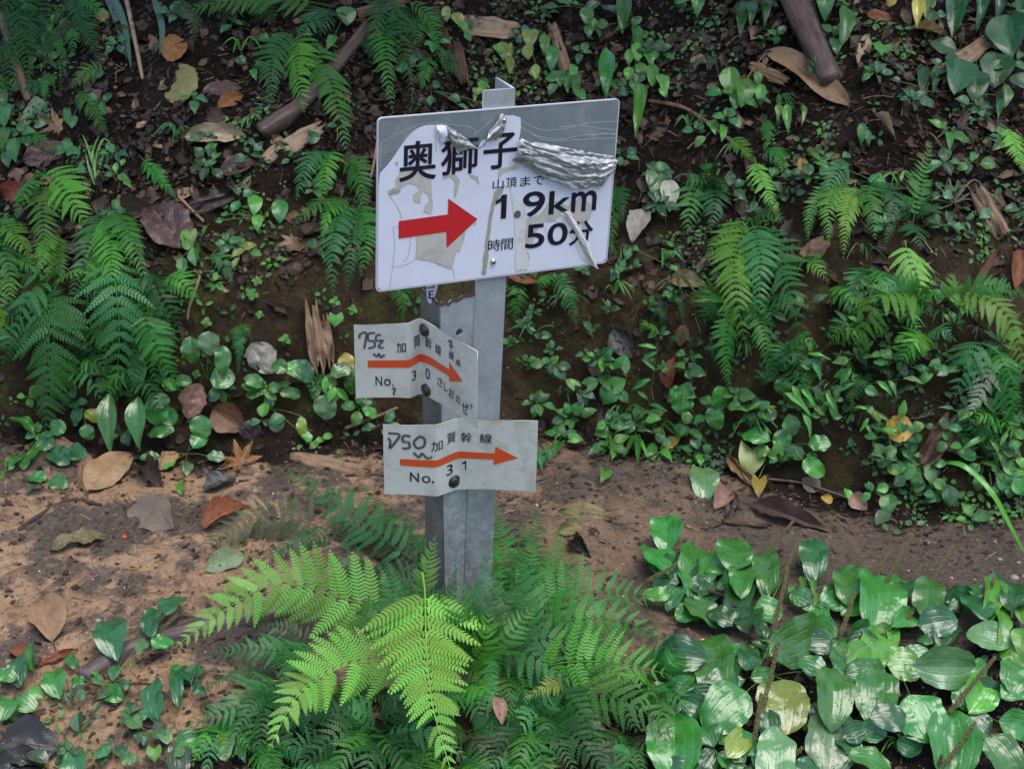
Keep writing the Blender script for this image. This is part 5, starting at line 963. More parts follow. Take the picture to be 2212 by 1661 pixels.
leafy(Z8, 'trailing_vine', 'vine', 'trailing vine of bright small leaves above the sign board', gt, (180, 130), [(195, 110, 70, 50, 'G1'), (185, 190, 110, 55, 'G1', 340), (120, 70, 200, 70, 'G1', 350), (45, 45, 100, 70, 'G0'), (100, 155, 70, 50, 'G1'), (195, 270, 100, 60, 'G2', 340), (155, 295, 80, 50, 'G2'), (250, 310, 80, 55, 'G2'), (215, 370, 90, 60, 'G2'), (150, 385, 70, 50, 'G2'), (270, 390, 110, 60, 'G2', 0), (325, 430, 100, 60, 'G2'), (185, 440, 90, 55, 'G1'), (330, 480, 60, 40, 'G2'), (10, 130, 70, 50)], lift=(.03, .04))
leafy(Z8, 'bamboo_grass', 'bamboo grass', 'bamboo grass with long shiny blades at the right corner of the sign board', gt, (70, 495), [(35, 385, 270, 75, 'G1', 165), (195, 570, 280, 60, 'G2', 302)], 'lance', mat=M_PAR, lift=(.04, .06))
leafy(Z8, 'shrub_seedling', 'seedling', 'seedling with broad bright overlapping leaves between sign and dark branch', gt, (700, 500), [(680, 425, 150, 95, 'G2', 180), (590, 490, 90, 60, 'G1'), (750, 480, 140, 100, 'G2', 330), (820, 410, 80, 45, 'G2', 190), (840, 495, 110, 50, 'G2', 320), (705, 520, 100, 55, 'G1', 0), (790, 540, 80, 40, 'G2'), (660, 480, 70, 50, 'G2')], lift=(.03, .045))
leafy(Z8, 'bamboo_grass', 'bamboo grass', 'seedling with three striped hanging leaves under the bent tan leaf', gt, (975, 550), [(930, 590, 90, 35, 'G2', 40), (980, 620, 150, 45, 'G2', 5), (1055, 600, 110, 30, 'G2', 310)], 'lance', mat=M_PAR, lift=(.025, .04))
leafy(Z8, 'shrub_seedling', 'seedling', 'three-leaved seedling right of the dark branch end', gt, (1465, 290), [(1440, 255, 90, 50, 'G2'), (1500, 255, 70, 60, 'G2'), (1450, 290, 60, 36, 'G2'), (1395, 390, 90, 40, 'G1')], lift=(.02, .03))
leafy(Z8, 'shrub_seedling', 'seedling', 'seedling with narrow shiny leaves in dark litter at right', gt, (1810, 690), [(1745, 645, 90, 40, 'G2'), (1820, 735, 100, 40, 'G1'), (1885, 722, 120, 45, 'G1'), (1790, 650, 60, 30, 'G2')], 'lance', lift=(.02, .03))
leafy(Z8, 'shrub_seedling', 'seedling', 'small seedling with a drooping leaf above the fern right of the sign', gt, (600, 680), [(600, 665, 80, 40, 'G2', 90), (640, 690, 80, 35, 'G2', 330), (520, 740, 80, 45, 'G2'), (575, 650, 50, 30, 'G2')], lift=(.015, .03))
leafy(Z8, 'shrub_seedling', 'seedling', 'narrow-leaved sprout among pale straw at right', gt, (1385, 760), [(1365, 700, 120, 45, 'G1', 160), (1400, 720, 90, 30, 'G1', 200)], 'lance', lift=(.015, .03))
leafy(Z8, 'shrub_seedling', 'seedling', 'lime leaves over the small yellow dead leaf', gt, (1170, 860), [(1110, 820, 80, 40, 'G2'), (1150, 850, 80, 45, 'G2'), (1260, 860, 80, 50, 'G2'), (1180, 910, 90, 60, 'G1'), (1450, 950, 110, 70, 'G1')], lift=(.015, .03))
leafy(Z8, 'shrub_seedling', 'seedling', 'sapling leaves in shade below the big round glossy leaves', gt, (1700, 480), [(1680, 420, 150, 60, 'G0', 30), (1740, 420, 120, 50, 'G0', 10), (2080, 560, 120, 40, 'G0', 350), (1560, 350, 70, 40, 'G0'), (1540, 420, 60, 40, 'G0'), (1580, 500, 60, 36, 'G0')], 'lance', lift=(.02, .04))
leafy(Z8, 'broad_leaf_plant', 'weed', 'big dull green leaf overlapping a whitish one, right of the sign board', gt, (330, 990), [(305, 945, 210, 120, 'G3', 285), (360, 1020, 160, 90, 'PL', 100)], lift=(.01, .02), stalk=False)
leafy(Z8, 'heart_leaf_plant', 'weed', 'small dark leaves trailing at the right edge of the sign board bottom', gt, (110, 1280), [(140, 1330, 60, 50, 'TE', 90), (190, 1300, 34, 30), (110, 1380, 50, 45, 'TE'), (100, 1410, 50, 45, 'TE'), (390, 1405, 50, 30, 'G2')], 'heart', lift=(.01, .02))
leafy(Z10, 'shrub_seedling', 'seedling', 'yellow-green mottled seedling right of the post top', gt, (1780, 290), [(1785, 235, 110, 90, 'GY', 190), (1770, 320, 90, 70, 'GY', 330), (1815, 440, 90, 50, 'GY', 350), (1870, 265, 110, 60, 'G2', 260)], lift=(.025, .04))
leafy(Z10, 'shrub_seedling', 'seedling', 'three pale yellow-green leaves in a whorl above the post top', gt, (1640, 350), [(1615, 315, 110, 75, 'GY', 190), (1668, 320, 110, 45, 'GY', 200), (1655, 400, 110, 50, 'GY', 0), (1580, 300, 80, 40, 'G2')], lift=(.025, .04))
leafy(Z10, 'shrub_seedling', 'seedling', 'bright leaf chain hanging beside the pale bark slab', gt, (1300, 60), [(1268, 85, 90, 55, 'GY', 200), (1335, 120, 90, 75, 'GY'), (1380, 190, 80, 50, 'G2'), (1370, 160, 60, 50, 'G2'), (1400, 230, 60, 40, 'G1')], lift=(.025, .04))
leafy(Z10, 'shrub_seedling', 'seedling', 'two leaves close to the left side of the post top', gt, (1470, 590), [(1490, 535, 80, 55, 'G2', 200), (1450, 560, 60, 44, 'GY'), (1505, 560, 60, 40, 'GY'), (1440, 600, 50, 24, 'GY', 60)], lift=(.02, .03))
leafy(Z10, 'shrub_seedling', 'seedling', 'glossy seedling with dark leaves above the sign board right half', gt, (1980, 480), [(1915, 355, 150, 70, 'G1', 340), (1925, 480, 110, 75, 'G1'), (1965, 480, 100, 60, 'G1', 350), (2045, 440, 90, 50, 'G2', 190), (2055, 520, 110, 65, 'G1', 330), (2095, 585, 80, 55, 'G1'), (1925, 550, 80, 60, 'G1'), (2000, 530, 70, 40, 'G2')], lift=(.03, .04))
leafy(Z10, 'shrub_seedling', 'seedling', 'shiny leaves at the top edge above the sign board', gt, (2140, 60), [(2130, 95, 110, 80, 'G1', 60), (2160, 150, 90, 60, 'G1'), (2140, 190, 80, 50, 'G1'), (2170, 40, 110, 60, 'G0'), (1905, 40, 100, 50, 'G0'), (1990, 0, 110, 60, 'G1'), (2050, 20, 60, 40, 'G1'), (2200, 200, 60, 50)], lift=(.03, .04))
leafy(Z10, 'shrub_seedling', 'seedling', 'sharp-lobed leaf at the top edge left of centre', gt, (680, 40), [(650, 95, 110, 110, 'G1', 40), (560, 260, 90, 50, 'G1')], lift=(.03, .04))
leafy(Z10, 'shrub_seedling', 'seedling', 'dark little leaves among roots above the sign board', gt, (1180, 560), [(1210, 520, 60, 50, 'G0'), (1170, 620, 60, 40, 'G1'), (1320, 610, 80, 60, 'G0'), (1370, 660, 70, 30, 'G1'), (790, 320, 90, 50, 'G0'), (1500, 640, 50, 40, 'G1')], lift=(.02, .03))
leafy(Z3, 'shrub_seedling', 'seedling', 'upright seedling with fresh oval leaves at top left', gt, (240, 330), [(335, 112, 70, 44, 'G2'), (300, 155, 80, 44, 'G2', 270), (265, 200, 60, 50, 'G1', 190), (275, 250, 100, 50, 'G1', 340), (215, 180, 60, 34, 'G1'), (235, 305, 80, 44, 'G1', 300), (190, 365, 70, 44, 'G1'), (185, 265, 60, 36), (260, 110, 60, 40, 'G1')], lift=(.03, .045))
leafy(Z3, 'shrub_seedling', 'seedling', 'glossy leaves at the left edge below the pale round leaf', gt, (30, 760), [(30, 580, 110, 60, 'G1', 300), (30, 680, 120, 70, 'TE', 200), (25, 810, 110, 70, 'G1'), (95, 890, 140, 80, 'G1', 330), (40, 940, 100, 60, 'G0'), (0, 720, 100, 60, 'TE')], lift=(.02, .04))
leafy(Z3, 'shrub_seedling', 'seedling', 'bushy dark-leaved seedling in the middle of the left slope', gt, (1230, 980), [(1180, 900, 80, 50, 'G0'), (1250, 890, 90, 60, 'G1', 200), (1290, 930, 70, 50, 'G1'), (1190, 960, 80, 60, 'G0'), (1250, 970, 80, 60, 'TE'), (1210, 1030, 90, 60, 'G0'), (1290, 1030, 70, 50, 'G0'), (1270, 860, 60, 40, 'G1'), (1160, 1000, 60, 40, 'G0')], lift=(.02, .04))
leafy(Z3, 'shrub_seedling', 'seedling', 'light leafy stems left of the bushy dark seedling', gt, (700, 1040), [(700, 930, 60, 34, 'G1'), (690, 1000, 70, 36, 'G2', 60), (740, 1060, 90, 40, 'G2'), (640, 1040, 60, 34, 'G1'), (760, 1090, 60, 30, 'G2'), (620, 990, 60, 30), (730, 960, 50, 30, 'G2'), (460, 1020, 90, 70, 'G1')], 'lance', lift=(.02, .035))
leafy(Z3, 'broadleaf_weed', 'weed', 'lime three-part leaves beside the dark wet leaves', gt, (1560, 1300), [(1510, 1210, 110, 80, 'G2', 60), (1660, 1250, 130, 90, 'G1', 20), (1530, 1320, 90, 60, 'G2', 90), (1330, 1220, 50, 36), (1410, 1210, 50, 36), (1300, 1310, 44, 32), (1330, 1270, 44, 30)], lift=(.015, .03))
leafy(Z3, 'broadleaf_weed', 'weed', 'bright toothed leaf under the dark wet leaf', gt, (1180, 1470), [(1115, 1420, 110, 70, 'BR', 90), (1150, 1500, 110, 65, 'G1', 0), (1080, 1580, 110, 60, 'G1', 320), (1215, 1360, 50, 34, 'G1')], lift=(.015, .03))
leafy(Z3, 'broadleaf_weed', 'weed', 'two tiny round leaves below the pale fallen leaf', gt, (430, 700), [(400, 685, 80, 40, 'G1', 90), (430, 720, 60, 50, 'TE'), (590, 440, 60, 50, 'G0')], 'round', lift=(.01, .02))
leafy(Z3, 'broadleaf_weed', 'weed', 'round leaf next to the long tan bark chip', gt, (1880, 770), [(1855, 815, 70, 70, 'G0', 40)], 'round', lift=(.01, .02))

# ---------------------------------------------------------------- grasses
def grass(label, name, base, blades, wid, col, Zf=P0, group='grasses', kind_lift=.05, cat='grass'):
    rp = at(*Zf(*base)); root = empty(name, rp, label, cat, group); s = math.hypot(*(a - b for a, b in zip(Zf(1, 0), Zf(0, 0))))
    for pts in blades:
        P = [at(*Zf(x, y), kind_lift * (i / max(1, len(pts) - 1)) ** .6 + .003) for i, (x, y) in enumerate(pts)]
        P = catmull3(P, 5); w = wid * s * ppm(rp); V = []; T = []; U = []
        for i, p in enumerate(P):
            d = (P[min(i + 1, len(P) - 1)] - P[max(0, i - 1)]).normalized(); sd = d.cross(HINT).normalized(); t = i / (len(P) - 1); ww = w * .5 * min(1, .5 + t * 2.5) * (1 - t ** 3) + .0002
            V += [tuple(p - sd * ww - rp), tuple(p - Vector((0, -1, 1)) * ww * .35 - rp), tuple(p + sd * ww - rp)]; U += [(0, t), (.5, t), (1, t)]
            if i: k = 3 * i; T += [(k - 3, k - 2, k + 1, k), (k - 2, k - 1, k + 2, k + 1)]
        j = random.uniform(.8, 1.2); link('blade', mesh_np('blade', V, T, U), M_PAR, root, color=tuple(c * j for c in GRN[col]))
grass('long arching grass blade sweeping down at the right edge', 'grass_tuft', (2030, 1000), [[(2030, 1000), (2080, 1005), (2140, 1060), (2190, 1150), (2225, 1215)]], 13, 'G2', kind_lift=.12, group=None)
grass('pair of long dark grass leaves hanging from the top edge at left', 'grass_tuft', (225, -20), [[(225, -20), (250, 40), (275, 130)], [(238, -20), (268, 50), (283, 150)], [(330, -10), (350, 60), (345, 120)]], 14, 'G0')
grass('tuft of thin yellow-green grass on the left slope', 'grass_tuft', (200, 330), [[(205, 370), (190, 320), (178, 290)], [(205, 370), (200, 330), (215, 290)], [(210, 380), (225, 330), (240, 310)], [(205, 400), (192, 360), (185, 330)], [(210, 400), (205, 350), (225, 300), (250, 330)]], 5, 'G2', kind_lift=.03)
grass('mossy grass tuft spreading beside the pale bark log', 'grass_tuft', (2060, 440), [[(2060, 440), (2060 + dx, 400 + dy), (2060 + dx * 2, 425 + dy * .2 + abs(dx) * .4)] for dx, dy in [(-50, -5), (-40, 20), (-25, 0), (-10, -15), (10, -10), (25, 0), (45, -12), (60, 10), (-60, 30), (30, 30), (0, 40), (-30, 50), (20, 50)]], 4, 'OL', kind_lift=.03)
def stilt(label, Zf, base, tip, leaves, group='stilt grass stems'):
    rp = at(*Zf(*base)); root = empty('stilt_grass', rp, label, 'grass', group); tp = at(*Zf(*tip), .05)
    Vv, Tt = tube_np([p - rp for p in bez(rp, (rp + tp) / 2 + Vector((0, -.015, 0)), tp, 6)], .0008, .0005, 4); link('stem', mesh_np('stem', Vv, Tt), M_STEM, root)
    s = math.hypot(*(a - b for a, b in zip(Zf(1, 0), Zf(0, 0))))
    for x, y, L, a in leaves:
        dx, dy = -math.sin(R(a)), math.cos(R(a)); b = at(*Zf(x, y), .04); t = at(*Zf(x + dx * L, y + dy * L), .045); add_leaf(root, b, t, L * s * .24 * ppm(b), M_PAR, 'lance', GRN[random.choice(['G1', 'G2'])])
stilt('stilt grass with a tall stem and spreading leaves right of the post', Z9, (250, 980), (300, 640), [(295, 670, 110, 100), (285, 790, 130, 255), (290, 790, 110, 130), (265, 830, 130, 60), (255, 960, 110, 290), (250, 990, 100, 50), (300, 690, 90, 70), (250, 940, 90, 130)])
stilt('stilt grass hanging over the path edge right of the lower route plate', Z9, (180, 1060), (200, 1270), [(180, 1120, 150, 350), (170, 1120, 120, 20), (190, 1130, 120, 330), (190, 1100, 90, 270), (160, 1080, 100, 70)])
stilt('stilt grass below the largest right fern', Z9, (1000, 960), (1180, 700), [(1040, 730, 120, 60), (1080, 700, 130, 280), (1100, 740, 120, 330), (1000, 860, 120, 330), (1050, 880, 130, 320), (1180, 900, 140, 330), (1100, 780, 100, 90)])
stilt('stilt grass with long thin stem reaching over the moss hollow', Z9, (1230, 860), (1560, 830), [(1580, 830, 120, 280), (1440, 840, 120, 310), (1330, 850, 110, 60), (1500, 830, 110, 330), (1260, 860, 110, 20), (1200, 930, 120, 350)])
stilt('stilt grass leaning over small leaves in the middle right', Z9, (900, 1000), (1100, 1100), [(960, 900, 200, 310), (1050, 1000, 160, 340), (850, 950, 110, 60), (780, 1000, 100, 100)])
stilt('stilt grass with small leaves left of the yellow round leaf', Z9, (1350, 1090), (1400, 960), [(1400, 990, 90, 100), (1440, 1010, 90, 300), (1400, 1030, 90, 30), (1380, 1060, 80, 330)])
stilt('stilt grass sprouting at the right edge under the ferns', Z9, (2080, 1100), (2010, 960), [(1950, 1000, 100, 60), (1850, 990, 90, 100), (2000, 1130, 130, 60), (2030, 1150, 120, 330), (2100, 1060, 110, 300), (2130, 1100, 100, 30)])

# low plants crowded together: nothing in the photo tells one from the next
def crowd(label, name, cat, group, spots, kinds, cols, size, nl=(4, 8), lift=(.012, .04), mat=None, asp=.6, r=1.0):
    for x, y in spots:
        lv = []; n = random.randint(*nl); a0 = random.uniform(0, 6.28)
        for k in range(n):
            a = a0 + k * 2.4 + random.uniform(-.3, .3); L = size * random.uniform(.55, 1.15); d = L * r * random.uniform(.45, 1.05)
            lv.append((x + math.cos(a) * d * 1.1, y + math.sin(a) * d * .75 - size * .1, L * .95, L * asp * random.uniform(.85, 1.2), random.choice(cols)))
        leafy(P0, name, cat, label, group, (x, y), lv, random.choice(kinds), lift=lift, mat=mat)
def zone(n, x0, x1, y0, y1, seed):
    rr = random.Random(seed); out = []
    while len(out) < n:
        p = (rr.uniform(x0, x1), rr.uniform(y0, y1))
        if all(math.hypot(p[0] - q[0], (p[1] - q[1]) * 1.4) > .62 * math.sqrt((x1 - x0) * (y1 - y0) / n) for q in out): out.append(p)
        elif rr.random() < .02: out.append(p)
    return out
crowd('ribbed plantain lying low among the others in the dense lower right patch', 'plantain', 'plantain', 'plantains crowded in the lower right patch', zone(15, 1440, 2210, 1300, 1680, 1) + [(1480, 1260), (1600, 1250), (1900, 1290)], ['plantain'], ['G0', 'G0', 'G1', 'G1', 'TE'], 66, (4, 7), (.008, .05), M_PAR, .7)
crowd('small broad-leaved weed in the green band at the foot of the right bank', 'broadleaf_weed', 'weed', 'weeds crowded at the foot of the right bank', zone(36, 1130, 2210, 770, 985, 2), ['ovate', 'heart', 'lance'], ['G1', 'G2', 'G1', 'TE', 'G0'], 34, (5, 9), (.008, .04))
crowd('small round-leaved weed on the muddy margin at the far right', 'broadleaf_weed', 'weed', 'weeds on the right margin', zone(9, 1880, 2220, 960, 1080, 3), ['round', 'ovate'], ['G1', 'G2', 'TE'], 30, (4, 8), (.006, .025))
crowd('small broad-leaved weed at the foot of the left bank', 'broadleaf_weed', 'weed', 'weeds at the foot of the left bank', zone(14, 0, 900, 800, 950, 4), ['ovate', 'plantain'], ['G1', 'G2', 'TE', 'G0'], 34, (4, 7), (.008, .03))
crowd('little creeping weed on the bare soil in the lower left corner', 'broadleaf_weed', 'weed', 'weeds in the lower left corner', zone(11, 0, 520, 1430, 1640, 5), ['ovate', 'plantain', 'heart'], ['G1', 'TE', 'G0', 'OL'], 36, (3, 6), (.008, .03))
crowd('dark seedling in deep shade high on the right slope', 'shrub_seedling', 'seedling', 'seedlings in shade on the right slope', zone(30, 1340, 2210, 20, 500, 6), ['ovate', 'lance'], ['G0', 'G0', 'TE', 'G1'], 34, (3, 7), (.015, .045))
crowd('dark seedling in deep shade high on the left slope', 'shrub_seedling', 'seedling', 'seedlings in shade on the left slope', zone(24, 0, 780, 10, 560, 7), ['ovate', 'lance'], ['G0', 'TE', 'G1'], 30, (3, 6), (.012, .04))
crowd('tiny sprout dotted on the cut bank right of the post', 'broadleaf_weed', 'weed', 'sprouts on the cut bank', zone(30, 1100, 1570, 540, 800, 8), ['ovate', 'heart'], ['G0', 'TE', 'G1'], 20, (3, 6), (.006, .02))
crowd('narrow-leaved weed between the ferns on the lower right bank', 'broadleaf_weed', 'weed', 'weeds between the right ferns', zone(14, 1560, 2210, 620, 830, 9), ['lance'], ['G1', 'G0', 'G2'], 38, (4, 8), (.01, .04), asp=.36)
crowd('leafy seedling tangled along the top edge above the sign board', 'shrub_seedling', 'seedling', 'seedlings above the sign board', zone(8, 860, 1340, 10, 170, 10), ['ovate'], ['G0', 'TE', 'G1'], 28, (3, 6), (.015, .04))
for k, (x, y) in enumerate(zone(24, 1120, 2200, 540, 940, 11) + zone(6, 40, 760, 60, 420, 12) + zone(8, 1380, 2200, 60, 460, 13) + zone(5, 1450, 2200, 1350, 1640, 14)):
    grass('thin grass tuft growing among the ferns and weeds', 'grass_tuft', (x, y), [[(x, y), (x + dx * .5, y - 18 - random.uniform(0, 14)), (x + dx * 1.2, y - random.uniform(-12, 22))] for dx in (random.uniform(-44, 44) for _ in range(random.randint(5, 9)))], 3.4, random.choice(['G1', 'G2', 'OL', 'G0']), kind_lift=.035, group='thin grass tufts')

# ---------------------------------------------------------------- dead leaves
DC = dict(tan=(.32, .21, .12), pale=(.40, .32, .22), brown=(.17, .09, .045), dark=(.045, .032, .03), purple=(.085, .050, .048), orange=(.23, .10, .035), red=(.20, .06, .03), grey=(.17, .135, .11), olive=(.16, .14, .06), green=(.24, .33, .20), yellow=(.42, .27, .06), slate=(.026, .027, .030), pink=(.32, .20, .16), ash=(.30, .28, .26))
M_DEADWET = leaf_material('wet_dead_leaf', 'dead', .24, .03, wrinkle=1.6)
def dead(label, Zf, b, t, w, col, kind='ovate', crumple=.7, lift=(.006, .010), hint=None, stalk=True, wet=False, name='dead_leaf'):
    s = math.hypot(*(p - q for p, q in zip(Zf(1, 0), Zf(0, 0)))); B_ = at(*Zf(*b), lift[0]); T_ = at(*Zf(*t), lift[1]); root = empty(name, B_, label, 'dead leaf', 'dead leaves')
    n = gnorm(B_); v = (CAM - B_).normalized(); h = hint or (n * .55 + v * .45 + Vector((random.gauss(0, .15), random.gauss(0, .15), 0))).normalized()
    if h.dot(v) < .3: h = (h + v).normalized()
    mt = M_DEADWET if wet else M_DEAD
    add_leaf(root, B_, T_, w * s * ppm(B_) * 1.1, mt, kind, DC[col], var=random.randrange(9), hint=h, name='leaf_blade'); root.children[0].data = leaf_mesh(kind, random.randrange(9), mt, round(crumple * .62, 2))
    if stalk:
        d = (B_ - T_).normalized(); L = (B_ - T_).length * random.uniform(.15, .3); Vv, Tt = tube_np([Vector((0, 0, 0)), d * L * .6 + Vector((0, 0, .002)), d * L + Vector((0, -.001, .0))], .0009, .0006, 4)
        link('leaf_stalk', mesh_np('leaf_stalk', Vv, Tt), M_BARK, root)
    return root
def maple(label, Zf, c, r, col, rot, lift=.006, crumple=.12):
    s = math.hypot(*(p - q for p, q in zip(Zf(1, 0), Zf(0, 0)))); P = at(*Zf(*c), lift); root = empty('maple_leaf', P, label, 'dead leaf', 'fallen maple leaves'); rr = r * s * ppm(P) * 1.1
    out = []; rd = random.Random(int(c[0]))
    for k in range(7):
        a = R(-135 + 45 * k); L = [.55, .85, .97, 1.05, .97, .85, .55][k]
        out += [(a - .34, .38), (a - .26, L * .58), (a - .17, L * .68), (a - .09, L * .84), (a, L), (a + .08, L * .82), (a + .16, L * .66), (a + .25, L * .56)]
    V = [(0, 0, 0)]; UV = [(.5, .5)]; T = []
    n = len(out)
    for ring in (.5, 1):
        for a, L in out:
            x, y = L * ring * math.sin(a), L * ring * math.cos(a); z = crumple * rd.uniform(-.5, .8) * ring + crumple * 1.4 * ring * ring * math.cos(a * 2 + c[0]); V.append((x * rr, y * rr, z * rr)); UV.append((.5 + x * .5, .5 + y * .5))
    for i in range(n):
        j = (i + 1) % n; T += [(0, 1 + j, 1 + i), (1 + i, 1 + j, 1 + n + j), (1 + i, 1 + n + j, 1 + n + i)]
    nn = (gnorm(P) * .5 + (CAM - P).normalized() * .5).normalized(); yy = (AY - nn * AY.dot(nn)).normalized(); M = Matrix((yy.cross(nn), yy, nn)).transposed().to_4x4() @ Matrix.Rotation(R(rot), 4, 'Z')
    link('leaf_blade', mesh_np('leaf_blade', V, T, UV), M_DEAD, root, M, DC[col])
    Vv, Tt = tube_np([Vector((0, 0, .001)), M.to_3x3() @ Vector((.1 * rr, -.5 * rr, .002)), M.to_3x3() @ Vector((0, -.95 * rr, .0))], .0007, .0005, 4); link('leaf_stalk', mesh_np('leaf_stalk', Vv, Tt), M_BARK, root)
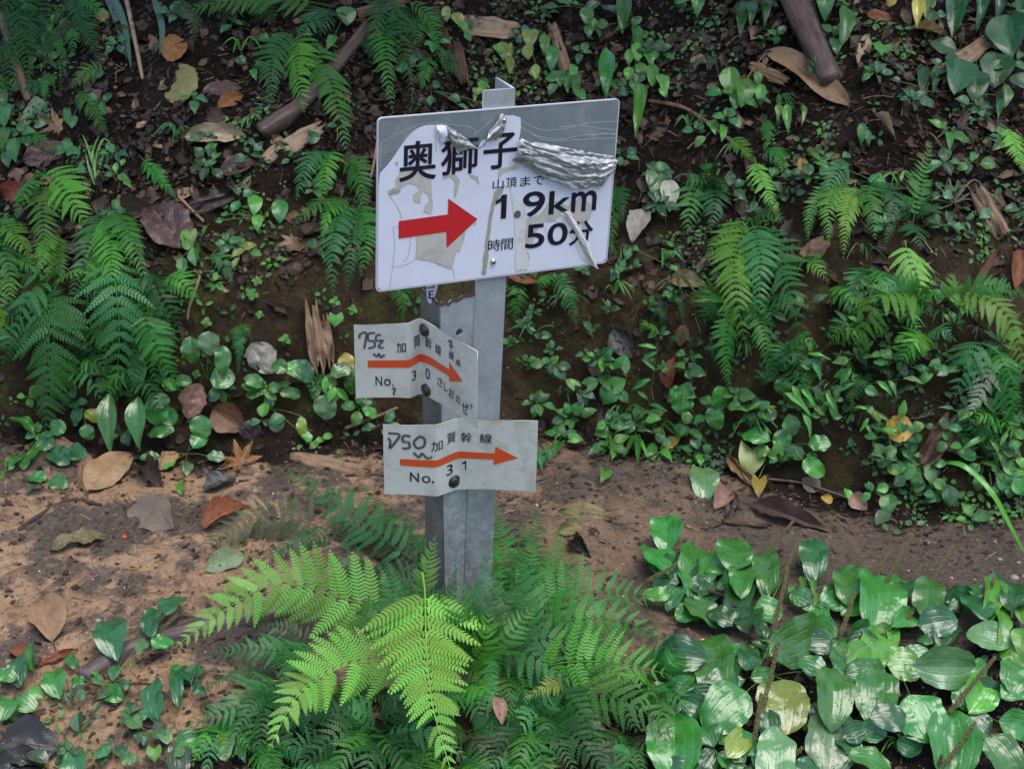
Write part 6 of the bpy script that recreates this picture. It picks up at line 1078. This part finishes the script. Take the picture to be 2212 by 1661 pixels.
for a in (
 ('curled tan dead leaf arched over dark soil, upper left', P0, (398, 298), (532, 290), 42, 'pale', 'ovate', .9, (.012, .012)),
 ('big veined grey-olive dead leaf on the upper left slope', P0, (395, 225), (378, 135), 88, 'olive', 'ovate', .5),
 ('rusty orange dead leaf behind a fern tip at the upper left', P0, (395, 85), (358, 130), 48, 'orange', 'round', .6),
 ('narrow brown-orange dead leaf by the big veined one', P0, (468, 232), (526, 200), 30, 'orange', 'ovate', .4),
 ('grey-brown dead leaf touching the narrow orange one', P0, (440, 205), (520, 180), 44, 'purple', 'round', .5),
 ('fallen pale green round leaf at the left edge of the slope', P0, (60, 225), (100, 268), 58, 'green', 'round', .2),
 ('purple-brown wet dead leaf under the crumpled maple leaf at left', P0, (50, 350), (158, 318), 50, 'purple', 'ovate', 1.1, (.01, .014)),
 ('large glossy dark brown wet leaf in the left middle', P0, (400, 540), (330, 440), 86, 'purple', 'round', 1.0, (.012, .02)),
 ('dark crumpled wet leaf just above the large glossy one', P0, (265, 468), (340, 450), 50, 'purple', 'ovate', 1.2, (.012, .02)),
 ('slate-dark folded leaf under the large glossy one', P0, (268, 492), (325, 560), 44, 'slate', 'ovate', 1.0, (.01, .016)),
 ('long dark wet leaf curling right of the large glossy one', P0, (400, 460), (530, 410), 36, 'dark', 'lance', 1.2, (.01, .02)),
 ('dark purplish dead leaf right of the bushy seedling', P0, (475, 378), (555, 350), 48, 'purple', 'ovate', .8),
 ('red-brown dead leaf at the left edge above the ferns', P0, (10, 430), (48, 400), 46, 'red', 'ovate', .6),
 ('torn grey-white dead leaf left of the upper route plate', P0, (545, 740), (585, 810), 62, 'ash', 'ovate', 1.2, (.012, .016)),
 ('pale pink-grey torn leaf standing at the foot of the bank', P0, (432, 828), (402, 905), 50, 'pink', 'ovate', 1.3, (.015, .015)),
 ('brown wet leaf beside the pale torn leaf at the path edge', P0, (460, 880), (530, 930), 62, 'brown', 'ovate', .5),
 ('large tan dead leaf tilted at the left path edge', P0, (190, 1062), (280, 965), 78, 'tan', 'ovate', .5, (.01, .02)),
 ('small curled tan leaf near the two overlapping green leaves', P0, (345, 1015), (380, 970), 32, 'tan', 'ovate', 1.2, (.008, .014)),
 ('dried curled brown leaf tip under the large tan leaf', P0, (175, 1005), (188, 1075), 26, 'tan', 'lance', 1.4, (.01, .01)),
 ('slate-grey flat wet leaf on the path under the orange maple leaf', P0, (440, 1060), (508, 1030), 48, 'slate', 'ovate', .5),
 ('dark dead leaf rotting on the path edge at left', P0, (310, 1010), (350, 1050), 40, 'dark', 'ovate', .8),
 ('folded yellow-tan leaf arched over the path at left', P0, (108, 1190), (235, 1150), 40, 'olive', 'ovate', 1.3, (.012, .02)),
 ('flat greyish leaf with a brown midrib on the left path', P0, (290, 1085), (375, 1140), 78, 'grey', 'ovate', .25),
 ('tan leaf with a dark midrib lying on the left path', P0, (115, 1385), (88, 1285), 74, 'tan', 'ovate', .35),
 ('pale green-grey weathered leaf beside the lime fern tips', P0, (445, 1235), (530, 1195), 50, 'green', 'ovate', .4),
 ('red-brown leaf behind the dull olive fern', P0, (435, 1145), (530, 1090), 48, 'red', 'ovate', .6),
 ('wide dark blue-grey wet leaf in the lower left corner', P0, (0, 1600), (130, 1612), 100, 'slate', 'ovate', .7, (.01, .02)),
 ('second dark wet leaf cut by the lower left corner', P0, (-10, 1670), (95, 1640), 70, 'slate', 'round', .8),
 ('brown rolled leaf under the slate-dark root at lower left', P0, (60, 1440), (170, 1400), 26, 'red', 'lance', 1.2),
 ('olive-brown leaf lying across the path right of the post', P0, (1312, 1115), (1205, 1100), 42, 'olive', 'ovate', .5, (.008, .014)),
 ('small yellowish leaf below the olive-brown one', P0, (1205, 1150), (1255, 1130), 32, 'olive', 'round', .4),
 ('dark torn leaf by the small yellowish leaf', P0, (1230, 1165), (1275, 1200), 26, 'slate', 'ovate', 1.0),
 ('very long purple-brown leaf on the right side of the path', P0, (1620, 1090), (1805, 1150), 40, 'purple', 'lance', .2, (.005, .008)),
 ('narrow dry brown leaf curled at the right path edge', P0, (1572, 985), (1650, 1065), 24, 'brown', 'lance', 1.1, (.01, .012)),
 ('reddish leaf left of the very long leaf', P0, (1545, 1100), (1580, 1055), 40, 'pink', 'ovate', .5),
 ('black curled leaf between the reddish and the very long leaf', P0, (1585, 1070), (1570, 1125), 30, 'dark', 'ovate', 1.2),
 ('round yellow leaf with red blotches at the right bank foot', P0, (1915, 935), (1970, 915), 52, 'yellow', 'round', .5, (.02, .025)),
 ('tiny yellow leaf on the mud', P0, (1777, 1070), (1796, 1085), 18, 'yellow', 'round', .3),
 ('pinkish dead leaf on the mud at right', P0, (1835, 1070), (1875, 1098), 34, 'pink', 'ovate', .5),
 ('brown leaf half buried at the right edge of the mud', P0, (1770, 1060), (1735, 1030), 36, 'grey', 'ovate', .5),
 ('long bent tan leaf under the end of the dark branch', P0, (1655, 108), (1838, 228), 50, 'tan', 'ovate', .12, (.006, .010)),
 ('flat tan strip of leaf at the upper right', P0, (1968, 58), (2052, 78), 22, 'tan', 'lance', .7),
 ('dry tan leaf curled upright right of the dark branch', P0, (1875, 80), (1850, 138), 26, 'pale', 'lance', 1.3, (.015, .015)),
 ('reddish-brown leaf at the top edge right', P0, (1872, 30), (1928, 42), 28, 'red', 'ovate', .7),
 ('small yellow leaf at the top edge right', P0, (1915, 12), (1940, -5), 18, 'yellow', 'lance', .4),
 ('pale diagonal shred in dark litter at right', P0, (1888, 245), (1938, 300), 14, 'pale', 'lance', .9),
 ('orange-brown leaf at the right edge', P0, (2205, 540), (2192, 625), 34, 'orange', 'ovate', .5, (.015, .015)),
 ('yellowish dead leaf among the right ferns', P0, (1730, 342), (1748, 392), 24, 'yellow', 'ovate', .5),
 ('hole-eaten yellow-green leaf below the sign board corner', P0, (1450, 600), (1525, 612), 36, 'olive', 'ovate', .4, (.012, .016)),
 ('pale grey leaf hanging right of the sign board', P0, (1400, 452), (1362, 518), 46, 'ash', 'ovate', .7, (.015, .02)),
 ('dark grey leaf at the foot of the bank right of the post', P0, (1325, 710), (1365, 775), 46, 'slate', 'ovate', .5),
 ('upright brown leaf in the shade of the right bank', P0, (1478, 700), (1470, 750), 26, 'brown', 'ovate', .8),
 ('brown leaf standing behind the stilt grass', P0, (1440, 840), (1458, 770), 36, 'red', 'ovate', .8),
 ('rusty brown leaf under the sign board edge', P0, (1092, 590), (1165, 608), 24, 'orange', 'ovate', .5, (.02, .02)),
 ('yellow leaf at the path edge beneath stilt grass', P0, (1470, 945), (1425, 970), 22, 'yellow', 'ovate', .6),
 ('dried brown leaf standing among the dark ferns at the bottom', P0, (1070, 1505), (1085, 1562), 28, 'pink', 'ovate', .9, (.08, .08)),
 ('curled yellowish leaf under the wavy plantain leaf', P0, (1640, 1410), (1570, 1402), 24, 'tan', 'lance', .9, (.02, .02)),
 ('brown leaf between plantain leaves at the right edge', P0, (2200, 1600), (2130, 1580), 34, 'brown', 'ovate', .7, (.03, .03)),
 ('dark brown leaf on the soil near the yellow stick', P0, (330, 1570), (280, 1540), 36, 'dark', 'ovate', .7),
 ('grey-brown leaf low on the left slope under a fern', P0, (60, 735), (15, 715), 44, 'brown', 'ovate', .6),
 ('reddish leaf on the path by the left edge of the frame', P0, (60, 1420), (20, 1400), 30, 'red', 'ovate', .6),
 ('dark leaf at the foot of the weathered stump', P0, (560, 915), (520, 950), 46, 'dark', 'ovate', 1.0),
 ('brown leaf behind the oval-leaf rosette', P0, (655, 800), (610, 815), 36, 'brown', 'ovate', .8)):
    dead(*a, wet=a[5] in ('purple', 'slate', 'dark'))
maple('crumpled tan maple leaf beside lime weed on the left bank', P0, (633, 522), 34, 'tan', 150)
maple('tan maple leaf fragment under the pale round leaf', P0, (125, 275), 40, 'tan', 60, crumple=.25)
maple('orange maple leaf at the path edge left of the sign', P0, (520, 1000), 54, 'orange', 20)
maple('dark decayed maple leaf flat on the path at left', P0, (215, 1240), 52, 'purple', 200, .002, .05)

# ---------------------------------------------------------------- wood, bark, stones
def slab(label, Zf, a, b, w, th, tint, name='bark_chip', mat=None, ragged=.18, lift=.012, bend=.0, seed=0, n=26, m=10):
    s = math.hypot(*(p - q for p, q in zip(Zf(1, 0), Zf(0, 0)))); A = at(*Zf(*a), lift); Bp = at(*Zf(*b), lift); L = (Bp - A).length; W = w * s * ppm(A)
    nn = (gnorm(A) * .5 + (CAM - A).normalized() * .5).normalized(); M = frame(Bp - A, nn).to_4x4(); M.translation = A
    t = np.linspace(0, 1, n + 1); c = np.linspace(-1, 1, m + 1); T, C_ = np.meshgrid(t, c, indexing='ij')
    rag0 = ragged * (vnoise(C_ * 5 + seed * 9, C_ * 0, seed) - .3) ; rag1 = ragged * (vnoise(C_ * 6 + seed * 5 + 40, C_ * 0, seed + 2) - .3)
    Y = (T * (1 - rag0 * .6 - rag1) + rag0 * .6) * L; prof = (.62 + .38 * np.sin(np.pi * np.clip(T, .02, .98)) ** .5) * (.9 + .25 * (vnoise(T * 5, np.sign(C_), seed) - .5))
    X = C_ * W / 2 * prof; rid = (vnoise(C_ * 6 + seed, T * 2.2, seed) - .5) * th * .9 + (vnoise(C_ * 14, T * 5, seed + 4) - .5) * th * .5
    Zt = th * .5 * np.sqrt(np.clip(1 - C_ ** 2, 0, 1)) + rid + bend * L * (T - .5) ** 2 * -1; Zb = -th * .5 * np.sqrt(np.clip(1 - C_ ** 2, 0, 1)) + bend * L * (T - .5) ** 2 * -1 - .001
    V = np.concatenate([np.stack([X.ravel(), Y.ravel(), Zt.ravel()], 1), np.stack([X.ravel(), Y.ravel(), Zb.ravel()], 1)]); UV = np.concatenate([np.stack([C_.ravel() * .5 + .5, T.ravel()], 1)] * 2)
    k = (n + 1) * (m + 1); ix = np.arange(k).reshape(n + 1, m + 1); q = lambda I: np.stack([I[:-1, :-1].ravel(), I[:-1, 1:].ravel(), I[1:, 1:].ravel(), I[1:, :-1].ravel()], 1)
    F_ = [q(ix), q(ix + k)[:, ::-1]]
    for e, r in ((ix[0, :], 1), (ix[-1, :], 0), (ix[:, 0], 0), (ix[:, -1], 1)):
        E_ = np.stack([e[:-1], e[1:], e[1:] + k, e[:-1] + k], 1); F_.append(E_ if not r else E_[:, ::-1])
    o = link(name, mesh_np(name, V, np.concatenate(F_), UV), mat or M_WOOD, None, M, tint); return tag(o, label, {'bark_chip': 'bark', 'stump': 'stump'}.get(name, 'wood'), 'broken wood and bark' if name != 'stump' else None)
for k, a in enumerate((
 ('long pale bark chip on the slope left of the sign board', P0, (572, 346), (695, 272), 46, .010, (1.0, .92, .8)),
 ('pale weathered slab of wood near the top edge above the sign board', P0, (985, 50), (1118, 66), 60, .012, (.95, .85, .72)),
 ('upright pointed splinter of pale wood above the sign board', P0, (1225, 160), (1190, 48), 30, .010, (.8, .7, .62)),
 ('pinkish splintered wood lying at the left path edge', P0, (118, 950), (200, 1010), 44, .010, (.7, .52, .45)),
 ('flat grey-brown wood shard on the path left of the lower route plate', P0, (632, 985), (792, 1022), 36, .010, (.8, .66, .52)),
 ('curved piece of tan bark over big round leaves at the upper right', P0, (2032, 172), (2140, 78), 44, .010, (.85, .72, .56)),
 ('short pale rotten log piece at the right edge', P0, (2110, 415), (2172, 518), 52, .03, (.72, .62, .5)),
 ('brown stone-like chunk of wood half hidden behind the right ferns', P0, (1735, 560), (1785, 520), 46, .02, (.55, .42, .36)),
 ('brown decayed log piece at the foot of the right bank', P0, (1990, 1005), (2060, 900), 56, .03, (.28, .18, .15)),
 ('rust-brown rotten stick near the right edge', P0, (2150, 545), (2090, 655), 20, .012, (.30, .14, .07)),
 ('small tan chip of wood under the clover at right', P0, (1880, 590), (1895, 630), 14, .004, (.9, .75, .55)),
 ('dark reddish bark roll hanging above the sign board left half', P0, (985, 95), (1002, 185), 34, .02, (.28, .17, .14)),
 ('narrow brown root strip hanging above the sign board', P0, (960, 60), (985, 165), 16, .012, (.25, .16, .12)),
 ('brown bark strip at the top edge left of the pale slab', P0, (770, 30), (880, 5), 28, .01, (.6, .46, .3)),
 ('grey twig slab lying on the right side of the path', P0, (1560, 1125), (1660, 1135), 14, .006, (.4, .33, .3)),
 ('tan scrap of bark left of the dark branch', P0, (1620, 140), (1700, 178), 28, .006, (.75, .58, .42)))):
    slab(*a, seed=k, bend=.15 if 'curved' in a[0] else .0)
slab('weathered upright stump of splintered pale wood, left of the upper route plate', P0, (700, 800), (680, 652), 62, .035, (.85, .72, .58), name='stump', ragged=.5, seed=21, n=34, m=18, lift=.02)
def log(label, Zf, pts, r, tint=(1, 1, 1), name='fallen_branch', mat=None, lift=.01, cat='branch', seed=0, n=14, group='sticks and branches'):
    s = math.hypot(*(p - q for p, q in zip(Zf(1, 0), Zf(0, 0)))); P = catmull3([at(*Zf(*p[:2]), p[2] if len(p) > 2 else lift) for p in pts], 12); rr = r * s * ppm(P[0]); o0 = P[0]; V = []; T = []; UV = []
    for i, p in enumerate(P):
        d = (P[min(i + 1, len(P) - 1)] - P[max(0, i - 1)]).normalized(); a = d.cross(Vector((.1, .2, 1))).normalized(); b = d.cross(a); t = i / (len(P) - 1)
        for k in range(n):
            an = 2 * math.pi * k / n; q = rr * (1 - .25 * t) * (1 + .30 * (float(vnoise(np.array(k * .9), np.array(t * 9.0), seed)) - .5) + .14 * math.sin(k * 2.4 + seed)) * (.35 if i in (0, len(P) - 1) else 1)
            V.append(tuple(p - o0 + (a * math.cos(an) + b * math.sin(an)) * q)); UV.append((k / n, t))
            if i: z_ = (i - 1) * n; T.append((z_ + k, z_ + (k + 1) % n, z_ + n + (k + 1) % n, z_ + n + k))
    o = link(name, mesh_np(name, V, T, UV), mat or M_BARK, None, Matrix.Translation(o0), tint); return tag(o, label, cat, group)
log('thick dark wet branch coming down from the top edge at right', P0, [(1690, -60, .05), (1728, 30, .04), (1765, 110, .03), (1800, 180, .012)], 31, (1.6, 1.35, 1.4), seed=1)
log('dark fallen branch running up to the right, left of the sign board', P0, [(562, 290), (640, 235), (720, 150), (800, 55)], 20, (1.6, 1.4, 1.3), seed=2)
log('slender pale stalk leaning at the top left', P0, [(268, -20, .03), (290, 80, .03), (308, 172, .005)], 5, (1, .95, .85), mat=M_WOOD, seed=3)
log('thin tan branch at the left edge near the top', P0, [(0, 30, .02), (30, 120, .02), (62, 218, .01)], 10, (.6, .48, .36), mat=M_WOOD, seed=4)
log('slate-dark smooth root along the near edge of the path at left', P0, [(180, 1470, .002), (260, 1415, .006), (380, 1375, .008), (520, 1340, .006), (640, 1320, .002)], 24, (2.2, 2.2, 2.6), name='exposed_root', cat='root', seed=5, group=None)
log('yellow-brown stick lying under plants at lower left', P0, [(252, 1478), (300, 1472), (345, 1478)], 3, (1, .8, .4), mat=M_WOOD, seed=6)
log('gnarled dark root on the left path, forked like an antler', P0, [(40, 1145), (90, 1110), (150, 1080), (220, 1090)], 5, (1.2, 1, 1), name='exposed_root', cat='root', seed=7, lift=.004, group=None)
log('thin pale twig hanging at the left side of the bare bank', P0, [(435, 585), (425, 620), (410, 660), (405, 690)], 3, (.9, .8, .65), mat=M_WOOD, seed=8)
log('tan twig crossing the left slope down to a wet leaf', P0, [(385, 425), (410, 450), (440, 480)], 4, (.9, .7, .5), mat=M_WOOD, seed=9)
log('long thin brown twig lying across the slope right of the sign board', P0, [(1400, 218), (1480, 235), (1560, 290), (1620, 340)], 4, (.7, .5, .36), mat=M_WOOD, seed=10)
log('short tan twig beside the left edge of the sign board', P0, [(820, 270, .02), (808, 350, .02), (800, 385, .01)], 3, (.9, .8, .6), mat=M_WOOD, seed=11)
log('pale twig at the path edge pointing at the front post', P0, [(745, 925), (800, 905), (860, 880)], 4, (.8, .62, .45), mat=M_WOOD, seed=12)
log('thin twig crossing between the two route plates', P0, [(745, 1025), (790, 1022), (835, 1026)], 3, (.5, .4, .3), mat=M_WOOD, seed=13)
log('grey twig on the right side of the muddy path', P0, [(1660, 1035), (1740, 1045), (1830, 1075)], 3, (.5, .4, .34), mat=M_WOOD, seed=14)
log('dark thin stick leaning among the plantain leaves', P0, [(1530, 1275, .05), (1570, 1290, .05), (1590, 1310, .04)], 4, (1.2, 1, 1), seed=15)
log('yellow stem lying below the small leaves at lower left', P0, [(505, 1478, .012), (570, 1470, .016), (640, 1476, .01)], 4, (1.2, .85, .35), mat=M_WOOD, seed=16)
for k in range(14):
    x, y = random.uniform(1350, 2180), random.uniform(60, 420); a = random.uniform(-1.2, 1.2); L = random.uniform(40, 95)
    log('thin straw-coloured stem lying in the litter right of the sign', P0, [(x, y), (x + L * .5 * math.cos(a), y + L * .5 * math.sin(a) - 5), (x + L * math.cos(a), y + L * math.sin(a))], random.uniform(1.2, 2.4), (1.0, .78, .55), name='dry_stem', mat=M_WOOD, cat='stem', seed=30 + k, n=5, group='straw stems in the litter')
bm = bmesh.new(); bmesh.ops.create_icosphere(bm, subdivisions=3, radius=.0042); mb = bpy.data.meshes.new('berry'); bm.to_mesh(mb); bm.free()
for p_ in mb.polygons: p_.use_smooth = True
tag(link('berry', mb, M_BERRY, None, Matrix.Translation(at(269, 1160, .004))), 'tiny orange-red berry lying on the left side of the path', 'berry')
def stone_np(r, seed):
    bm = bmesh.new(); bmesh.ops.create_icosphere(bm, subdivisions=2, radius=1); V = np.array([tuple(v.co) for v in bm.verts]); T = np.array([[v.index for v in f.verts] for f in bm.faces]); bm.free()
    k = 1 + .35 * (fbm(V[:, 0] * 1.3 + seed, V[:, 1] * 1.3 + V[:, 2], 1.2, 3, seed) - .45); return V * k[:, None] * np.array([1, .8, .6]) * r, T
for k, (lb, x, y, r) in enumerate((('pale rounded pebble at the right edge of the mud', 2191, 1247, .010), ('small brown pebble on the mud near the right edge', 2160, 1208, .006), ('pale pebble at the far end of the mud', 2200, 1215, .005), ('rounded stone by the orange dead leaf on the left slope', 545, 430, .010),
        ('small tan stone under the glossy wet leaf', 405, 492, .009), ('reddish pebble by the tan leaf with dark midrib', 212, 1340, .007), ('grey stone behind the sign post foot', 860, 1130, .012))):
    v, t = stone_np(r, k); tag(link('pebble', mesh_np('pebble', v, t), M_STONE, None, Matrix.Translation(at(x, y, .002))), lb, 'stone', 'pebbles')

# ---------------------------------------------------------------- litter, straw, gravel, low green cover: nobody could count these
def surf(x, y):
    e = .006; z = gz(x, y); nx_ = -(gz(x + e, y) - gz(x - e, y)) / (2 * e); ny_ = -(gz(x, y + e) - gz(x, y - e)) / (2 * e)
    n = np.stack([nx_, ny_, np.ones_like(x)], 1); return z, n / np.linalg.norm(n, axis=1, keepdims=True)
def scatter(n, fn, xr=(-1.75, 1.75), yr=(1.7, 4.6)):
    x = RNG.uniform(*xr, n * 4); y = RNG.uniform(*yr, n * 4); keep = RNG.random(n * 4) < fn(x, y); x, y = x[keep][:n], y[keep][:n]; z, nr = surf(x, y); return np.stack([x, y, z], 1), nr
def basis(nr, tilt):
    n = nr + RNG.normal(0, tilt, nr.shape); n /= np.linalg.norm(n, axis=1, keepdims=True); a = RNG.normal(size=nr.shape); a -= n * (a * n).sum(1, keepdims=True); a /= np.linalg.norm(a, axis=1, keepdims=True); return a, np.cross(n, a), n
def spread(name, tmplV, tmplT, P, X, Y, N, sx, sy, sz, col, mat, lift, uv=None, jitter=0.0):
    n, k = len(P), len(tmplV); tv = tmplV[None].repeat(n, 0) + (RNG.normal(0, jitter, (n, k, 3)) if jitter else 0)
    V = P[:, None] + tv[..., 0:1] * X[:, None] * sx[:, None, None] + tv[..., 1:2] * Y[:, None] * sy[:, None, None] + (tv[..., 2:3] * sz[:, None, None] + lift) * N[:, None]
    T = (tmplT[None] + (np.arange(n) * k)[:, None, None]).reshape(-1, tmplT.shape[1]); C = col[:, None].repeat(k, 1).reshape(-1, 3)
    UV = None if uv is None else np.tile(uv, (n, 1))
    return tag(link(name, mesh_np(name, V.reshape(-1, 3), T, UV, col=C), mat), kind='stuff')
def bankness(x, y): return sst(-.05, .05, y - toe(x))
g = np.linspace(0, 1, 5); leafV = []; 
for i in range(5):
    for j in (-1, 0, 1):
        hw = [.02, .42, .5, .36, .02][i]; leafV.append((j * hw, g[i] - .5, .12 * abs(j) - .3 * (g[i] - .5) ** 2))
leafV = np.array(leafV); leafT = []
for i in range(4):
    for j in range(2): a = i * 3 + j; leafT += [(a, a + 1, a + 4, a + 3)]
leafT = np.array(leafT); leafUV = np.array([((v[0] + .5), v[1] + .5) for v in leafV])
pal = np.array([(.022, .015, .012), (.035, .022, .016), (.05, .03, .022), (.075, .045, .03), (.12, .072, .045), (.07, .04, .035), (.18, .11, .065), (.30, .20, .12)]); pw_ = np.array([.26, .22, .16, .12, .09, .08, .045, .025])
def paint(n, p, w_, s=.25): c = p[RNG.choice(len(p), n, p=w_ / w_.sum())]; return c * RNG.uniform(1 - s, 1 + s, (n, 1))
def clump(x, y, f, lo, seed): return sst(lo, lo + .12, fbm(x, y, f, 3, seed))
P, Nr = scatter(27000, lambda x, y: bankness(x, y) * (.25 + .75 * sst(.12, .3, y - toe(x))) * (.3 + .7 * clump(x, y, 3, .4, 11)))
X, Y, N = basis(Nr, .45); n = len(P); L = RNG.uniform(.005, .020, n) * RNG.choice([1, 1, 1, 1.7, 2.6], n)
spread('leaf_litter', leafV, leafT, P, X, Y, N, L * RNG.uniform(.35, .9, n), L, L, paint(n, pal, pw_), M_LITTER, .002, leafUV, .06)
P, Nr = scatter(9000, lambda x, y: (1 - bankness(x, y)) * (.3 + .85 * sst(.16, .0, toe(x) - y) + .5 * sst(.1, -.1, y - near_edge(x))))
X, Y, N = basis(Nr, .15); n = len(P); L = RNG.uniform(.003, .014, n) * RNG.choice([1, 1, 1, 1.8], n)
spread('path_litter', leafV, leafT, P, X, Y, N, L * .6, L, L * .5, paint(n, pal, np.array([.2, .2, .2, .15, .1, .1, .03, .02])), M_LITTER, .0015, leafUV, .08)
stV = []; stT = []
for i, t in enumerate((0, .33, .66, 1)):
    for k in range(3): stV.append((math.cos(k * 2.09) * .5, t - .5, math.sin(k * 2.09) * .5))
    if i:
        for k in range(3): a = (i - 1) * 3; stT.append((a + k, a + (k + 1) % 3, a + 3 + (k + 1) % 3, a + 3 + k))
stV, stT = np.array(stV), np.array(stT); bendv = stV.copy()
q = NT('dry_straw'); q.set(Base_Color=q.node('Attribute', attribute_name='col').outputs['Color'], Roughness=.6); M_STRAW = q.m
P, Nr = scatter(11000, lambda x, y: bankness(x, y) * (.2 + .8 * clump(x, y, 4, .42, 17)) + .28 * (1 - bankness(x, y)))
X, Y, N = basis(Nr, .25); n = len(P); L = RNG.uniform(.008, .045, n); tv = stV.copy(); tv[:, 0] *= 1
spread('straw_and_twigs', tv, stT, P, X, Y, N, np.full(n, .0009) * RNG.uniform(.6, 1.8, n), L, np.full(n, .0009), paint(n, np.array([(.035, .022, .016), (.09, .055, .035), (.22, .14, .08), (.45, .33, .2)]), np.array([.50, .3, .14, .06])), M_STRAW, .003)
v, t = stone_np(1, 3); bm = bmesh.new(); bmesh.ops.create_icosphere(bm, subdivisions=1, radius=1); icoV = np.array([tuple(a.co) for a in bm.verts]); icoT = np.array([[a.index for a in f.verts] for f in bm.faces]); bm.free()
P, Nr = scatter(13000, lambda x, y: (1 - bankness(x, y)) * (.3 + .7 * clump(x, y, 5, .42, 23)) + .10 * bankness(x, y))
X, Y, N = basis(Nr, .3); n = len(P); L = RNG.uniform(.0006, .0022, n) * RNG.choice([1, 1, 1, 1.9], n)
spread('grit', icoV, icoT, P, X, Y, N, L, L * .8, L * .6, paint(n, np.array([(.10, .07, .055), (.25, .16, .10), (.42, .30, .19), (.05, .04, .035)]), np.array([.3, .3, .15, .25])), M_STRAW, .0, None, .18)
# low green cover
gpal = np.array([GRN['G0'], GRN['G1'], GRN['G2'], GRN['TE'], (.11, .17, .04)])
def cover(x, y): d = y - toe(x); return (sst(-.10, .0, d) * (1 - sst(.10, .22, d)) * (.10 + 1.0 * sst(-.1, .4, x)) * clump(x, y, 5, .40, 31) + .45 * sst(.02, .2, d) * clump(x, y, 5, .47, 35) + .5 * sst(.02, -.2, y - near_edge(x)) * clump(x, y, 5, .36, 39))
P0_, N0 = scatter(7500, cover); n0 = len(P0_); k = 3
ang = RNG.uniform(0, 6.28, (n0, 1)) + np.array([0, 2.1, 4.2]); L0 = RNG.uniform(.006, .021, n0)
X0, Y0, NN0 = basis(N0, .15)
D = (X0[:, None] * np.cos(ang)[..., None] + Y0[:, None] * np.sin(ang)[..., None]); N3 = NN0[:, None].repeat(3, 1) * .8 + D * .25 + np.array([0, -.25, 0]); N3 /= np.linalg.norm(N3, axis=2, keepdims=True); D -= N3 * (D * N3).sum(2, keepdims=True); D /= np.linalg.norm(D, axis=2, keepdims=True)
P3 = (P0_[:, None] + D * L0[:, None, None] * .6).reshape(-1, 3); Y3 = D.reshape(-1, 3); N3 = N3.reshape(-1, 3); X3 = np.cross(Y3, N3); L3 = L0.repeat(3) * RNG.uniform(.8, 1.2, n0 * 3)
spread('low_green_cover', leafV, leafT, P3, X3, Y3, N3, L3 * RNG.uniform(.38, .65, n0 * 3), L3, L3 * .8, paint(n0, gpal, np.array([.3, .28, .2, .15, .07])).repeat(3, 0), M_COVER, .008, leafUV)
# moss and short grassy wisps on the cut bank
P, Nr = scatter(9000, lambda x, y: sst(-.02, .06, y - toe(x)) * (1 - sst(.2, .5, y - toe(x))) * clump(x, y, 6, .46, 43) + .06 * bankness(x, y))
X, Y, N = basis(Nr, .5); n = len(P); L = RNG.uniform(.002, .007, n)
spread('moss_wisps', np.array([(-.5, 0, 0), (.5, 0, 0), (0, 0, 1.0)]), np.array([(0, 1, 2)]), P, X, Y, N, L * .35, L * .3, L, paint(n, np.array([(.05, .08, .018), (.12, .15, .03), (.03, .05, .015)]), np.array([.4, .3, .3])), M_STRAW, .0)

# ---------------------------------------------------------------- unseen trees added up the slope so their crowns shade the upper bank
def added_shade_tree(label, x, y, h, cr, seed):
    rr = np.random.default_rng(seed); z0 = float(gz(np.array(x), np.array(y))) - .1; root = empty('tree', (x, y, z0), label, 'tree', 'unseen trees added for shade')
    Vv, Tt = tube_np([Vector((0, 0, 0)), Vector((.03, -.3, h * .5)), Vector((-.02, -1.1, h))], .07, .03, 10); link('trunk', mesh_np('trunk', Vv, Tt), M_BARK, root)
    n = 2600; d = rr.normal(size=(n, 3)); d /= np.linalg.norm(d, axis=1, keepdims=True); p = d * rr.uniform(.3, 1, (n, 1)) ** .5 * np.array(cr) + np.array([0, -1.25, h])
    nn = rr.normal(size=(n, 3)) + np.array([0, 0, 1.5]); nn /= np.linalg.norm(nn, axis=1, keepdims=True); a = rr.normal(size=(n, 3)); a -= nn * (a * nn).sum(1, keepdims=True); a /= np.linalg.norm(a, axis=1, keepdims=True); b = np.cross(nn, a); L = rr.uniform(.08, .16, n)
    V = p[:, None] + leafV[None][..., 0:1] * a[:, None] * L[:, None, None] * .6 + leafV[None][..., 1:2] * b[:, None] * L[:, None, None] + leafV[None][..., 2:3] * nn[:, None] * L[:, None, None]
    T = (leafT[None] + (np.arange(n) * len(leafV))[:, None, None]).reshape(-1, 4)
    link('crown', mesh_np('crown', V.reshape(-1, 3), T, np.tile(leafUV, (n, 1))), M_LEAF, root, color=GRN['G1'])
for a in (('leafy tree standing up the slope beyond the top edge, left', -1.3, 5.2, 1.35, (1.2, .9, .32), 1), ('leafy tree standing up the slope beyond the top edge, centre', .1, 5.3, 1.45, (1.1, .9, .32), 2), ('leafy tree standing up the slope beyond the top edge, right', 1.4, 5.2, 1.35, (1.2, .9, .32), 3)):
    added_shade_tree(*a)
